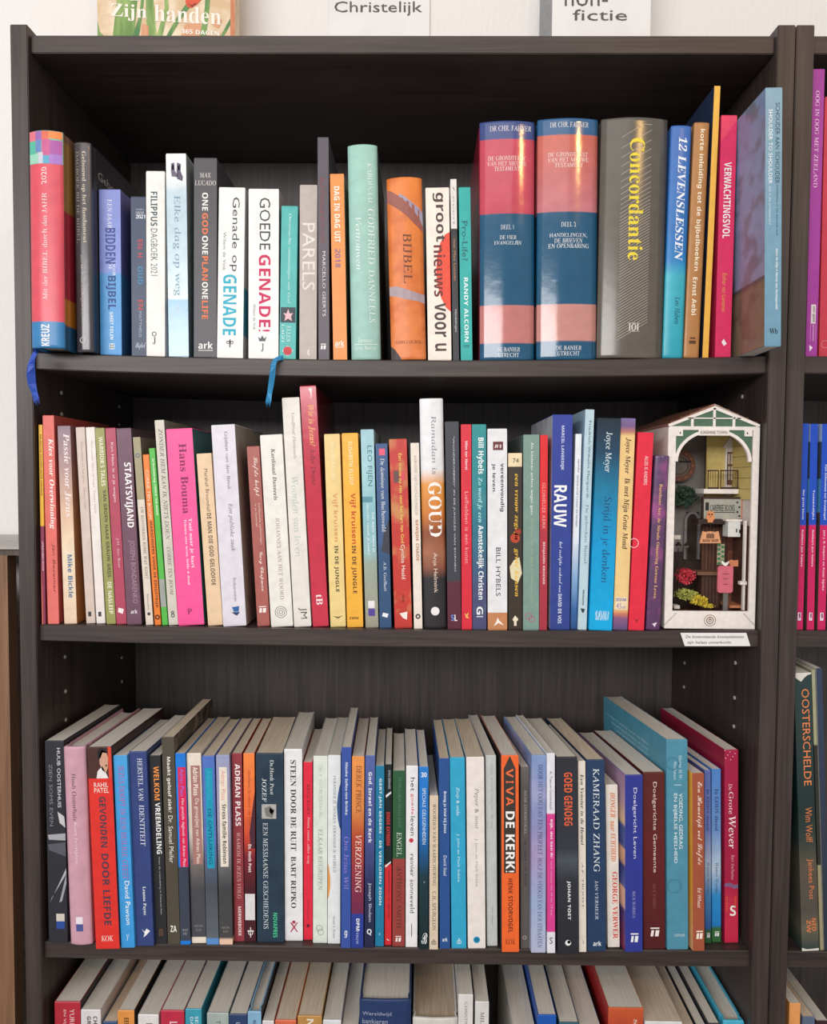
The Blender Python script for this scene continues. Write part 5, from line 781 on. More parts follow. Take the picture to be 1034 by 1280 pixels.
B('1', 'orange hardcover with purple swirls and dark lettering', (481.9, 528.3, 223.8, 490.3, 532, 450), 'r', [('e8843c', 223), ('e07c3c', 340), ('e88850', 450)],
  [('~', '9a5a50', [(0, 238, 254), (.15, 241, 258), (.3, 246, 263), (.45, 250, 268), (.6, 254, 274), (.75, 258, 281), (.9, 264, 287), (1, 270, 291)]), ('~', 'a49cb4', [(.35, 244, 248), (.5, 248, 253), (.65, 253, 260), (.8, 258, 268), (.92, 262, 276), (1, 268, 284)]),
   ('~', 'ac98a0', [(0, 358, 369), (.2, 358, 371), (.4, 361, 374), (.6, 364, 376), (.8, 367, 377), (1, 369, 380)]), ('BIJBEL', 'r', '6a3c28', 293, 355, .42, .66), ('NBG|KBS', 'r', '8a4c28', 426, 431, .12, .86, 'h'), ('~', '3c3434', [(0, 432, 450), (.12, 437, 450), (.24, 445, 450), (.3, 449.5, 450)])], mot=('c8602c', 40, .6), S='4c4448', D=.15, rough=.4)
B('1', 'cream paperback with huge dark lettering over a red disc', (531.4, 561.8, 234.7, 535.5, 564.4, 450.3), 'p', 'f3e8dc', [('*', 'e84c34', [(1, 290), (.8, 293), (.6, 303), (.45, 320), (.4, 338), (.45, 356), (.6, 372), (.8, 384), (1, 389)]), ('groot', 'b', '4c3c3c', 241, 302, .3, .8), ('nieuws', 'b', '6c2c2c', 306, 370, .3, .8), ('voor u', 'b', '4c3c3c', 378, 438, .3, .8)], D=.14)
B('1', 'very thin white and black book with a dark round mark', (562.8, 570.9, 223.8, 566.4, 574, 450.3), 'p', [('e4e0dc', 223, 285), ('34343a', 285, 450)], [('o', '24242a', .5, 289, 3.6, 1.2), ('met Max Lucado', 'm', 'd09058', 298, 350, .35, .7), ('Leven', 'i', '94908c', 231, 280, .35, .65), ('Handelingen', 'n', 'd8d8dc', 386, 414, .35, .75)], D=.14, thin=1)
B('1', 'slim turquoise paperback with dark and white lettering', (573.4, 588, 234, 576, 591, 450), 'p', '2aada8', [('Pro-Life?', 'n', '14606c', 276, 325, .22, .72), ('RANDY ALCORN', 'b', 'e8f8f8', 346, 426, .35, .7), ('oase', 'n', '14606c', 430, 433, .25, .75, 'h')], D=.14)
B('1', 'thick blue and red banded hardcover, first of two volumes', (598.5, 669.3, 152.5, 600.6, 666.6, 449.8), 'r', [('3f4f88', 152, 175), ('c8485c', 175, 267), ('1e5678', 267, 381), ('c47c78', 381, 428), ('1e5678', 428, 450)],
  [('DR CHR. FAHNER', 'r', 'f0e8e8', 159, 165.5, .18, .94, 'h'), ('DE GRONDTEKST', 'r', 'f4e4e0', 196, 201.5, .15, .83, 'h'), ('VAN HET NIEUWE', 'r', 'f4e4e0', 202.6, 208, .14, .84, 'h'), ('TESTAMENT', 'r', 'f4e4e0', 209, 214.5, .26, .73, 'h'),
   ('DEEL 1', 'r', 'e8ecf0', 281, 286.5, .38, .62, 'h'), ('DE VIER', 'r', 'e8ecf0', 294, 299, .36, .67, 'h'), ('EVANGELIËN', 'r', 'e8ecf0', 300, 305.5, .26, .76, 'h'), ('DE BANIER', 'r', 'e8ecf0', 433.5, 439, .3, .74, 'h'), ('UTRECHT', 'r', 'e8ecf0', 440.5, 446, .33, .72, 'h')], L='a82840', bul=.07, D=.175, rough=.13)
B('1', 'thick blue and salmon banded hardcover, second of two volumes', (670.3, 749, 149.3, 672, 744.5, 448.5), 'r', [('34608c', 149, 170), ('cc6858', 170), ('c86c68', 210), ('c87880', 264), ('1e5678', 264, 379), ('c88c84', 379, 425), ('1e5678', 425, 449)],
  [('DR CHR. FAHNER', 'r', 'f0e8e8', 154.5, 161, .2, .84, 'h'), ('DE GRONDTEKST', 'r', 'f4e4e0', 191.5, 197, .17, .83, 'h'), ('VAN HET NIEUWE', 'r', 'f4e4e0', 198, 203.5, .17, .84, 'h'), ('TESTAMENT', 'r', 'f4e4e0', 204.5, 210, .28, .75, 'h'),
   ('DEEL 2', 'r', 'e8ecf0', 277.5, 283, .39, .64, 'h'), ('HANDELINGEN,', 'r', 'e8ecf0', 291, 296.5, .2, .83, 'h'), ('DE BRIEVEN', 'r', 'e8ecf0', 297.5, 303, .28, .75, 'h'), ('EN OPENBARING', 'r', 'e8ecf0', 304, 309.5, .18, .86, 'h'), ('DE BANIER', 'r', 'e8ecf0', 431, 436.5, .31, .75, 'h'), ('UTRECHT', 'r', 'e8ecf0', 438, 443.5, .34, .72, 'h')], bul=.07, D=.175, rough=.13)
_tx = [('Concordantie', 'R', 'ecd43c', 175, 325, .42, .645)]
_y = 165.0; _s = 13.0
while _y < 416:
    _tx.append(('~', 'b4aca0', [(u_, max(158, _y+9-(u_-.30)*50), max(158.6, _y+9.7-(u_-.30)*50)) for u_ in (.30, .41, .52, .63, .75)]))
    _y += _s; _s = max(3.5, _s*.91)
_tx += [('#', '5e5750', 402, 414, .44, .64), ('IOI', 'R', 'd8d4cc', 403.5, 412.5, .46, .62, 'h'), ('#', 'd8d4cc', 402.5, 403.1, .45, .63), ('#', 'd8d4cc', 412.9, 413.5, .45, .63)]
B('1', 'thickest grey brown hardcover with yellow lettering over diagonal lines', (749.8, 836.5, 149.5, 746, 826.5, 446.5), 'r', [('5c5750', 149), ('625a52', 446)], _tx, bul=.08, D=.18, rough=.2)
B('1', 'blue hardcover turning turquoise with white slanted capitals', (838, 865.5, 157.6, 827.6, 852.6, 447), 'r', [('4470bc', 157), ('3078c0', 300), ('2c84c4', 325), ('44b4c8', 345), ('30a4b8', 447)], [('12 LEVENSLESSEN', 'I', 'f0f4fc', 172, 325, .38, .80), ('Leo Habets', 'i', '1c5470', 370, 404, .5, .76)], bul=.08, D=.15, rough=.3)
B('1', 'brown book with bold cream lettering along its spine', (867, 888, 153.4, 855, 872.8, 446), 'r', 'b37e4c', [('korte inleiding tot de bijbelboeken', 'b', 'f4e8d0', 162, 337, .34, .72), ('Ernst Aebi', 'b', 'f4e8d0', 345, 392, .36, .68), ('#', '5c3c20', 420, 422, .35, .7), ('#', '5c3c20', 424, 428, .3, .75)], bul=.06, D=.14, rough=.3)
B('1', 'tall thin amber book standing up beside the pink one', (893, 901, 107.4, 878, 885.6, 446), 'p', 'ecb44c', [], L=[('2c3a58', 107), ('283040', 446)], lmot=1, D=.16, thin=1)
B('1', 'bright pink paperback with large white capitals', (902.4, 922, 144, 893, 914, 445.6), 'p', 'e23464', [('VERWACHTINGSVOL', 'b', 'f8f0f0', 202, 296, .27, .74), ('Esther van Lunteren', 'n', 'e8a450', 340, 388, .35, .62), ('*', 'f8f0f0', [(.4, 426), (.55, 422), (.65, 426), (.75, 428), (.55, 431)])], L='b02850', D=.14)
B('1', 'steel blue book sticking out over the shelf edge at the end', (956.3, 978.3, 109, 955.4, 976.5, 435), 'p', [('7ca4bc', 109), ('709cb4', 435)], [('SCHOUDER AAN SCHOUDER', 's', '2c4c5c', 128, 229, .6, .86), ('SHOULDER TO SHOULDER', 's', 'f0f4f8', 136, 229, .2, .42), ('stay in the promised land', 's', 'dce8ec', 232, 280, .2, .36), ('vriendschap in het beloofde land', 's', '34586c', 230, 294, .64, .8), ('Marc de Klijn & Henny van Hartingsveldt', 'b', 'e8f0f4', 311, 388, .62, .8), ('Wb', 'R', '1c2c3c', 412, 419, .3, .8, 'h'),
   ('@L', 'land van belofte', 'i', 'c8d4e4', 150, 156, .35, .7, 'h'), ('@L', 'schouder aan schouder', 'i', 'c8d4e4', 166, 171, .35, .7, 'h'), ('@L', 'stay with us', 'i', 'c8d4e4', 182, 187, .35, .6, 'h')],
  L=[('7c94bc', 109), ('8890b4', 300), ('8c8cac', 342), ('4c4448', 345), ('7c6858', 352), ('84705c', 435)], Y=-.056, D=.22, smot=('5c4838', 40, .5), rough=.3)
# ------------------------------------------------------------------ second shelf
B('2', 'thin yellow and maroon booklet with hashtag lettering at the end', (40.5, 49, 531, 47.5, 57.5, 780.7), 'p', [('f2bc40', 531, 657), ('903c58', 657, 781)], [('BELGISCHE EVANGELISCHE ZENDING', 'b', '70501c', 543, 619, .35, .75), ('#PRAY4BELGIUM', 'b', 'f0d0d8', 676, 713, .35, .8), ('*', 'd87068', [(0, 781), (0, 700), (.35, 740), (.4, 781)])], D=.14, thin=1)
B('2', 'coral red paperback with white bold handwriting style title', (49.5, 66.8, 519.3, 59.3, 74.5, 780.7), 'p', [('e06c60', 519), ('e4746c', 781)], [('Kies voor Overwinning', 'I', 'fbf0ee', 548, 661, .35, .9), ('Jan Bezemer', 'o', '8c3434', 679, 742, .5, .82)], S='b85048', D=.14)
B('2', 'mauve to peach paperback with pale title and blue author lettering', (71.3, 88.3, 532.5, 80.8, 96, 780), 'p', [('907c88', 532), ('b09090', 580), ('e0bca0', 640), ('f0dcc0', 690), ('e8cdb4', 780)], [('Passie voor Jezus', 'I', 'f4e4e4', 542, 646, .38, .9), ('Mike Bickle', 'b', '3c7098', 693, 747, .42, .8)], S=[('8c6468', 532), ('b07850', 650), ('b8743c', 780)], D=.13)
B('2', 'greyish pink thin paperback with faint small lettering', (94.5, 105.8, 534, 108, 119.3, 779), 'p', 'd6c4ba', [('Uitnodiging tot het leven  Tomas Halik', 'r', 'a89488', 552, 636, .42, .7), ('#', '3c3c40', 764, 770, .25, .6)], D=.12)
B('2', 'off white thin paperback with a small dark emblem at foot', (107, 118.3, 534, 120.8, 131.8, 779), 'p', 'ece4e0', [('Niet zonder hoop en angst  Tomas Halik', 'r', 'b0a098', 551, 641, .42, .7), ('#', '3c3c40', 764, 770, .25, .6)], D=.12)
B('2', 'olive green paperback with cream and brown capitals', (118.5, 130.6, 535, 133.3, 145, 780), 'p', '9c9c5c', [("WARRIOR'S TALES", 'b', 'ecead0', 546, 607, .34, .8), ('VAN GROEN NAAR GRAUW GRIJS', 'b', '4c4828', 612, 721, .36, .8), ('DE NASLEEP', 'b', 'ecead0', 727, 767, .34, .8)], D=.12)
B('2', 'crimson paperback with pink typewriter lettering and white emblem', (131, 144.6, 535, 145.8, 158.3, 780), 'p', 'b44860', [('Ken Hem in al je wegen', 'm', 'f4d8dc', 553, 627, .38, .72), ('J.H. den Boer', 'n', 'e4b8c0', 672, 710, .42, .74)]+DI(759, 'f4ecec', .5, 5), D=.12)
B('2', 'purple brown paperback with tall white condensed capitals', (144.8, 164.3, 535.5, 159.3, 177, 781), 'p', '704e60', [('STAATSVIJAND', 'b', 'f8f4f4', 578, 659, .28, .85), ('JOSEPH BONDARENKO', 's', 'ac8c9c', 675, 754, .38, .82), ('ark', 'b', 'e8e4e8', 762, 767, .3, .75, 'h')], S='4c3440', D=.13)
B('2', 'small cream and khaki book with grey serif capitals', (165.8, 175.5, 546.3, 182.5, 191.8, 781), 'p', [('a49c7c', 546, 624), ('e0d4c6', 624, 781)], [('UW KONINKRIJK KOME WAT KOMT', 'r', '6c645c', 633, 723, .35, .75), ('Boekencentrum', 'r', '6c645c', 742, 762, .4, .65), ('o', '3c3c40', .5, 767, 2, 0), ('o', '6c7480', .5, 569, 3, 1.6)], S=[('6c5c54', 546), ('a49488', 781)], D=.12)
B('2', 'short orange booklet with dark brown condensed capitals', (178.8, 186, 568, 193.3, 201.8, 781), 'p', 'ef8230', [('CORRIE TEN BOOM', 's', 'fce4c8', 587, 648, .25, .75), ('MARSORDERS VOOR DE EINDSTRIJD', 'b', '5c2c10', 651, 759, .25, .8), ('o', '5c2c10', .5, 771, 3.2, 1.5)], D=.12, thin=1)
B('2', 'bright green booklet with a grey photo patch', (186.3, 192.8, 560, 202.4, 210.4, 781), 'p', '58bc4c', [('In herinnering: CORRIE TEN BOOM', 'b', 'ecfae4', 573, 643, .35, .8), ('#', 'a0a4a0', 723, 758, 0, 1)], D=.13, thin=1)
B('2', 'pale grey tall paperback with dark slanted capitals', (192.8, 205.3, 525, 211.3, 222.8, 781), 'p', 'd4cec2', [('ZONDER HEM KAN IK NIETS DOEN', 'i', '5c5a54', 536, 674, .32, .76), ('CORRIE TEN BOOM', 'i', '5c5a54', 683, 743, .34, .74), ('o', '3c3c3c', .5, 765, 2, 1), ('o', '3c3c3c', .5, 769, 2.4, 1.4)], S='8c867c', D=.14)
B('2', 'hot pink wide paperback with dark magenta and white lettering', (207, 240.6, 536.3, 223, 255.3, 781.8), 'p', 'f8589c', [('Hans Bouma', 'R', '8a2058', 555, 642, .44, .73), ('Taal naar je hart', 'R', 'fce4f0', 648, 710, .62, .78), ('Teksten over leven, liefde & dood', 'R', 'fce4f0', 649, 731, .46, .56), ('P', 'R', '9a2868', 761, 768, .38, .56, 'h')], S='2c6460', D=.13)
B('2', 'short peach book with condensed brown capitals', (245.5, 264, 567, 260, 278.8, 781.3), 'p', 'ebcca8', [('Marshall Broomhall', 's', '5c5248', 586, 639, .45, .68), ('DE MAN DIE GOD GELOOFDE', 'b', '5c5248', 641, 731, .42, .72)], D=.12)
B('2', 'wide pale lilac paperback with a blue boat emblem', (263.5, 293.8, 531.3, 279.3, 308, 783), 'p', 'e0dce6', [('Gijsbert van den Brink', 'r', '565660', 540, 612, .5, .68), ('Een publieke zaak', 'i', '565660', 629, 689, .5, .72), ('Boekencentrum', 'r', '60606a', 722, 752, .54, .68), ('*', '2c64a4', [(.42, 759), (.74, 758), (.7, 765), (.5, 765)]), ('*', '1c3c6c', [(.4, 765.5), (.76, 765.5), (.62, 770), (.5, 768)])], S=[('a89c94', 531), ('b4a49c', 783)], smot=('8c8080', 30, .6), D=.14)
B('2', 'rust red book with white script lettering', (308.2, 324.2, 558, 322, 337.3, 782), 'p', 'ac6058', [('Liefde helpt', 'c', 'f8e4dc', 571, 620, .36, .82), ('Liefdevolle oplossingen', 's', 'ecd0c8', 629, 680, .62, .8), ('in je huwelijk', 's', 'ecd0c8', 629, 658, .34, .5), ('Gary Chapman', 'c', 'f8e4dc', 689, 738, .4, .78)]+TT(757, .2, .8, 'f8e8e4', 8), D=.13)
B('2', 'white paperback with a ringed spiral emblem at foot', (324.5, 353, 543.8, 339.3, 366.3, 783.3), 'p', 'ece9e2', [('Kardinaal Danneels', 'I', '50584e', 561, 625, .46, .64), ('JOHANNES AAN HET WOORD', 'r', 'a08480', 647, 749, .48, .66), ('o', '74746c', .48, 765, 7.5, 6.8), ('o', '74746c', .48, 765, 5, 4.4), ('o', '74746c', .48, 765, 2.6, 2)], D=.13)
B('2', 'tall ivory hardcover with very faint grey lettering', (352.6, 373.8, 497, 367.4, 389.6, 783.3), 'h', 'e8e3dc', [('Godfried Danneels', 'i', '8c8c86', 516, 573, .46, .68), ('Woorden van leven', 'r', 'bcc8c4', 594, 695, .28, .68), ('JM', 'n', '5c5a54', 759, 773, .3, .8)], D=.15)
B('2', 'tallest glossy crimson hardcover on the row, leaning slightly', (375, 394.5, 482, 390.6, 411.6, 782.6), 'h', [('c23048', 482), ('d0344c', 783)], [('Wie is Jezus?', 'I', 'f2b47c', 506, 557, .4, .8), ('John Drane', 'i', '781c2c', 560, 605, .42, .74), ('tB', 'R', 'f8e8e8', 742, 755, .3, .7), ('*', 'f4d8d8', [(.5, 486), (.75, 485), (.68, 500), (.62, 490)])], S='7c1c2c', D=.16, rough=.18)
B('2', 'pale yellow paperback, twin of the deeper orange one beside it', (404.8, 424.9, 542.7, 413.3, 432.4, 782.4), 'p', [('efd08c', 542), ('efd690', 782)], [('ELISABETH ELLIOT', 'b', 'f6e6bc', 553, 600, .4, .62), ('Vijf kruisen', 'b', 'd8a068', 616, 676, .36, .74), ('IN DE JUNGLE', 'b', '4c4024', 681, 739, .36, .66), ('*', '5c5030', [(.15, 768.5), (.5, 770), (.85, 768.5), (.5, 772)])], D=.13)
B('2', 'golden orange paperback with red and brown lettering', (427, 447.6, 541.6, 434, 454.2, 783), 'p', 'f6b63e', [('ELISABETH ELLIOT', 'b', 'fce8b4', 552, 606, .4, .64), ('Vijf kruisen', 'b', 'c44c24', 616, 679, .36, .76), ('IN DE JUNGLE', 'b', '5c3414', 681, 741, .36, .68), ('ZMW', 'b', '5c3414', 770, 773, .15, .75, 'h')], D=.13)
B('2', 'light blue to grey green paperback with purple and white emblem', (450.7, 467.3, 537, 457, 473.4, 783.7), 'p', [('a4ccd8', 537), ('a8d4dc', 590), ('8cc0cc', 640), ('98c0c4', 690), ('a0ac9c', 705), ('a09c8c', 783)], [('LEO FIJEN', 's', '487c8c', 557, 607, .36, .82), ('#', '5c98a8', 620, 627, 0, .8), ('DE REIS VAN JE', 's', 'ecf6f8', 640, 690, .66, .86), ('HOOFD NAAR JE HART', 's', 'ecf6f8', 629, 693, .26, .46), ('#', 'ece8ec', 750, 759, .25, .75), ('#', '54449c', 760, 769, .25, .75)], D=.14)
B('2', 'dark slate blue book with a pink square near its head', (469, 484.8, 554.5, 475, 489.2, 784.4), 'p', [('3c5c8c', 554, 680), ('34547c', 680, 784)], [('#', 'f05c7c', 561, 569, .28, .78), ('De dominee van Buchenwald', 'r', 'e8ecf4', 573, 664, .38, .74), ('A.B. Geelhart', 'r', 'dce4f0', 701, 738, .44, .7), ('*', '3c3c48', [(1, 648), (.5, 668), (.3, 688), (1, 692)])]+DI(765, 'f0f4f8', .5, 4, .28), D=.13)
B('2', 'red book with mottled gold patches and yellow lettering', (485.5, 509, 549, 494, 514.8, 784.4), 'p', 'c83c34', [('#', '6c4c48', 588, 603, .2, .5), ('#', 'd84c58', 590, 600, .62, .86), ('Een vrouw op reis naar het hart van God', 's', 'ecdc68', 567, 678, .45, .7), ('Cynthia Heald', 's', 'f4e8dc', 680, 723, .42, .72), ('UITGEVERIJ', 'n', '4c1c18', 742, 752, .42, .6), ('*', 'f4ece4', [(.3, 766), (.75, 764), (.72, 774), (.5, 772)])], mot=('d09860', 28, .8), D=.13)
B('2', 'slim beige book with grey and orange brown capitals', (512.5, 524.4, 553.8, 518, 527.8, 785.5), 'p', 'efe4d8', [('MARIANNE VAN VUGEN-STEINBUCH', 'r', '9c9088', 569, 643, .38, .72), ('GEWIJDE CHAOS', 'b', 'b46c40', 649, 700, .34, .76), ('o', '3c3430', .5, 770, 3.2, 1.5)], D=.12)
B('2', 'white to black hardcover with hands and large white capitals', (524.4, 553.6, 498.4, 529.8, 559.2, 785.5), 'r', [('ececf0', 498), ('e8e8ec', 585), ('e89c44', 605), ('d07c34', 640), ('8c4c30', 665), ('a86c50', 690), ('8c5440', 708), ('2e2c30', 722), ('2a282c', 785)],
  [('Ramadan is', 'r', '949498', 520, 592, .48, .7), ('GOUD', 'R', 'fbf6f2', 602, 670, .3, .86), ('Anja Helmink', 's', 'ecd4c4', 690, 740, .42, .64), ('o', 'f0ecec', .5, 763, 5.4, 0), ('#', '2a282c', 759.5, 761, .42, .58), ('#', '2a282c', 761, 767, .48, .52)], L=[('7c5c44', 498), ('6c4c3c', 600)], bul=.08, D=.15)
B('2', 'charcoal and dark red book with spaced small capitals', (555.8, 573.9, 527, 560, 576.7, 786.7), 'p', [('3e404a', 527, 726), ('5e2838', 726, 787)], [('"WONDERGEBIED" IN DE JUNGLES VAN BORNEO', 's', 'd0d0d8', 545, 714, .52, .68), ('S', 'b', '6c88d0', 768, 776, .25, .5, 'h'), ('L', 'b', 'f0f0f0', 768, 776, .52, .72, 'h')], D=.14)
B('2', 'narrow bright red paperback between charcoal and teal books', (575.9, 589.5, 530.5, 577, 590, 787), 'p', 'dc2c40', [('Wim ter Horst', 'b', 'f8dce0', 551, 587, .4, .66), ('Liefhebben is een kunst', 's', 'f6a8ac', 614, 704, .36, .72), ('*', 'f4b060', [(.3, 766), (.5, 768), (.7, 764), (.6, 770), (.75, 773), (.4, 772)])], D=.13)
B('2', 'teal to slate purple paperback with white bold title', (589.8, 608, 530.5, 590.6, 608.2, 787), 'p', [('2c9498', 530), ('2c8490', 620), ('346c88', 680), ('4c5078', 740), ('4c4c74', 787)], [('Bill Hybels', 'b', 'f4fafa', 547, 592, .32, .84), ('Zo word je een', 'I', 'b0e8ec', 596, 652, .36, .72), ('Aanstekelijk Christen', 'b', 'f4fafa', 656, 749, .32, .82), ('G', 'b', 'f0f4f8', 758, 768, .3, .76), ('#', 'f0f4f8', 770, 771, .3, .76)], mot=('5c98a0', 25, .35), D=.13)
B('2', 'white paperback with a wooden orange foot and red square', (609.4, 634, 536, 609.8, 634.3, 788), 'p', [('e8e8ec', 536, 766), ('c8885c', 766, 788)], [('#', '6c2c34', 552, 562.5, .28, .8), ('nr', 'c', 'f0e0e0', 555, 560, .35, .72, 'h'), ('vereenvoudig', 'b', '3c3c42', 579, 639, .62, .86), ('je leven.', 'b', '3c3c42', 579, 616, .2, .42), ('BILL HYBELS', 's', '3c3c42', 684, 745, .42, .66), ('*', 'f8f0e8', [(.5, 772), (.6, 776), (.84, 782), (.55, 779), (.3, 783), (.46, 776)])], D=.13)
B('2', 'short dark brown book with yellow lettering and cream head', (635.2, 652.8, 566.5, 635.4, 652.8, 787), 'p', [('f2deb8', 566, 583), ('3c322a', 583, 787)], [('74', 'i', '3c322a', 573, 578.5, .34, .76, 'h'), ('o', 'c0482c', .5, 672, 6, 0), ('o', 'a83c28', .7, 664, 4, 0), ('*', 'e8dcb4', [(.4, 700), (.8, 696), (1, 716), (.7, 728), (.2, 722), (.1, 708)]), ('een vrouw zegt ja', 'I', 'ecbc3c', 592, 674, .4, .78), ('grote kansen', 'I', 'ecbc3c', 685, 745, .4, .78), ('*', 'f0e4cc', [(.3, 774), (.5, 769), (.74, 774), (.6, 777), (.6, 782), (.42, 782), (.42, 777)])], D=.13)
B('2', 'grey green paperback with pale lettering and pink line emblem', (654, 674.8, 543.3, 654, 673.8, 788), 'p', '7e9c94', [('Als kinderen andere wegen gaan', 's', 'f0f4f0', 553, 643, .42, .64), ('Margreet van den Berg en Wim van Pelt', 's', 'a8b890', 648, 754, .42, .64), ('o', 'b8586c', .35, 770, 4.5, 3.8), ('o', 'b8586c', .55, 774, 4, 3.3)], L='5c706c', D=.14)
B('2', 'narrow scarlet book tucked beside the grey green one', (675, 685.4, 543.8, 674.4, 683.7, 788), 'p', [('e42c34', 543), ('e03034', 640), ('b83444', 665), ('a83444', 788)], [('GLORIEUZE KERK', 'n', 'f6a8a8', 603, 661, .3, .72), ('BENJAMIN KROESKE', 'b', 'f4d0d0', 677, 730, .34, .7)], D=.12)
B('2', 'tall royal blue paperback with large white block capitals', (691, 716, 518.3, 687, 712.5, 787.3), 'p', [('3444a0', 518), ('304490', 787)], [('MARCEL LANGEDIJK', 'b', 'd4dcf8', 532, 587, .42, .6), ('RAUW', 'b', 'fafaff', 606, 658, .12, .76), ('het eerlijke verhaal van', 'c', 'dce4f8', 676, 740, .36, .58), ('DAVID DE VOS', 'b', 'dce4f8', 742, 779, .4, .58)], L=[('c8ccd4', 518), ('d8dce4', 788)], smot=('888c94', 30, .5), D=.15)
B('2', 'shorter white to blue fading book with tiny capitals', (718.5, 728.6, 542.5, 714, 720.8, 786), 'p', [('f0f4fa', 542), ('e8eef8', 670), ('8cb4dc', 720), ('3c6cac', 760), ('2c5490', 786)], [('Ljomba', 'b', '40506c', 574, 590, .45, .75), ('ZENDELINGE ONDER DE MENSEN', 's', '40506c', 593, 658, .4, .66)], D=.12)
B('2', 'tall pale blue paperback with slim grey lettering', (731.8, 743.3, 512, 721, 733.3, 787.5), 'p', [('bcd6e2', 512), ('c0d8e2', 787)], [('Friedrich-Wilhelm Marquardt', 's', '3c5864', 526, 622, .36, .72), ('De gebroken hemel', 'r', '547884', 630, 704, .34, .76), ('Meinema', 'b', '2c3c44', 737, 756, .4, .66), ('*', '2c3c44', [(.25, 760), (.75, 761), (.6, 766), (.4, 765)])], L=[('a8c4d8', 512), ('8cb4d4', 788)], D=.15)
B('2', 'wide book fading from black to bright cyan', (748, 775.5, 523, 735.2, 766.2, 788.8), 'p', [('1c2a38', 523), ('1c4460', 565), ('187ca4', 610), ('069cd8', 680), ('04aee8', 788)], [('Joyce Meyer', 'r', 'e4f0f4', 540, 590, .32, .66), ('Strijd in je denken', 'r', '0c4c7c', 621, 729, .34, .76), ('GIDEON', 'c', 'e4f8ff', 764, 776, .25, .85, 'h')], D=.14)
B('2', 'sand coloured paperback with purple sky at head and foot', (776, 795.3, 523, 766.4, 784.3, 788), 'p', [('7c6ca0', 523), ('7c6090', 533), ('c08070', 540), ('f0cc8c', 545), ('f2d090', 760), ('d07c64', 768), ('8c5c84', 773), ('605080', 788)], [('Joyce Meyer', 'I', '4c3424', 547, 592, .32, .74), ('Ik met Mijn Grote Mond', 'I', '4c3424', 597, 686, .32, .78), ('#', 'f4e0bc', 746, 762, .1, .9), ('SIOFAR', 'b', '3c4ca0', 747.5, 751.5, .14, .86, 'h'), ('45cc', 'c', '8c80b8', 754, 761, .16, .84, 'h')], D=.13)
B('2', 'scarlet paperback with small pale slanted capitals', (797.6, 817.3, 540.8, 785, 805.3, 788.8), 'p', 'e62c44', [('ALLES IS ANDERS', 's', 'f8d8dc', 570, 606, .52, .74), ('o', 'f8d8dc', .08, 679, 6, 5.3), ('*', '9c1c30', [(.3, 772), (.5, 776), (.7, 772), (.5, 779)])], L='b42034', D=.14)
B('2', 'short glossy mottled purple book with orange lettering', (819, 836.8, 569.5, 807, 825.2, 788.3), 'r', [('5c4468', 569), ('5c3460', 788)], [('Barebone Ave. de Strada Omarring Gewone Leven', 'R', 'e4b078', 605, 748, .34, .62), ('*', 'e8d8e8', [(.4, 780), (.75, 778), (.6, 784)])], mot=('a0508c', 28, .9), bul=.08, D=.12, rough=.2)
# ------------------------------------------------------------------ third shelf
B('3', 'black paperback with white petals curling across its spine', (57.3, 78.5, 926, 60, 86, 1178.6), 'p', '2e2e36', [('HUUB OOSTERHUIS', 's', 'dcdce0', 935, 1009, .62, .8), ('ZIEN SOMS EVEN', 's', '84848e', 955, 1032, .18, .36), ('*', 'c8c8cc', [(.6, 1014), (.95, 1020), (1, 1034), (.7, 1028)]), ('*', 'a8a8b0', [(.05, 1043), (1, 1041), (1, 1050), (.1, 1049)]), ('*', '585864', [(.05, 1055), (1, 1052), (1, 1070), (.1, 1062)]), ('*', 'b4b4bc', [(.1, 1128), (1, 1085), (1, 1092), (.2, 1122)]), ('*', '9c9ca8', [(.6, 1128), (1, 1092), (1, 1104), (.75, 1126)])]+SQ(1142, 'd4ccc0', '2c4c9c', 9.5, .42, .86), D=.13)
B('3', 'lilac pink hardcover with rounded spine and faint lettering', (79.8, 107.2, 933, 88.6, 116.5, 1180.8), 'r', 'cc9cac', [('Huub Oosterhuis', 'r', '60445c', 966, 1024, .34, .54), ('Kom bevrijden', 'r', 'f4dcec', 1026, 1078, .34, .54)]+SQ(1145, 'e8e0e8', '4c5494', 9, .3, .62), bul=.09, D=.13, rough=.5)
B('3', 'red paperback with a portrait of a man in turtleneck', (108.5, 139.4, 934, 120.2, 149.5, 1187), 'p', [('4c2c28', 934, 973), ('e0342c', 973, 1187)],
  [('#', 'd84834', 934, 973, .86, 1), ('*', 'd0a088', [(.5, 944), (.6, 938), (.78, 940), (.86, 947), (.84, 960), (.74, 966), (.6, 963), (.5, 955)]), ('*', '201c20', [(.42, 950), (.44, 938), (.6, 935), (.78, 937), (.84, 942), (.64, 941), (.54, 948)]), ('#', '2c2020', 948, 949.6, .58, .86), ('*', 'e8e4e4', [(.34, 973), (.4, 964), (.6, 958), (.74, 966), (.84, 973)]), ('*', 'f0e0dc', [(.72, 957), (.82, 956), (.78, 959)]),
   ('RAHIL', 's', 'f8e4dc', 978, 984, .22, .82, 'h'), ('PATEL', 's', 'f8e4dc', 985, 991, .22, .84, 'h'), ('GEVONDEN', 'b', '48384c', 996, 1059, .40, .68), ('DOOR LIEFDE', 'b', '48384c', 1067, 1157, .40, .70), ('KOK', 'r', 'f8e4dc', 1170, 1177, .25, .75, 'h')], S=[('3c2424', 934), ('2c2028', 1187)], D=.135)
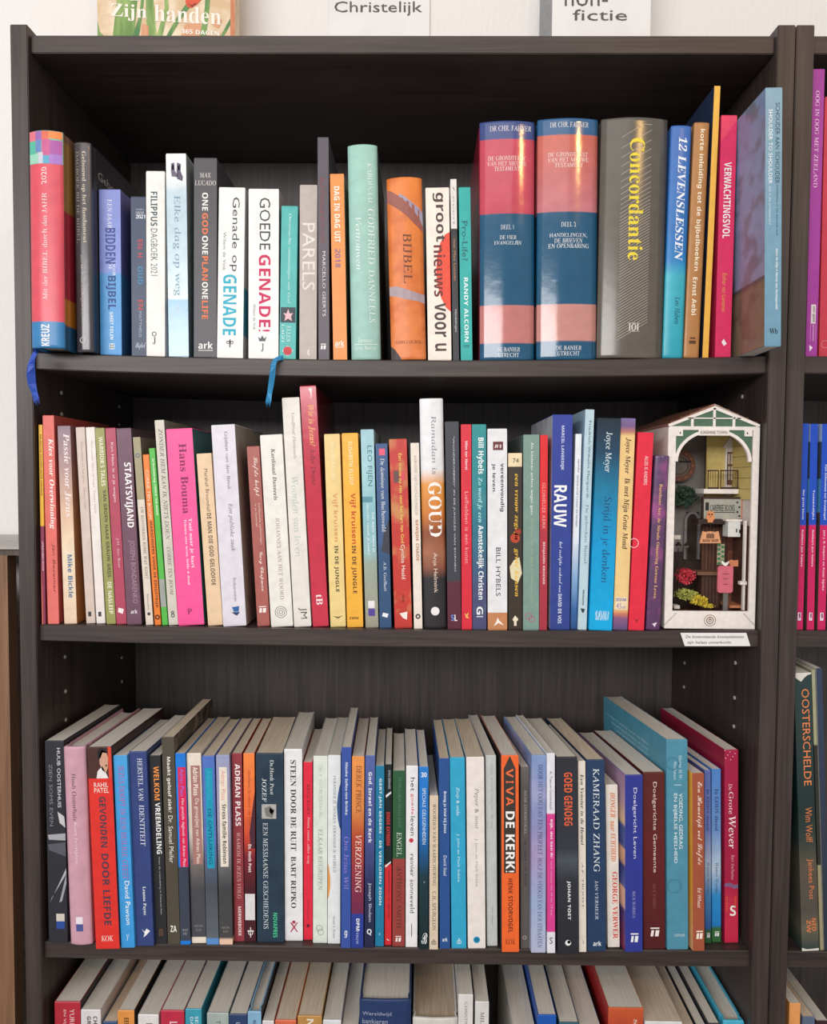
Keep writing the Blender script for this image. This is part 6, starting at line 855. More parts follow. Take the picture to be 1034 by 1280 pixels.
B('3', 'sky blue paperback with magenta serif capitals', (141, 159.5, 944.4, 151.8, 168.8, 1185.3), 'p', [('4ca4e4', 944), ('3c9ce0', 1185)], [('JEZUS DOOPT IN EEN HEILIGE GEEST', 'r', 'c05898', 957, 1099, .32, .74), ('David Pawson', 's', 'f4fafe', 1101, 1156, .44, .8), ('Y', 'i', 'e0f0fc', 1168, 1176, .4, .65, 'h')], D=.12)
B('3', 'navy paperback with white serif capitals and a small bird', (160.2, 183.4, 939.6, 170.2, 193.2, 1183), 'p', '36467f', [('HERSTEL VAN', 'r', 'e8ecf4', 948, 1001, .46, .74), ('IDENTITEIT', 'r', 'e8ecf4', 1006, 1057, .46, .74), ('Leanne Payne', 'R', 'e8ecf4', 1108, 1144, .44, .66), ('*', 'f4f4f8', [(.34, 1161), (.5, 1165), (.62, 1161), (.82, 1164), (.6, 1169), (.42, 1172), (.5, 1167)])], D=.125)
B('3', 'black book with orange and white bold capitals', (185.3, 201.2, 944.4, 194.6, 208.7, 1180), 'p', '2a2a2e', [('WELKOM', 'b', 'f29848', 958, 1000, .34, .82), ('VREEMDELING', 'b', 'f4f4f4', 1003, 1067, .38, .82), ('leven als vreemdeling in Centraal-Azie', 's', 'b8b8bc', 1071, 1143, .48, .66), ('m', 'R', '6c4c38', 1161, 1170, .3, .7, 'h')], D=.12)
B('3', 'tall olive brown book whose worn head stands above the rest', (201.6, 218, 921.3, 210, 225.3, 1180.8), 'p', '524b40', [('Maakt geloof ziek?', 'b', 'f0ece4', 946, 1015, .3, .66), ('Dr. Samuel Pfeifer', 's', 'e8e4dc', 1019, 1078, .34, .7), ('ZA', 'b', 'f0ece4', 1157, 1165, .25, .75, 'h')], S=[('3c342c', 921), ('342c28', 1181)], smot=('8c7c6c', 50, .6), D=.14, pg=1)
B('3', 'blue topped dark paperback with a magenta title strip', (218.5, 232.4, 941.7, 226, 237.9, 1181.3), 'p', [('1c7cdc', 941, 1083), ('3c4454', 1083, 1176), ('1c7cdc', 1176, 1182)], [('#', 'dc2458', 959, 1083, .2, 1), ('Adrian Plass', 's', '9c74e0', 961, 995, .4, .8), ('Het gewijde dagboek van Adrian Plass', 's', 'f4d8e4', 998, 1083, .42, .78), ('NIEUWE', 'n', 'a8a8ac', 1161, 1164, .2, .8, 'h'), ('BOEK', 'n', 'a8a8ac', 1165.5, 1168.5, .3, .7, 'h')], D=.12, pg=1)
B('3', 'cream topped dark paperback with a dusty pink title strip', (232.8, 251.1, 941.7, 239.7, 258.2, 1179.4), 'p', [('ecdfd0', 941), ('dcd0c0', 1040), ('7c7470', 1075), ('4c4c52', 1110), ('4c4c52', 1171), ('f0e4d4', 1172), ('f0e4d4', 1180)], [('#', 'ac7c74', 957, 1080, .25, .9), ('Adrian Plass', 'b', 'f8e8e0', 959, 994, .4, .76), ('De groep(jes) van Adrian Plass', 's', 'f8e8e0', 998, 1079, .42, .76), ('NIEUWE', 'n', '8c8c8c', 1156, 1159, .2, .8, 'h'), ('BOEK', 'n', '8c8c8c', 1161, 1164, .3, .7, 'h')], D=.125, pg=1)
B('3', 'violet blue topped paperback with a turquoise title strip', (251.8, 268.6, 945, 258.8, 273.2, 1181.3), 'p', [('5474c4', 945), ('5c74b8', 1050), ('546078', 1085), ('4c5058', 1110), ('606870', 1172), ('5c90d0', 1174), ('5c90d0', 1182)], [('#', '189cbc', 960, 1085, .22, .82), ('Adrian Plass', 's', '38b0d0', 963, 1000, .34, .66), ('DE ONTLUIKING', 's', '0c4068', 1011, 1080, .36, .66)], D=.125, pg=1)
B('3', 'pale lilac topped worn paperback with a cream title strip', (269.8, 287.6, 943.8, 274.5, 291.6, 1181.3), 'p', [('9ca0c4', 943), ('a09cb4', 1030), ('6c6c70', 1080), ('444448', 1110), ('484848', 1172), ('ecc8b0', 1175), ('ecc8b0', 1182)], [('#', 'ece2d4', 959, 1083, .2, .8), ('Adrian Plass', 's', 'e4988c', 963, 1000, .36, .68), ('Stress familie Robinson', 'b', '383030', 1005, 1079, .38, .7), ('NIEUWE', 'n', '8c8c8c', 1158, 1161, .2, .8, 'h'), ('BOEK', 'n', '8c8c8c', 1163, 1166, .3, .7, 'h')], D=.125, pg=1)
B('3', 'dull maroon paperback with white bold capitals', (288.4, 303, 941.7, 292.9, 305.6, 1177.3), 'p', '943c44', [('ADRIAN PLASS', 'b', 'f8ecec', 955, 1032, .28, .8), ('WAAROM IK JEZUS VOLG', 'r', 'e0b0b0', 1040, 1123, .36, .74), ('MERWEBOEK', 'b', 'f4dcdc', 1133, 1170, .4, .72)], D=.12, pg=1)
B('3', 'orange to dark red paperback with a blank white sticker', (303.5, 318.8, 941.7, 306.4, 319.2, 1177.6), 'p', [('f68a48', 941), ('f0703c', 1010), ('c84434', 1050), ('7c2430', 1070), ('4c1c28', 1110), ('481c28', 1178)], [('*', '4c2838', [(.5, 1040), (1, 990), (1, 1060), (.6, 1060)]), ('Abraham, de vriend van God', 'r', '7c3c20', 962, 1031, .38, .66), ('Ds. Henk Poot', 'b', 'f4e4e4', 1055, 1090, .38, .68), ('#', 'e0dce0', 1117, 1150, .05, .95), ('#', 'f0ecec', 1159, 1172, .5, .57), ('#', 'f0ecec', 1163, 1164.5, .25, .82), ('o', 'f0ecec', .54, 1166, 3, 2.2)], D=.12, pg=1)
B('3', 'thick dark blue grey paperback with a small pencil portrait', (319.6, 354, 941.7, 321.6, 355.4, 1178), 'p', '2a3e50', [('Ds.Henk Poot', 'r', 'e8f0f0', 950, 993, .52, .66), ('JOZEF', 'r', 'e8f0f0', 973, 1002, .22, .38), ('#', 'b0b0ac', 1005, 1023, .2, .74), ('*', '7c7c78', [(.3, 1010), (.5, 1007), (.68, 1012), (.6, 1022), (.35, 1020)]), ('*', 'c8c8c4', [(.5, 1009), (.66, 1013), (.58, 1018), (.48, 1014)]), ('EEN MESSIAANSE GESCHIEDENIS', 'r', 'd8e0e4', 1028, 1161, .24, .42), ('NOVAPRES', 'b', '4ccc94', 1141, 1172, .6, .76)], mot=('1c2c3c', 45, .6), D=.125, pg=1)
B('3', 'white book with black serif capitals and a red figure emblem', (355, 377.9, 936.4, 356.2, 378.6, 1176.2), 'p', 'ecebee', [('STEEN DOOR DE RUIT', 'R', '302c30', 950, 1063, .34, .66), ('BART REPKO', 'R', '302c30', 1070, 1135, .34, .64), ('X', 'n', 'b03048', 1153, 1165, .28, .74, 'h'), ('o', 'b03048', .5, 1152.5, 2, 0)], D=.13)
B('3', 'narrow scarlet paperback between the white and the mint books', (379.2, 390.6, 952.7, 379.8, 390.8, 1175.2), 'p', 'e42e46', [('KEES KORT', 'R', '98202c', 980, 1018, .4, .7), ('Niets meer, alles nog', 'r', 'f8ccd0', 1021, 1079, .36, .72), ('Boekencentrum', 'r', '98202c', 1125, 1150, .42, .66), ('o', '68182c', .5, 1157, 2, 0)], D=.11)
B('3', 'pale mint paperback with faded grey green lettering', (391.7, 409.8, 945, 391.2, 409, 1179), 'p', 'e0e8e0', [('Drs. P. VAN RUITENBURG', 'r', 'b4bcb4', 957, 1022, .4, .62), ('ELKAAR BEGRIJPEN', 'r', '94a098', 1036, 1112, .34, .66), ('o', 'a0a8a0', .45, 1160, 4, 3.3), ('o', 'a0a8a0', .55, 1165, 4, 3.3)], D=.13)
B('3', 'white paperback with half discs of blue and orange at its sides', (410, 426, 944, 409.4, 425.4, 1179.8), 'p', 'eaeef0', [('~', '3c5c94', [(.72, 1005, 1010), (.8, 992, 1024), (.9, 984, 1032), (1, 979, 1036)]), ('~', 'e8a050', [(0, 1078, 1124), (.1, 1084, 1119), (.2, 1098, 1108)]), ('VERANDER JE DENKEN', 'r', '54646c', 969, 1029, .42, .64), ('VERANDER JE WERELD', 'r', '54646c', 1031, 1090, .42, .64), ('Henri J. Power', 'r', '54646c', 1145, 1173, .42, .6)], D=.13)
B('3', 'tall bright navy paperback with violet serif title', (426.7, 439.4, 934, 426.4, 438.3, 1185.5), 'p', '3a56a6', [('Nieske Selles-ten Brinke', 'b', 'dce4f4', 953, 1018, .4, .68), ('Om Jezus Wil', 'r', '9484d4', 1045, 1111, .3, .78), ('g', 'b', 'dce4f4', 1163, 1172, .35, .65, 'h')], L='2c3c6c', D=.14)
B('3', 'orange to wine red paperback with navy foot and white capitals', (440, 455.8, 945.5, 439, 454.3, 1185.5), 'p', [('ec9850', 945), ('e08c4c', 1010), ('b84c34', 1045), ('8c3048', 1100), ('702c50', 1141), ('2c4098', 1143), ('2c4098', 1186)], [('DEREK PRINCE', 'r', '6c3020', 957, 1016, .34, .78), ('VERZOENING', 'r', 'f8e0d8', 1043, 1115, .3, .8), ('DPM', 'b', 'f4f4fc', 1148, 1163, .4, .68), ('nieuw', 's', 'a8b4e0', 1164, 1180, .4, .68)], D=.13)
B('3', 'streaked blue violet paperback with pale lettering at both ends', (456.9, 468.9, 944.4, 455.2, 468, 1185), 'p', [('5868a8', 944), ('485490', 1050), ('2c3058', 1110), ('242848', 1185)], [('God, Israel en de Kerk', 'b', 'ecf0fa', 965, 1053, .3, .72), ('Joseph Shulam', 's', 'd0d4e4', 1103, 1152, .34, .72), ('Q', 'b', 'e8ecf4', 1161, 1169, .25, .75, 'h')], D=.13)
B('3', 'petrol blue paperback with light capitals running full length', (469.3, 480.7, 957.3, 468.5, 480.2, 1183.4), 'p', '1f7ea6', [('GERT-JAN SEGERS - DE VERLOREN ZOON', 'b', 'd8ecf4', 973, 1131, .36, .72), ('#', '8cc0d4', 1166, 1169, .45, .6)], D=.12)
B('3', 'black topped red book with white slashes', (480.9, 490, 955.5, 480.4, 489.4, 1181.6), 'p', [('1c2628', 955, 1080), ('dc3038', 1080, 1181)], [('EMILE EERNISSE', 's', 'c8ccd0', 963, 986, .5, .8), ('EINDE EXTREEM', 'b', 'dc3c3c', 1015, 1056, .25, .75), ('AVONTUREN UIT LEERTIJD', 's', '6c181c', 1087, 1148, .4, .75), ('*', 'f0f0f0', [(.1, 994), (.9, 989), (.95, 991), (.2, 997)]), ('*', 'f0f0f0', [(0, 1082), (.9, 1076), (.9, 1078), (.1, 1084)]), ('*', 'f0f0f0', [(.3, 1173), (.8, 1176), (.4, 1175)])], D=.12)
B('3', 'dark green topped brick red paperback', (491.4, 506.5, 963.3, 490, 506.4, 1183.4), 'p', [('2e5c3c', 963, 1073), ('9c423e', 1073, 1184)], [('ONWAARSCHIJNLIJKE', 'R', '547c5c', 972, 1034, .4, .66), ('ENGEL', 'r', 'dce4d4', 1040, 1070, .32, .72), ('ANTHONY SMITH', 'r', '5c2c2c', 1082, 1160, .32, .72)]+TT(1170, .25, .72, 'f4ece8', 7), D=.12)
B('3', 'white paperback with a red dot among grey lower case letters', (507.9, 522.6, 957.3, 506.8, 522, 1184.2), 'p', 'efedf0', [('het', 's', '44444c', 972, 989, .38, .76), ('goede', 's', 'd84c64', 992, 1018, .36, .7), ('leven', 's', '44444c', 1020, 1044, .38, .76), ('o', 'c83c4c', .45, 1050, 2.8, 0), ('reinier sonneveld', 's', '44444c', 1067, 1141, .36, .74), ('~', '50505a', [(.48, 1153, 1172), (.54, 1156, 1170)])], D=.12)
B('3', 'blue to dark green book with a number at its head', (523.9, 535.8, 958.6, 524, 535.5, 1186.8), 'p', [('2880d8', 958), ('2070c0', 1040), ('1c5488', 1070), ('1c3c44', 1095), ('14282c', 1187)], [('30', 'b', 'f0f4f8', 965.5, 971.5, .2, .82, 'h'), ('SPECIALE GELEGENHEDEN', 's', 'd8e8f4', 985, 1055, .34, .72), ('B', 'c', 'f0f4f4', 1166, 1180, .25, .9, 'h'), ('*', 'a8b8bc', [(.5, 1101), (.62, 1102), (.54, 1104)])], D=.12)
B('3', 'short cream paperback with dense dark serif capitals', (537.2, 547.9, 994.7, 536.6, 547.8, 1187.3), 'p', 'decdb6', [('WOORDEN VAN WAARSCHUWING', 'r', '544838', 1005, 1107, .36, .76), ('C.H. SPURGEON', 'r', '544838', 1114, 1163, .32, .78), ('db', 's', '544838', 1174, 1181, .2, .82, 'h')], D=.12)
B('3', 'royal blue paperback with light blue lettering beside cyan book', (548.8, 561.7, 948, 549.5, 563.2, 1186.3), 'p', '2c5494', [('Breng je kind bij Jezus', 'b', 'dce8f4', 989, 1041, .38, .72), ('David Staal', 's', 'dce8f4', 1069, 1094, .4, .7), ('ark', 'b', 'e8f0f8', 1172, 1177, .25, .75, 'h')], D=.13, pg=1)
B('3', 'cyan paperback with white italic lettering', (562.4, 581, 947, 564.3, 583.4, 1186), 'p', '34a8d0', [('Zeep & soda', 'i', 'e0f4fa', 984, 1019, .36, .64), ('J. John en Mark Stibbe', 'n', 'c8ecf6', 1042, 1102, .4, .62), ('db', 'n', 'e0f4fa', 1173, 1180, .36, .66, 'h')], D=.13, pg=1)
B('3', 'off white paperback with a round blue emblem at foot', (582.8, 605.3, 946.5, 585, 607.2, 1186), 'p', 'ede5e1', [('Peper & zout', 'i', '847f80', 985, 1036, .4, .68), ('J. John en Mark Stibbe', 'n', 'a4a4a4', 1048, 1108, .42, .6), ('o', '2c98c4', .5, 1175, 4.2, 0), ('o', 'e8f4f8', .5, 1175, 2, 1.2)], D=.13, pg=1)
B('3', 'light grey paperback with very faint lettering', (607, 620.2, 944.4, 609, 622, 1183), 'p', 'c8cccc', [('Gods Woord wijst mij de weg', 'r', 'a4a0a4', 955, 1035, .42, .7), ('H.B. Slager', 'i', '949098', 1133, 1157, .4, .62)], D=.14)
B('3', 'orange paperback with a black arrow panel and white capitals', (626.4, 648.6, 944.4, 627.4, 649, 1190.6), 'p', 'f26a30', [('*', '3e3634', [(.5, 945), (.82, 961), (.82, 1091), (.14, 1091), (.14, 961)]), ('V', 'b', 'f2703c', 961, 972, .28, .7), ('I', 'b', 'f2703c', 976, 979, .28, .7), ('V', 'b', 'f2703c', 983, 994, .28, .7), ('A', 'b', 'f2703c', 996, 1007, .28, .7), ('DE KERK!', 'b', 'fcf8f4', 1014, 1090, .24, .76), ('HENK STOORVOGEL', 'b', '6c2c18', 1098, 1166, .38, .64), ('KOK', 'r', '6c2c18', 1174, 1181, .2, .8, 'h')], L='2c2828', D=.135)
B('3', 'short grey brown paperback with dim serif capitals', (650.6, 662, 958.6, 651.2, 662, 1186), 'p', [('706c68', 958), ('5c5856', 985), ('605c5a', 1186)], [('HENK STOORVOGEL', 'r', 'b8b0ac', 988, 1043, .4, .7), ('DE TREIN VAN HOOP', 'R', '3c3838', 1050, 1107, .4, .68), ('o', 'b0a8a4', .45, 1172, 2.4, 1.6)], D=.12)
B('3', 'periwinkle to lavender cloudy paperback with navy capitals', (665.3, 682.6, 944, 663, 683, 1191.4), 'p', [('7c98c8', 944), ('8c94c4', 1020), ('a898c4', 1070), ('9cb0d4', 1130), ('b8bcd8', 1191)], [('DOOR HET OOG VAN EEN PROFEET', 'r', '3c4870', 956, 1068, .44, .76), ('ROLF DE VOOGD VAN DER STRAATEN', 'r', '4c5478', 1072, 1185, .44, .74)], mot=('c0b8d8', 20, .4), D=.13)
B('3', 'white and magenta slim book with small pale lettering', (683.2, 693.7, 941.9, 684, 694.2, 1192), 'p', [('e6e6f0', 941, 1017), ('dc4494', 1017, 1165), ('e6e6f0', 1165, 1193)], [('A. Teeuw-Gertenbach', 's', '54545c', 964, 1012, .36, .66), ('Kijk, dat ben ik!', 'b', 'fcf4fa', 1024, 1072, .36, .74), ('voor meisjes van 10 tot 13 jaar', 's', 'f4b4d4', 1076, 1145, .4, .68), ('S', 'n', '44444c', 1172, 1180, .3, .7, 'h')], D=.13)
B('3', 'black blue book with red outlined capitals and a white swirl', (695.4, 721.8, 946.5, 697.6, 723.2, 1193.9), 'p', [('2e3038', 946), ('343842', 1060), ('4c545c', 1075), ('30343c', 1100), ('282a32', 1194)], [('GOED GENOEG', 'b', 'e8643c', 966, 1032, .36, .76), ('JOHAN TOET', 'b', 'ececf0', 1101, 1150, .46, .64), ('o', 'f0f0f0', .5, 1179, 3.6, 0), ('o', '282a32', .54, 1178, 2, 0)], D=.13)
B('3', 'slim ivory book with a calligraphic black title', (722.6, 732, 951.8, 724, 733.2, 1190.7), 'p', 'e8e0d4', [('Een Venster in de Hemel', 'I', '403e3c', 968, 1056, .3, .74), ('A.F. TROOST', 'r', '504c48', 1078, 1135, .42, .68), ('*', '504c48', [(.35, 1174), (.7, 1178), (.5, 1181), (.6, 1178)])], D=.12)
B('3', 'dark navy paperback with large white serif capitals', (732.7, 756, 950, 734.8, 757.5, 1190), 'p', '263f62', [('KAMERAAD ZHANG', 'r', 'e0e8f0', 961, 1090, .36, .7), ('JAN VERMEER', 'r', 'd4dce8', 1101, 1150, .42, .6), ('ark', 'b', 'e8ecf4', 1177, 1183, .3, .75, 'h')], D=.14, pg=1)
B('3', 'short off white book with orange and red capitals', (757.2, 772, 981.5, 759.8, 775, 1185), 'p', 'ece4dc', [('HONGER', 'I', 'dc7c44', 991, 1022, .36, .8), ('naar ECHTHEID', 'I', 'dc7c44', 1026, 1077, .36, .8), ('GEORGE VERWER', 'R', 'd84434', 1090, 1174, .44, .88)], D=.11)
B('3', 'royal blue paperback with a colourful front and pale title', (781.6, 803.2, 969, 781, 804, 1190.7), 'p', '303a94', [('Doelgericht Leven', 's', 'dcdcf0', 985, 1073, .42, .68), ('RICK WARREN', 'r', 'a8a8d0', 1114, 1148, .42, .58)]+TT(1167, .32, .76, 'f0f0f4', 11), L=[('b08cac', 969), ('c0a0b0', 1005), ('e8c8a0', 1030), ('50609c', 1035), ('50609c', 1060), ('ecb894', 1064), ('d8a890', 1080), ('40488c', 1085), ('5c68a8', 1110), ('ecc0a0', 1112), ('e0b0a0', 1135), ('4c3c80', 1140), ('883048', 1191)], D=.135)
B('3', 'dark wine red paperback with a beige sans serif title', (803.6, 830.7, 965.6, 804.4, 831.8, 1187.3), 'p', [('5c2420', 965), ('642020', 1060), ('541c1e', 1187)], [('Doelgerichte Gemeente', 's', 'e0ccc0', 978, 1091, .42, .64), ('RICK WARREN', 'r', '8c5450', 1105, 1137, .44, .58)]+TT(1160, .32, .74, 'f4ece8', 11), D=.135)
B('3', 'tall teal blue paperback rising over its neighbours near the end', (833.4, 859, 925, 833.6, 861, 1188), 'p', '5090a8', [('Sietse H.W.', 'R', 'b4d0dc', 945, 975, .58, .74), ('Werkman', 'R', 'b4d0dc', 952, 975, .34, .48), ('#', 'b4d0dc', 981, 982, .36, .72), ('VOEDING, GEDRAG', 's', 'e8f2f4', 992, 1061, .56, .76), ('EN BIJBELSE HEELHEID', 's', 'e8f2f4', 992, 1079, .3, .5), ('EXPAND', 'R', 'c0d8e0', 1168, 1171.5, .34, .84, 'h'), ('o', '44809a', .35, 1108, 9, 7.4), ('o', '44809a', .3, 955, 8, 6.6),
  ('@L', 'voeding en gedrag vanuit de Bijbel', 's', 'c0dce8', 946, 949, .25, .95, 'h'), ('@L', 'een gids voor lichaam en geest', 's', 'c0dce8', 953, 956, .25, .85, 'h'), ('@L', 'met praktische adviezen', 's', 'c0dce8', 960, 963, .25, .75, 'h')], D=.16)
B('3', 'brown paperback with yellow front edge and looping script title', (865.5, 880, 966.9, 866, 881, 1189.7), 'p', 'a4543a', [('Een Huwelijk vol Liefde', 'c', 'f4e0d4', 978, 1081, .3, .84), ('Ed Wheat', 'o', 'f0dcd0', 1110, 1135, .42, .74)]+TT(1164, .3, .86, 'f8ecdc', 10), L=[('f4b44c', 966), ('f0a840', 1120), ('e8b080', 1190)], D=.13)
_gd = [('In GODS dienst', 'R', '2c4480', 987, 1040, .32, .76), ('Warren Wiersbe', 'r', '2c4c70', 1080, 1120, .38, .72)]
B('3', 'blue paperback set back, first of the twin sky covers', (880.6, 888.6, 963, 881.4, 889, 1183.4), 'p', [('6070b4', 963), ('6c7cbc', 1040), ('a8b4c8', 1085), ('4880b4', 1120), ('2c5898', 1164), ('2c5c3c', 1167), ('2c5c3c', 1184)], _gd+TT(1170, .3, .8, 'f0f0f0', 6), D=.12, Y=.012)
B('3', 'blue paperback, second and brighter of the twin sky covers', (889.6, 901.3, 961.6, 890.2, 901.3, 1181.9), 'p', [('5084cc', 961), ('6c94cc', 1040), ('b4c8dc', 1088), ('2c8ccc', 1122), ('1c7cc4', 1160), ('34683c', 1164), ('34683c', 1183)], _gd+TT(1168, .3, .8, 'f4f4f4', 6), D=.12, Y=.014)
B('3', 'cranberry red paperback with sparkles and white serif title at the end', (905.6, 923.1, 937.5, 906, 922.8, 1180.3), 'p', [('a81c48', 937), ('a81c44', 1105), ('c42c48', 1125), ('cc2c4c', 1181)], [('De', 'r', 'f0ccd4', 980, 988, .3, .55), ('Grote', 'r', 'f4d8dc', 990, 1018, .3, .64), ('Wever', 'r', 'fcf0f0', 1020, 1061, .3, .8), ('Ravi Zacharias', 'r', 'e8b8c0', 1069, 1100, .5, .72), ('~', '7c6088', [(0, 1105, 1109), (.4, 1104, 1109), (.7, 1107, 1112), (1, 1106, 1111)]), ('S', 'b', 'f4f0e8', 1133, 1146, .4, .84, 'h'), ('EDITIE', 'n', 'e8642c', 1122, 1140, .08, .22), ('REEKS', 'n', 'e8642c', 1122, 1135, .72, .86)]+
  [('#', 'f0d0d8', 938+_k*1.9, 939+_k*1.9, (_k*37 % 90)/100, (_k*37 % 90)/100+.06) for _k in range(7)], L=[('9c1c40', 937), ('981c40', 1181)], D=.15, Y=.013)
YAWS = [(60, 4), (150, 4), (200, 1), (320, -3), (400, -1.5), (560, -2), (610, -4), (650, -6.5), (780, -9), (860, -10), (925, -7)]
# ------------------------------------------------------------------ lowest shelf in view: only heads show
B('4', 'red book with pink spine lettering beside the left upright', (68, 100.8, 1252), 'p', 'b42c3c', [('YURI', 's', 'f0c8c8', 1262, 1282, .58, .76), ('EN VIJAND', 's', 'f0c8c8', 1263, 1300, .32, .44)], D=.15, S='2c2428')
B('4', 'white book with stacked dark capitals along its spine', (100.9, 126, 1262), 'p', 'dcd8d8', [('CHRISTUS', 'b', '40404a', 1271, 1310, .62, .82), ('GROOT', 'b', '40404a', 1271, 1300, .3, .5)], D=.15)
B('4', 'low dark blue headed book between white and orange spines', (128.8, 146.5, 1277), 'p', '34507c', (), D=.14, pg=1)
B('4', 'orange spined book with dark capital letters', (147, 168, 1263), 'p', 'e09448', [('EEN NIEUW', 'b', '4c3424', 1273, 1310, .38, .66)], S='2c2c2c', D=.15)
B('4', 'white spined book left of the red one', (172.5, 198.3, 1268), 'p', 'e0dcdc', [('D', 'b', '4c4c50', 1280, 1288, .4, .7)], D=.14)
B('4', 'raspberry red spined book with white capitals', (201, 230.5, 1263), 'p', 'c02c48', [('LIEFDE', 'b', 'e8c8d0', 1278, 1310, .38, .7)], D=.15)
B('4', 'teal spined book with white capitals', (231.6, 252, 1261), 'p', '3c9cb4', [('SEIZOEN', 's', 'd8ecf0', 1271, 1310, .6, .8), ('DAGEN', 's', 'd8ecf0', 1272, 1300, .3, .48)], D=.15)
B('4', 'wide pale grey green spined book', (258.7, 285.8, 1266), 'p', 'a4b0ac', [('THEO', 's', '54605c', 1276, 1300, .42, .62)], D=.15)
B('4', 'navy spined book before the light blue hardcover', (286.2, 309, 1267.7), 'p', '2c4068', [('LEVEN', 's', 'c8d0dc', 1279, 1300, .4, .62)], D=.15)
B('4', 'light blue hardcover with dark inner edge', (309.6, 326.7, 1264.7), 'h', '84b0d0', [('GIDS', 'b', '2c4460', 1276, 1295, .4, .62)], D=.14, L='34343c', S='34343c')
B('4', 'thin white spined book beside the light blue hardcover', (328, 342.5, 1276), 'p', 'dcd8d8', (), D=.14)
B('4', 'coral orange spined book with thick pages', (344, 370.5, 1275), 'p', 'd86c4c', (), D=.14, pg=1)
B('4', 'ochre brown spined book with a large white letter', (372, 402.5, 1269.6), 'p', 'bc8c4c', [('N', 'b', 'e8e0d4', 1274, 1284, .38, .66)], D=.15, pg=1)
B('4', 'plain white spined book right of the ochre one', (403.7, 426.5, 1275), 'p', 'dcdce0', (), D=.145)
B('4', 'low cream paged book beside the thick navy hardcover', (427, 448, 1284), 'p', 'd8d4d0', (), D=.145)
B('4', 'very thick navy hardcover with pale lettering under its head', (449.3, 514.2, 1249), 'r', '263a66', [('Wereldwijd', 's', 'a0a8c0', 1265, 1271.5, .06, .62, 'h'), ('bankieren', 's', 'a0a8c0', 1274.5, 1281, .06, .55, 'h')], D=.16, bul=.02)
B('4', 'thick white hardcover with brown page block', (516, 572.5, 1272), 'r', 'd4d0cc', (), D=.16, bul=.03, pg=2)
B('4', 'narrow white spined book with grey capitals, taller of the pair', (573, 591.6, 1243), 'p', 'dcdad8', [('CHRISTINE', 's', '8c8c90', 1253, 1290, .42, .62)], D=.15)
B('4', 'narrow white spined book with dark capitals beside a dark gap', (594, 611.5, 1252), 'p', 'd8d6d4', [('MILTON', 'r', '5c5c60', 1266, 1300, .38, .66)], D=.14)
B('4', 'low grey paged book past the dark gap', (641, 670, 1287), 'p', 'c8c4bc', (), D=.15)
B('4', 'cobalt blue spined book right of the gap', (672.4, 695.6, 1268.5), 'p', '1c58b4', (), D=.15)
B('4', 'dark teal spined low book with grey pages', (698.8, 723.8, 1278), 'p', '2c5c6c', (), D=.14)
B('4', 'low book with pale page block beside a blue edged cover', (724.5, 752, 1284), 'p', '44588c', (), D=.14, S='343c68')
B('4', 'rust orange hardback with white curved page block', (760.5, 804.8, 1259.7), 'p', [('c85c34', 1259), ('b43c2c', 1300)], [('S', 'R', 'e8d0c0', 1275, 1283, .72, .82)], L='b42c2c', D=.15)
B('4', 'thick white spined book with brownish pages', (806, 853, 1277), 'p', 'dcdcdc', (), D=.16, pg=1)
B('4', 'low book with warm grey pages near the upright', (854.6, 871, 1287), 'p', '4c4c50', (), D=.15, pg=1)
B('4', 'nearly black low book near the upright', (871.6, 884, 1284), 'p', '24242c', (), D=.15)
B('4', 'slim low grey paged book beside the turquoise hardcover', (885.4, 899.5, 1279), 'p', '34343c', (), D=.14)
B('4', 'turquoise hardcover last before the right upright', (904, 931.6, 1276), 'h', '4cb4d4', (), D=.155)
# ------------------------------------------------------------------ second bookcase
B('r1', 'purple magenta tall book with white serif capitals', (1017, 1031.2, 86.2, 1006.8, 1021.8, 444), 'p', 'a43c9c', [('OOG IN OOG MET ZEELAND', 'r', 'f4d0ec', 113, 232, .26, .62), ('#', 'dcd0d4', 378, 402, .38, .8), ('van gent', 'b', '5c4c54', 380, 400, .48, .74), ('#', 'dcb8d4', 403, 425, .36, .38), ('#', 'dcb8d4', 403, 425, .82, .84), ('productions', 's', 'e0c0d8', 404, 424, .5, .74), ('*', 'f4e8f0', [(.3, 429), (.6, 432), (.35, 437)])], D=.2)
B('r1', 'raspberry red book cut off by the picture edge', (1031.5, 1050, 121, 1024, 1042, 444), 'p', 'c4384c', [('o', 'e08c98', .4, 428, 5, 4.4)], D=.18)
_bw = [('#', 'e8dcec', 766, 776, .3, .72), ('*', '8c1c50', [(.42, 768), (.6, 766), (.66, 772), (.5, 774)])]
for _q, _t, _n, _l in (((1001.5, 1011.3, 529.5, 993.7, 1004, 788), 'Het grote blauw', 'Robbert Jan Swiers', 'blue over crimson slim book next to the upright'), ((1013.3, 1023, 530, 1008.5, 1017.8, 788), 'Tussendijks', 'Robbert Jan Swiers', 'blue over crimson slim book, middle of the three alike'), ((1028, 1038, 530, 1021.8, 1032, 788), 'Van Schouwen tot Kruiskapel', 'Jan J. B. Kuipers en Peter Sijnke', 'blue over crimson slim book, last of the three alike')):
    B('r2', _l, _q, 'p', [('1c4cc0', 529, 656), ('cc1c60', 656, 789)], [(_t, 'b', 'd4dcf4', 580 if 'Sch' in _t else 612, 649, .4, .74), (_n, 'b', 'f4ccd8', 662, 738 if 'Jan J' in _n else 708, .4, .74)]+_bw, L=[('b8d0e8', 529, 552), ('4c5864', 552, 598), ('5ca8d4', 598, 640), ('584c44', 640, 789)], D=.2, Y=.004)
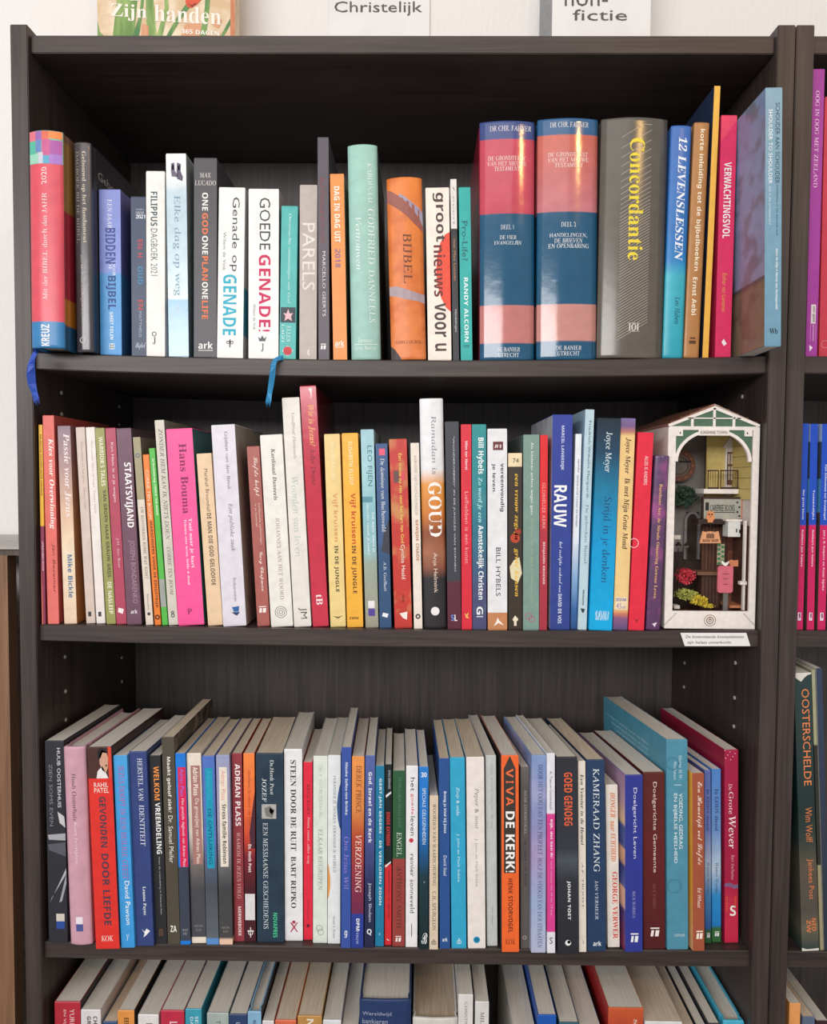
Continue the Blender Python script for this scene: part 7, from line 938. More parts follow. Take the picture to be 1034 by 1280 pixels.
B('r3', 'tall worn dark green photo book with orange lettering', (989.5, 1013.5, 841, 1001.8, 1024.6, 1189), 'p', [('203838', 841), ('1c3230', 1010), ('34403c', 1050), ('5c5448', 1080), ('54504a', 1140), ('686454', 1160), ('2c4040', 1189)], [('OOSTERSCHELDE', 's', 'ec8850', 861, 981, .4, .84), ('Wim Wolff', 's', 'd87c4c', 1008, 1052, .42, .82), ('Jankees Post', 's', 'd87c4c', 1073, 1124, .42, .82), ('NED', 'b', 'dc7c44', 1148, 1164, .62, .88), ('ZW', 'b', 'dc7c44', 1150, 1166, .32, .56), ('~', 'dcd8d0', [(0, 841, 845), (.2, 841, 849), (.4, 841, 852), (.6, 841, 847), (.8, 841, 844), (1, 841, 843)]), ('~', 'dcd8d0', [(0, 1185, 1189), (.3, 1187, 1189), (.7, 1186.5, 1189), (1, 1186, 1189)])], D=.2, rough=.2)
B('r3', 'thin pale olive magazine beside the worn photo book', (1014.5, 1019, 837, 1025.6, 1029.6, 1188), 'p', [('a4a484', 837, 930), ('30302c', 930, 1080), ('a09878', 1080, 1189)], (), D=.19, thin=1)
B('r3', 'dark blue grey thin magazine at the picture edge', (1020, 1028, 835, 1030.5, 1038, 1188), 'p', [('34405c', 835), ('2c3440', 1189)], (), D=.19, thin=1, L='c8c4b8')
B('r4', 'orange spined low book in the second bookcase', (987, 1001, 1254), 'p', 'e8a060', (), L='e09850', D=.14)
B('r4', 'slate blue spined low book in the second bookcase', (1003.4, 1019, 1271), 'p', '5c6c84', (), D=.15, pg=1)
B('r4', 'dark maroon low book in the second bookcase', (1020.5, 1036, 1276), 'p', '3c2428', (), D=.15, S='2c1c20')
# ------------------------------------------------------------------ put the books in place and build them
def yaw_at(px):
    for (a, ya), (b_, yb) in zip(YAWS, YAWS[1:]):
        if px <= b_: return math.radians(ya+(yb-ya)*max(0, px-a)/(b_-a))
    return math.radians(YAWS[-1][1])
for row, bs in ROWS.items():
    place(row, bs)
    for b in bs:
        b['D'] = b.get('D') or .14
        k = math.tan(yaw_at(b['q'][0])) if row == '3' else 0
        b['bl'] = -b['w']/2+b['x']+b['D']*k; b['br'] = b['bl']+b['w']
    for it in range(4):
        for p, n in zip(bs, bs[1:]):
            d = min(p['D']+p['Y'], n['D']+n['Y'])
            kp, kn = (d-p['Y'])/p['D'], (d-n['Y'])/n['D']
            pr = p['x']+p['w']/2; nl_ = n['x']-n['w']/2
            a = pr+(p['br']-pr)*kp; c = nl_+(n['bl']-nl_)*kn; ovl = a-c+.0005+max(0, min(p['h'], n['h'])*(math.tan(p['th'])-math.tan(n['th'])))
            if ovl > 0: p['br'] -= ovl/2/kp; n['bl'] += ovl/2/kn
            yf = max(p['Y'], n['Y'])+.001; kp, kn = (yf-p['Y'])/p['D'], (yf-n['Y'])/n['D']
            ovl = pr+(p['br']-pr)*kp-(nl_+(n['bl']-nl_)*kn)+.0002
            if ovl > 0: p['w'] -= ovl/2; p['x'] -= ovl/4; n['w'] -= ovl/2; n['x'] += ovl/4
    for b in bs:
        o = build(b)
        dL = b['bl']-(b['x']-b['w']/2); dR = b['br']-(b['x']+b['w']/2)
        if abs(dL)+abs(dR) > 1e-5:
            for ch in o.children:
                for v in ch.data.vertices:
                    s = max(0, v.co.y)/b['D']; u = v.co.x/b['w']+.5
                    v.co.x += s*(dL+(dR-dL)*u)
            b['shear'] = (dL, dR)
        R3 = Matrix.Rotation(b['th'], 3, 'Y'); rn = int(row[-1]); lift = -1
        for ch in o.children:
            if ch.name.startswith('cover'):
                for v in ch.data.vertices:
                    p = R3 @ v.co; s_ = shelf_z(rn, p.x+b['x']) if row[0] != 'r' else SAG[rn][0]
                    lift = max(lift, s_-(p.z+o.location.z))
        o.location.z += lift+.0001

# ------------------------------------------------------------------ ribbon bookmarks hanging from two books
def ribbon(book, pts, wd, hexc, frayed=True):
    o = book['obj']; inv = (Matrix.Translation(o.location) @ o.rotation_euler.to_matrix().to_4x4()).inverted()
    bm = bmesh.new(); L = []
    for i, (px, py, Y) in enumerate(pts):
        p = at(px, py, Y); q = at(pts[min(i+1, len(pts)-1)][0], pts[min(i+1, len(pts)-1)][1], Y)-at(pts[max(i-1, 0)][0], pts[max(i-1, 0)][1], Y)
        q.y = 0; q.normalize(); s = Vector((q.z, 0, -q.x)); ww = wd*(1 if i < len(pts)-1 else 1.3)
        tw = .35*math.sin(i*1.1)
        a = p+s*ww/2+Vector((0, tw*ww, 0)); c = p-s*ww/2-Vector((0, tw*ww, 0)); dpt = Vector((0, .0004, 0))
        L.append([bm.verts.new(inv @ v) for v in (a, c, c+dpt, a+dpt)])
    for a, c in zip(L, L[1:]):
        for i in range(4): bm.faces.new((a[i], a[(i+1) % 4], c[(i+1) % 4], c[i]))
    bm.faces.new(L[0])
    a, c = L[-1][0].co.copy(), L[-1][1].co.copy(); dn = (L[-1][0].co-L[-2][0].co).normalized()
    for i in range(6):
        p0 = a.lerp(c, i/6); p1 = a.lerp(c, (i+.8)/6); tip = (p0+p1)/2+dn*(.003+.002*((i*7) % 3))
        bm.faces.new([bm.verts.new(v) for v in (p0, p1, tip)])
    bmesh.ops.recalc_face_normals(bm, faces=bm.faces[:])
    x = mesh_obj('bookmark_ribbon', bm, mat(hexc, .45, .4), o); x['label'] = 'woven bookmark ribbon hanging over the shelf edge'
ribbon(ROWS['1'][0], [(46, 437.5, -.012), (44, 441, -.026), (41, 447, -.028), (39, 456, -.026), (38.5, 468, -.024), (40, 480, -.022), (43, 490, -.021), (45.5, 500, -.02)], .0068, '2c50b4')
_b10 = [b for b in ROWS['1'] if b['label'].startswith('small teal')][0]
ribbon(_b10, [(354, 447.2, -.001), (349, 447.6, -.004), (344, 450, -.008), (341.5, 457, -.01), (340.5, 468, -.009), (339, 480, -.008), (337, 492, -.007), (335.5, 502, -.006)], .0052, '2c88bc')

# ------------------------------------------------------------------ things on top of the bookcase
def fb(name, label, cat, px0, px1, Y, ztop, z0, th, m, grp=None):
    a, c = at(px0, 45, Y).x, at(px1, 45, Y).x
    t = empty(name, ((a+c)/2, Y, z0), label, cat, grp)
    box('panel', a-t.location.x, c-t.location.x, 0, th, 0, ztop, m, t); return t, a, c
def local_fn(t, x0, x1, z0, z1, Y, slant=0):
    def f(a, c): return (x0+a*(x1-x0)-t.location.x, -.0003, z0+c*(z1-z0)+slant*a-t.location.z)
    return f
YB = .235
bt, a, c = fb('book', 'book with grass and butterfly cover standing on top of the case', 'book', 122, 294, YB, .26, .0002, .022, mottle('d8b890', 'ecd8bc', 25, .45, (1, 1, 1), 'peach_cover_print'), 'books standing on top of the case')
def art(name, m, pts, t, Y, lift=.00015, n=None):
    bm = bmesh.new(); bm.faces.new([bm.verts.new((at(px, py, Y).x-t.location.x, -lift, at(px, py, Y).z-t.location.z)) for px, py in pts])
    return mesh_obj(name, bm, m, t)
gr = mottle('6c9048', '9cb86c', 60, .5, (1, 1, .2), 'grass_print'); gr2 = mottle('4c8048', '7ca058', 60, .5, (1, 1, .2), 'dark_grass_print'); och = mottle('c87c54', 'dca078', 60, .5, (1, 1, .3), 'ochre_leaf_print')
for i, (m, pts) in enumerate([(gr, [(141, 45), (146, 0), (142, -60), (168, -60), (172, 0), (168, 45)]), (gr2, [(166, 45), (174, 20), (182, -50), (186, -50), (178, 20), (174, 45)]), (gr, [(184, 45), (182, 0), (188, -70), (196, -70), (192, 0), (196, 45)]),
        (gr2, [(208, 45), (222, 20), (236, 0), (262, -60), (266, -58), (240, 6), (224, 28), (214, 45)]), (och, [(176, 45), (178, 30), (186, 32), (186, 45)]), (och, [(226, 45), (232, 30), (250, 28), (262, 45)]), (gr, [(196, 45), (206, 10), (204, -40), (208, -40), (211, 12), (203, 45)]),
        (gr2, [(250, 45), (256, 10), (258, -20), (264, -20), (262, 12), (258, 45)]), (och, [(266, 32), (272, 20), (278, 26), (274, 36)]), (gr2, [(276, 45), (284, 30), (291, 18), (291, 26), (284, 38), (280, 45)]), (gr2, [(122, 25), (125, 40), (130, 45), (122, 45)]), (och, [(288, 45), (289, -80), (294, -80), (294, 45)])]):
    art('printed_leaf', m, pts, bt, YB, .00012+i*.00002)
art('printed_butterfly_wing', mat('dc5838', .45), [(232, 3), (233, -8), (243, -14), (252, -8), (252, 0), (246, 6), (240, 10), (234, 9)], bt, YB, .0005)
art('printed_butterfly_wing', mat('7c3020', .45), [(234, 4), (240, 9), (246, 5), (244, 4), (240, 7)], bt, YB, .0006)
def pxfn(t, x0, x1, y0, y1, Y, slant=0, lift=.0006):
    def f(a, c):
        p = at(x0+a*(x1-x0), y1+c*(y0-y1)+slant*a, Y); return (p.x-t.location.x, -lift, p.z-t.location.z)
    return f
lettering('Zijn', 'R', 'fcf0e4', pxfn(bt, 139, 184, 4, 25, YB, 3), bt); lettering('handen', 'R', 'fcf0e4', pxfn(bt, 193, 277, 6, 27, YB, 5), bt)
lettering('365 DAGEN', 'b', 'fcf8f0', pxfn(bt, 227, 274, 36.5, 42, YB, 3), bt); lettering('In', 'R', 'fcf0e4', pxfn(bt, 163, 176, -22, 1, YB), bt)
paper = mottle('e8e5e4', 'eeebea', 12, .8, (1, 1, 1), 'white_paper')
p1, _, _ = fb('paper_sign', 'white paper sign with one handwritten word on the wall above', 'sign', 411, 537, .297, .30, .0005, .0006, paper, 'handwritten paper signs')
lettering('Christelijk', 'n', '5c5454', pxfn(p1, 418, 528, 2, 20, .297), p1, 'handwriting')
p2, _, _ = fb('paper_sign', 'folded white paper sign with two handwritten words on the case', 'sign', 690, 813, .240, .30, .0002, .0006, paper, 'handwritten paper signs')
bm = bmesh.new()
q = [at(px, 40, Y).x-p2.location.x for px, Y in ((690, .24), (681, .285))]
vs = [bm.verts.new(v) for v in ((q[0], 0, 0), (q[1]+.012, .045, 0), (q[1]+.012, .045, .0), (q[0], 0, .15))]
bm.free(); bm = bmesh.new(); bm.faces.new([bm.verts.new(v) for v in ((q[0], 0.0004, 0), (q[0]-.012, .04, 0), (q[0]-.010, .04, .28), (q[0], .0004, .30))])
bmesh.ops.solidify(bm, geom=bm.faces[:], thickness=.0005); mesh_obj('folded_flap', bm, mat('c8c8ca', .8, .2), p2)  # flap is the same white paper, its shade put into a darker grey
lettering('non-', 'n', '5c5454', pxfn(p2, 706, 760, -6, 8, .24), p2, 'handwriting'); lettering('fictie', 'n', '5c5454', pxfn(p2, 716, 784, 12, 26, .24), p2, 'handwriting')

# ------------------------------------------------------------------ note on the shelf edge
nt = empty('paper_note', tuple(at(894, 799, -.0012)), 'small slanted white handwritten note taped to the shelf edge', 'note')
bm = bmesh.new(); P4 = [at(x, y, -.0012)-nt.location for x, y in ((850.5, 791), (933, 791), (938, 807.5), (856, 807.5))]
bm.faces.new([bm.verts.new(p) for p in P4]); bmesh.ops.recalc_face_normals(bm, faces=bm.faces[:]); bmesh.ops.solidify(bm, geom=bm.faces[:], thickness=.0004); mesh_obj('paper', bm, paper, nt)
for s, x0, x1, y0, y1 in (('De bovenstaande bouwpakketten', 857, 930, 794, 798.5), ('zijn helaas uitverkocht', 859, 914, 801, 805.5)):
    lettering(s, 'o', '4c484c', pxfn(nt, x0, x1, y0, y1, -.0012, 0, .0007), nt, 'handwriting')

# ------------------------------------------------------------------ book nook
YN = .006; YK = YN+.15
def W_(px, py, dy=0): return at(px, py, YN+dy)
g0 = W_(886, 786); bx0, bx1 = W_(832.5, 700).x, .3802
base = Vector(((bx0+bx1)/2, YN, shelf_z(2, .381)+.0002))
nk = empty('book_nook', base, 'white miniature street diorama with an arched front, beside the purple book', 'diorama')
HB = W_(890, 533).z-base.z; HA = W_(893, 507.5).z-base.z; hw = (bx1-bx0)/2
def L_(px, py, dy=0):
    p = at(px, py, YN+dy); return (p.x-base.x, p.z-base.z)
cream = mat('ece4de', .6, .3); cr2 = mat('d8ccc4', .6, .3); green = mat('4c6c58', .6); brown = mat('6c4434', .6); dbrown = mat('3c2a26', .6); grey = mat('9c9490', .6)
yel = mat('d8c078', .6); terra = mat('c88058', .6); black = mat('24201e', .5)
DN = .15
# sides, floor, back, roof
box('left_wall', -hw, -hw+.003, .003, DN, 0, HB, cr2, nk); box('right_wall', hw-.003, hw, .003, DN, 0, HB, cr2, nk)
box('floor_board', -hw+.003, hw-.003, .003, DN, .003, .006, brown, nk); box('rear_wall', -hw+.003, hw-.003, DN-.003, DN, .006, HB, mat('7c7470', .6), nk)
for s in (-1, 1):
    prism('roof_panel', [(0, HA), (s*(hw+.0004), HB), (s*(hw+.0004), HB+.0025), (0, HA+.0025)], .001, DN, mat('8c6454', .6) if s < 0 else mat('a89488', .6), nk)
for s in (-1, 1):   # roof battens
    for k in range(5):
        f = (k+.5)/5; x = s*(hw+.002)*f; z = HA+(HB-HA)*f+.0027
        box('roof_batten', x-.0006, x+.0006, .001, DN, z-.0005, z+.0006, brown, nk)
# front frame
box('left_stile', -hw, L_(843, 650)[0], 0, .003, 0, HB, cream, nk); box('right_stile', L_(939, 650)[0], hw, 0, .003, 0, HB, cream, nk)
zr = L_(890, 764)[1]; box('bottom_rail', L_(843, 650)[0], L_(939, 650)[0], 0, .003, 0, zr, cream, nk)
zt0, zt1 = L_(890, 537.5)[1], HB
box('top_rail', L_(843, 650)[0], L_(939, 650)[0], 0, .003, zt0, zt1, cream, nk)
xl, xr = L_(843, 600)[0], L_(939, 600)[0]; xc = (xl+xr)/2; rx = (xr-xl)/2; zs_ = L_(890, 577)[1]; rz = zt0-zs_+.001
rows = []
for i in range(25):
    t_ = math.pi*i/24; cx_, sz_ = math.cos(t_), math.sin(t_); rows.append((xc+rx*cx_, zs_+rz*sz_, xc+(rx-.0032)*cx_, zs_+(rz-.0032)*sz_))
strip('arch_ring', rows, -.0006, .003, cream, nk)
for s in (-1, 1):
    pts = [(xc+s*rx, zs_)]+[(xc+s*rx*math.cos(t_), zs_+rz*math.sin(t_)) for t_ in [math.pi/2*k/10 for k in range(11)]]+[(xc, zt0), (xc+s*rx, zt0)]
    prism('green_spandrel', pts[1:], .001, .0025, green, nk)
    xx = xc+s*rx; box('corner_plate', min(xx, xx-s*.008), max(xx, xx-s*.008), -.0004, .001, zt0-.0065, zt0, cream, nk)
    box('slot', xx-s*.0052-.0006, xx-s*.0052+.0006, -.0006, 0, zt0-.0042, zt0-.0022, black, nk)
pts = [(0, HA-.001), (-hw, HB), (hw, HB)]; prism('green_gable', pts, .0012, .0025, green, nk)
for s in (-1, 1):
    strip('gable_rafter', [(0, HA, 0, HA-.0035), (s*hw, HB+.0022, s*hw, HB-.0010)], 0, .0032, cream, nk)
    xg = L_(918, 520)[0] if s > 0 else L_(866, 520)[0]; zg = HA+(HB-HA)*abs(xg)/hw-.002
    box('gable_post', xg-.0013, xg+.0013, 0, .003, HB, zg, cream, nk)
box('gable_post', -.0013, .0013, 0, .003, HB, HA-.002, cream, nk)
zb_ = L_(890, 522.8)[1]; hx_ = hw*(HA-zb_)/(HA-HB)-.001; box('gable_rail', -hx_, hx_, 0, .003, zb_-.0006, zb_+.0006, cream, nk)
sg = box('name_sign', L_(873, 540)[0], L_(911, 540)[0], -.0018, -.0005, L_(890, 544.5)[1], L_(890, 537)[1], cream, nk)
def nfn(x0, x1, y0, y1, dy):
    def f(a, c):
        p = L_(x0+a*(x1-x0), y1+c*(y0-y1), dy); return (p[0], dy-.0003, p[1])
    return f
lettering('SUNSHINE TOWN', 'n', '6c5c54', nfn(875.5, 909, 538.5, 542.5, -.0019), nk)
# stepped corners and switch
for s in (-1, 1):
    for k in range(7):
        x = (L_(846, 770)[0] if s < 0 else L_(929, 770)[0])+s*k*.0018; z = L_(890, 767)[1]-k*.0019
        box('stair_line', min(x, x+s*.0018), max(x, x+s*.0018), -.0003, 0, z-.00025, z+.00025, grey, nk)
        x2 = x+s*.0018; box('stair_line', x2-.0002, x2+.0002, -.0003, 0, z-.0019, z, grey, nk)
sx_, sz0 = L_(887.5, 775.5)
bm = bmesh.new()
for r0_, r1_ in ((.0062, .0056), (.0040, .0031), (.0018, .0012)):
    nn = 28; oo = [bm.verts.new((sx_+r0_*math.cos(2*math.pi*i/nn), -.0004, sz0+r0_*math.sin(2*math.pi*i/nn))) for i in range(nn)]; ii = [bm.verts.new((sx_+r1_*math.cos(2*math.pi*i/nn), -.0004, sz0+r1_*math.sin(2*math.pi*i/nn))) for i in range(nn)]
    for i in range(nn): bm.faces.new((oo[i], oo[(i+1) % nn], ii[(i+1) % nn], ii[i]))
bbox(bm, sx_-.0003, sx_+.0003, -.0006, -.0003, sz0, sz0+.0042)
mesh_obj('touch_switch', bm, mat('8c6c54', .5), nk)
def bp(name, x0, x1, y0, y1, d0, d1, m, par=None):   # little block given by its photo outline at its own front depth
    a = L_(x0, y1, d0); c = L_(x1, y0, d0); lim = hw-.0032
    o = box(name, max(-lim, min(lim-.001, a[0])), min(lim, c[0]), d0, d1, max(.0062, a[1]), max(.0068, c[1]), m)
    o.parent = par or nk; return o
# left street side: wall with clock, archway, bushes
bp('inner_grey_wall', 842, 882, 545, 690, .10, .104, mat('a49c98', .7)); bp('inner_dark_wall', 842, 876, 690, 763, .10, .104, mat('54443e', .7))
def ring(name, px, py, r1, r0, dy, m, th=.0012, nn=32):
    x, z = L_(px, py, dy); bm = bmesh.new(); Q = []
    for r in (r1, r0):
        for yy in (dy, dy+th): Q.append([bm.verts.new((x+r*math.cos(2*math.pi*i/nn), yy, z+r*math.sin(2*math.pi*i/nn))) for i in range(nn)])
    for A, Bq in ((0, 1), (1, 3), (3, 2), (2, 0)):
        for i in range(nn): bm.faces.new((Q[A][i], Q[A][(i+1) % nn], Q[Bq][(i+1) % nn], Q[Bq][i]))
    bmesh.ops.recalc_face_normals(bm, faces=bm.faces[:]); return mesh_obj(name, bm, m, nk)
cl = ring('clock_face', 850, 582, .0165, .0, .086, mat('8c8078', .6)); ring('clock_ring', 850, 582, .0185, .0125, .0845, mat('8c5c48', .6)); ring('clock_inner_ring', 850, 582, .0105, .0095, .0845, mat('7c5848', .6))
x, z = L_(850, 582, .083); box('clock_hand', x-.0005, x+.013, .083, .0838, z+.004, z+.0056, black, nk)
for k in range(12):
    a_ = math.pi*k/6; xx, zz = x+.0155*math.cos(a_), z+.0155*math.sin(a_); box('hour_mark', xx-.0009, xx+.0009, .0836, .0846, zz-.0009, zz+.0009, terra, nk)
ln = [(L_(860, 660, .094)), (L_(873, 660, .094))]
xa, za = L_(866, 652, .094)
strip('arch_moulding', [(xa-.0095, za-.045, xa-.0065, za-.045)]+[(xa+.0095*math.cos(t_), za+.012*math.sin(t_), xa+.0065*math.cos(t_), za+.009*math.sin(t_)) for t_ in [math.pi-math.pi*k/12 for k in range(13)]]+[(xa+.0095, za-.045, xa+.0065, za-.045)], .094, .0975, mat('a8a4a4', .6), nk)
bp('archway_dark', 857, 874, 640, 700, .098, .0995, mat('4c3c34', .7))
def foliage(name, px, py, dy, rx_, rz_, n, cols, sz=.0022):
    x, z = L_(px, py, dy); bm = bmesh.new()
    for i in range(n):
        a_, r = random.uniform(0, 6.283), math.sqrt(random.random()); cx_ = x+rx_*r*math.cos(a_); cz_ = z+rz_*r*math.sin(a_); cy_ = dy+random.uniform(-1, 1)*min(rx_, .008)
        rot = Matrix.Rotation(random.uniform(0, 6), 3, 'Y') @ Matrix.Rotation(random.uniform(-.8, .8), 3, 'X'); s = sz*random.uniform(.6, 1.2)
        f = bm.faces.new([bm.verts.new(Vector((cx_, cy_, cz_)) + rot @ Vector(v)) for v in ((-s/2, 0, -s/3), (s/2, 0, -s/3), (s/2, 0, s/3), (0, 0, s*.7), (-s/2, 0, s/3))]); f.material_index = i % len(cols)
    o = mesh_obj(name, bm, [mat(c_, .7) for c_ in cols], nk); o['kind'] = 'stuff'; return o
foliage('tree_foliage', 853, 620, .075, .016, .0115, 420, ['2c4434', '3c5444', '344c3c'], .003)
foliage('red_flowers', 857, 720, .028, .0095, .0085, 420, ['c8283c', 'e04858', 'a81c30'], .0015)
foliage('green_moss', 858, 743, .022, .0115, .0058, 340, ['a0a848', 'b4b45c', '848c3c'], .0016)
foliage('yellow_moss', 873, 750, .018, .0085, .0055, 320, ['d4b82c', 'e4cc48', 'b89c28'], .0016)
foliage('yellow_moss_trail', 885, 757, .014, .007, .0018, 120, ['d4b82c', 'c8b43c'], .0013)
x, z = L_(859, 757, .02); bm = bmesh.new(); bmesh.ops.create_cone(bm, segments=16, radius1=.0042, radius2=.006, depth=.009, cap_ends=True, matrix=Matrix.Translation((x, .022, .006+.0045))); mesh_obj('flower_pot', bm, terra, nk)
for px in (849, 860):
    x, z = L_(px, 682, .06); bm = bmesh.new(); bmesh.ops.create_cone(bm, segments=12, radius1=.0042, radius2=.0006, depth=.0045, matrix=Matrix.Translation((x, .062, z+.002)), cap_ends=True); mesh_obj('street_lamp_shade', bm, dbrown, nk)
    box('street_lamp_post', x-.0005, x+.0005, .0615, .0625, .006, z, dbrown, nk)
    bm = bmesh.new(); bmesh.ops.create_icosphere(bm, subdivisions=2, radius=.0018, matrix=Matrix.Translation((x, .062, z-.001))); mesh_obj('street_lamp_bulb', bm, mat('b0a8a0', .4), nk)
bp('hanging_lamp_cap', 843, 851, 669, 674, .02, .03, mat('d8d0c4', .5)); bp('thin_pole', 844.5, 846, 700, 752, .02, .0215, dbrown); bp('thin_pole', 847.5, 849, 706, 752, .024, .0255, dbrown)
# right street side: yellow planked upper house
bp('yellow_house_wall', 883, 939, 541, 622, .06, .064, yel)
for i in range(6):
    y_ = 545+i*13.2; bp('siding_plank', 883.5, 938.5, y_, y_+12.6, .0592, .0604, yel)
bp('window_surround', 906, 917, 560, 620, .0572, .059, cream); bp('balcony_door', 909, 917, 565, 606, .0558, .0572, brown)
for k, (a_, c_) in enumerate(((567, 580), (583, 600))):
    for q_ in (910.3, 913.7): bp('door_pane', q_, q_+2.4, a_, c_, .0552, .0558, mat('c0b4a4', .3))
prism('window_pediment', [L_(904, 560, .057), L_(913, 546, .057), L_(921, 560, .057)], .0565, .059, cream, nk)
bp('balcony_slab', 880, 923.5, 611.5, 617, .035, .060, cream)
# balcony rail
for x0_, x1_ in ((885, 899), (901, 923)):
    bp('balcony_rail', x0_, x1_, 587.5, 589, .036, .0375, dbrown); bp('balcony_rail', x0_, x1_, 609, 611.5, .036, .0375, dbrown); bp('balcony_post', x0_, x0_+1.2, 588, 611, .036, .0375, dbrown); bp('balcony_post', x1_-1.2, x1_, 588, 611, .036, .0375, dbrown)
    k = x0_+3
    while k < x1_-2: bp('baluster', k, k+.7, 589, 609.5, .0364, .0372, dbrown); k += 3
for i in range(6):   # the same boards run on along the inside of the side wall
    y_ = 545+i*13.2; a = L_(900, y_+12.6, .045); c_ = L_(900, y_, .045)
    o = box('side_siding_plank', hw-.0046-.0002*(i % 2), hw-.0031, .006, .058, a[1], c_[1], yel); o.parent = nk
o = box('side_brown_wall', hw-.0040, hw-.0031, .008, .058, .0062, L_(900, 655, .045)[1], mat('5c3c32', .6)); o.parent = nk
# shop sign board
bp('sign_frame', 878, 935, 621.5, 651, .032, .036, dbrown); bp('sign_board', 880, 928.5, 624, 648.5, .0310, .032, mat('a8a89c', .5)); bp('sign_end', 929.5, 935, 622, 649, .0305, .032, terra)
lettering('CAREFREE BOOKS', 's', '2c2c2c', nfn(888, 918.5, 631, 639, .0308), nk); bp('sign_line', 887, 919, 640.2, 640.8, .0307, .031, black); bp('printed_book_stack', 882, 886.5, 628, 638, .0306, .031, black)
for px, py in ((922, 628), (924.5, 634), (922, 640), (924.5, 645)): ring('paw_print', px, py, .0011, 0, .0306, black, .0003, 10)
# shopfront below
bp('shop_cornice', 873, 912, 649.5, 655, .028, .05, dbrown); bp('shop_wall', 876, 939, 655, 763, .055, .059, mat('5c3c32', .6))
for k in range(7): bp('wall_plank', 877+k*4.4, 880.8+k*4.4, 656, 715, .0535, .055, mat('6c483a' if k % 2 else '60402f', .6))
bp('shop_door', 908, 928, 668, 763, .0515, .0535, mat('844c3c', .6))
for k in (910.5, 920): 
    bp('door_panel', k, k+5.5, 676, 688, .0508, .0515, mat('60352a', .6)); bp('door_panel', k, k+5.5, 692, 745, .0508, .0515, mat('70402f', .6))
bp('window_sill', 872, 900, 715, 719, .035, .055, mat('7c5a48', .6)); bp('window_box', 876, 900, 719, 760, .04, .055, mat('4c3028', .6))
for k in range(5): bp('box_plank', 877+k*4.4, 880.6+k*4.4, 722, 758, .0388, .04, mat('563a30', .6))
bp('white_box_sign', 910, 926, 650, 671, .020, .034, mat('dcdcd8', .5)); bp('box_sign_trim', 908, 928, 649.5, 651.5, .019, .034, cream)
for px in (921, 925.5, 928): pass
for px, py in ((921, 664), (925, 665)): bp('printed_figure', px-.7, px+.7, py-3, py+1.5, .0194, .02, black)
bp('white_post', 928.5, 934, 651, 763, .012, .016, cream); bp('post_bracket', 925.5, 934, 727, 731, .010, .016, cream)
# ivy panel
bp('ivy_backing', 896.5, 906, 680, 706, .030, .0308, mat('b8ac90', .6))
for k in range(9):
    px = 901.5+(3.2 if k % 2 else -3.2)*.7; py = 681+k*2.9; x, z = L_(px, py, .0292)
    prism('ivy_leaf', [(x-.0022, z), (x, z-.0016), (x+.0022, z), (x, z+.0018)], .029, .0298, mat('3c7c54', .6), nk)
# mailbox on a post with bird, hanging owl and shop plaque
mb = bmesh.new(); a = L_(897, 741, .010); c_ = L_(917, 707.5, .010); r_ = .0028; pts = []
for cx_, cz_, s0 in ((c_[0]-r_, c_[1]-r_, 0), (a[0]+r_, c_[1]-r_, 1), (a[0]+r_, a[1]+r_, 2), (c_[0]-r_, a[1]+r_, 3)):
    for k in range(5): t_ = math.pi/2*(s0+k/4); pts.append((cx_+r_*math.cos(t_), cz_+r_*math.sin(t_)))
mb.free(); prism('pink_notice_board', pts, .010, .0125, mat('d06878', .5), nk)
for y_, x0_, x1_ in ((717, 903, 911), (723, 904, 911), (730, 904.5, 910)): bp('notice_line', x0_, x1_, y_, y_+.7, .0097, .010, mat('8c3c4c', .6))
bp('notice_post', 904, 910.5, 741, 763, .012, .014, mat('6c6864', .5))
prism('white_bird', [L_(902, 702, .009), L_(904, 701, .009), L_(905.5, 703.5, .009), L_(908, 703.5, .009), L_(912, 701.5, .009), L_(910.5, 705.5, .009), L_(907.5, 707.8, .009), L_(904.5, 706.5, .009)], .009, .0102, mat('f0ece8', .5), nk)
prism('orange_tag', [L_(911, 702, .013), L_(914, 699.5, .013), L_(918, 700.5, .013), L_(923, 700, .013), L_(923, 708, .013), L_(918, 708, .013), L_(914, 709.5, .013)], .013, .0142, terra, nk)
ox, oz = L_(888.5, 646.5, .006)
oth = [(0, .0062), (.0022, .0078), (.003, .0058), (.0046, .0052), (.0036, .0028), (.0052, .0002), (.0042, -.0026), (.0026, -.0044), (.0032, -.006), (-.0032, -.006), (-.0026, -.0044), (-.0042, -.0026), (-.0052, .0002), (-.0036, .0028), (-.0046, .0052), (-.003, .0058), (-.0022, .0078)]
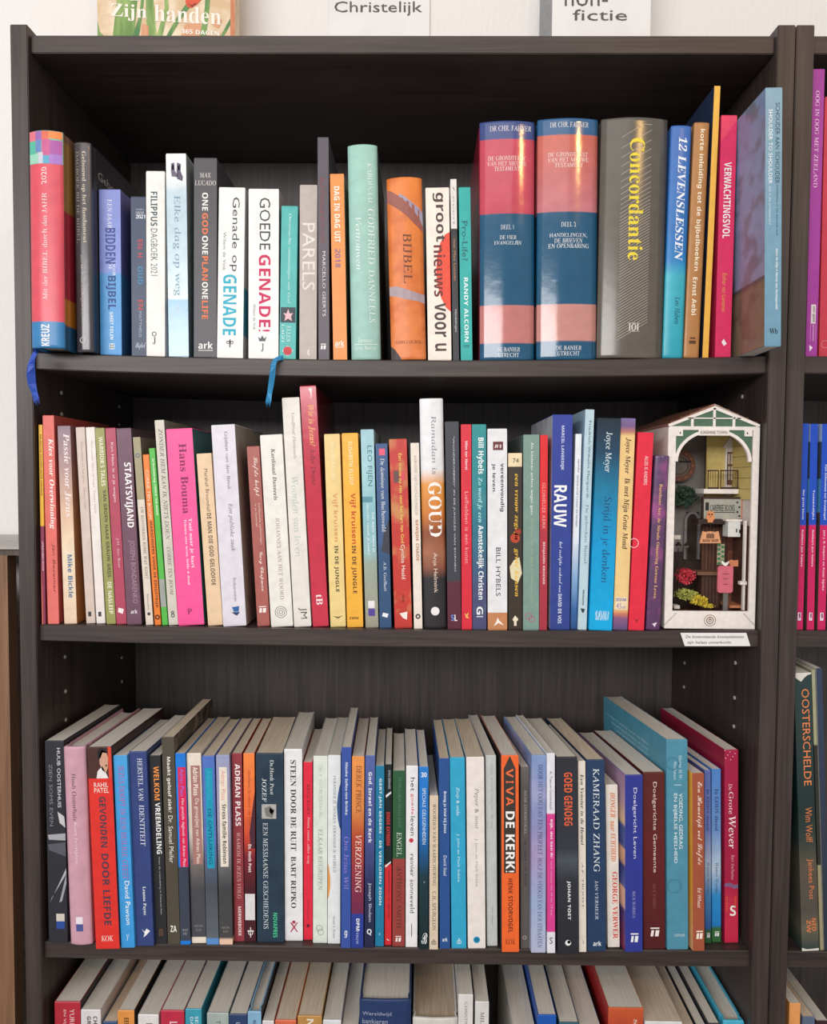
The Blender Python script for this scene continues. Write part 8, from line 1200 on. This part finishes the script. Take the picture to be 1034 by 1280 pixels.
prism('owl_plaque', [(ox+p*.92, oz+q_*.92) for p, q_ in oth], .006, .0075, mat('d88c5c', .5), nk)
for s in (-1, 1): ring('owl_eye', 888.5+s*1.8, 643, .0009, 0, .0057, black, .0003, 10)
bp('owl_beak', 888, 889, 645, 646.3, .0056, .006, brown)
bp('hanging_chain', 888.2, 888.9, 654, 664, .0065, .0072, black)
prism('shop_plaque', [L_(875, 679, .005), L_(878.5, 664, .005), L_(883, 665, .005), L_(888, 664, .005), L_(894, 665, .005), L_(898.5, 664, .005), L_(901.5, 679, .005)], .005, .0068, mat('dc9c70', .5), nk)
for k in range(5): bp('printed_spine', 883.5+k*2, 884.9+k*2, 667.5-(k % 2), 673, .0047, .005, dbrown)
lettering('BOOK SHOP', 'b', '5c3828', nfn(878.5, 898, 674, 677.5, .005), nk)
bp('small_step', 912, 930, 757, 760, .02, .05, terra); bp('small_step', 843, 850, 757, 761, .02, .03, cream)

for kids, head in ((('balcony_rail', 'balcony_post', 'baluster'), 'balcony_slab'), (('clock_ring', 'clock_inner_ring', 'clock_hand', 'hour_mark'), 'clock_face'), (('door_pane',), 'balcony_door'), (('door_panel',), 'shop_door'),
                   (('sign_frame', 'sign_end', 'sign_line', 'paw_print', 'printed_book_stack'), 'sign_board'), (('siding_plank',), 'yellow_house_wall'), (('wall_plank',), 'shop_wall'), (('box_plank',), 'window_box'), (('owl_eye', 'owl_beak'), 'owl_plaque'),
                   (('printed_spine',), 'shop_plaque'), (('notice_line',), 'pink_notice_board'), (('box_sign_trim', 'printed_figure'), 'white_box_sign'), (('ivy_leaf',), 'ivy_backing'), (('roof_batten',), 'roof_panel'), (('post_bracket',), 'white_post')):
    hd = next(o for o in nk.children if o.name.split('.')[0] == head)
    for o in list(nk.children):
        if o.name.split('.')[0] in kids: o.parent = hd
flush_lettering()
for b in ROWS['3']:
    if 'shear' in b:
        dL, dR = b['shear']
        for ch in b['obj'].children:
            if ch.name.startswith('lettering'):
                for v in ch.data.vertices:
                    s = max(0, v.co.y)/b['D']; v.co.x += s*(dL+(dR-dL)*(v.co.x/b['w']+.5))
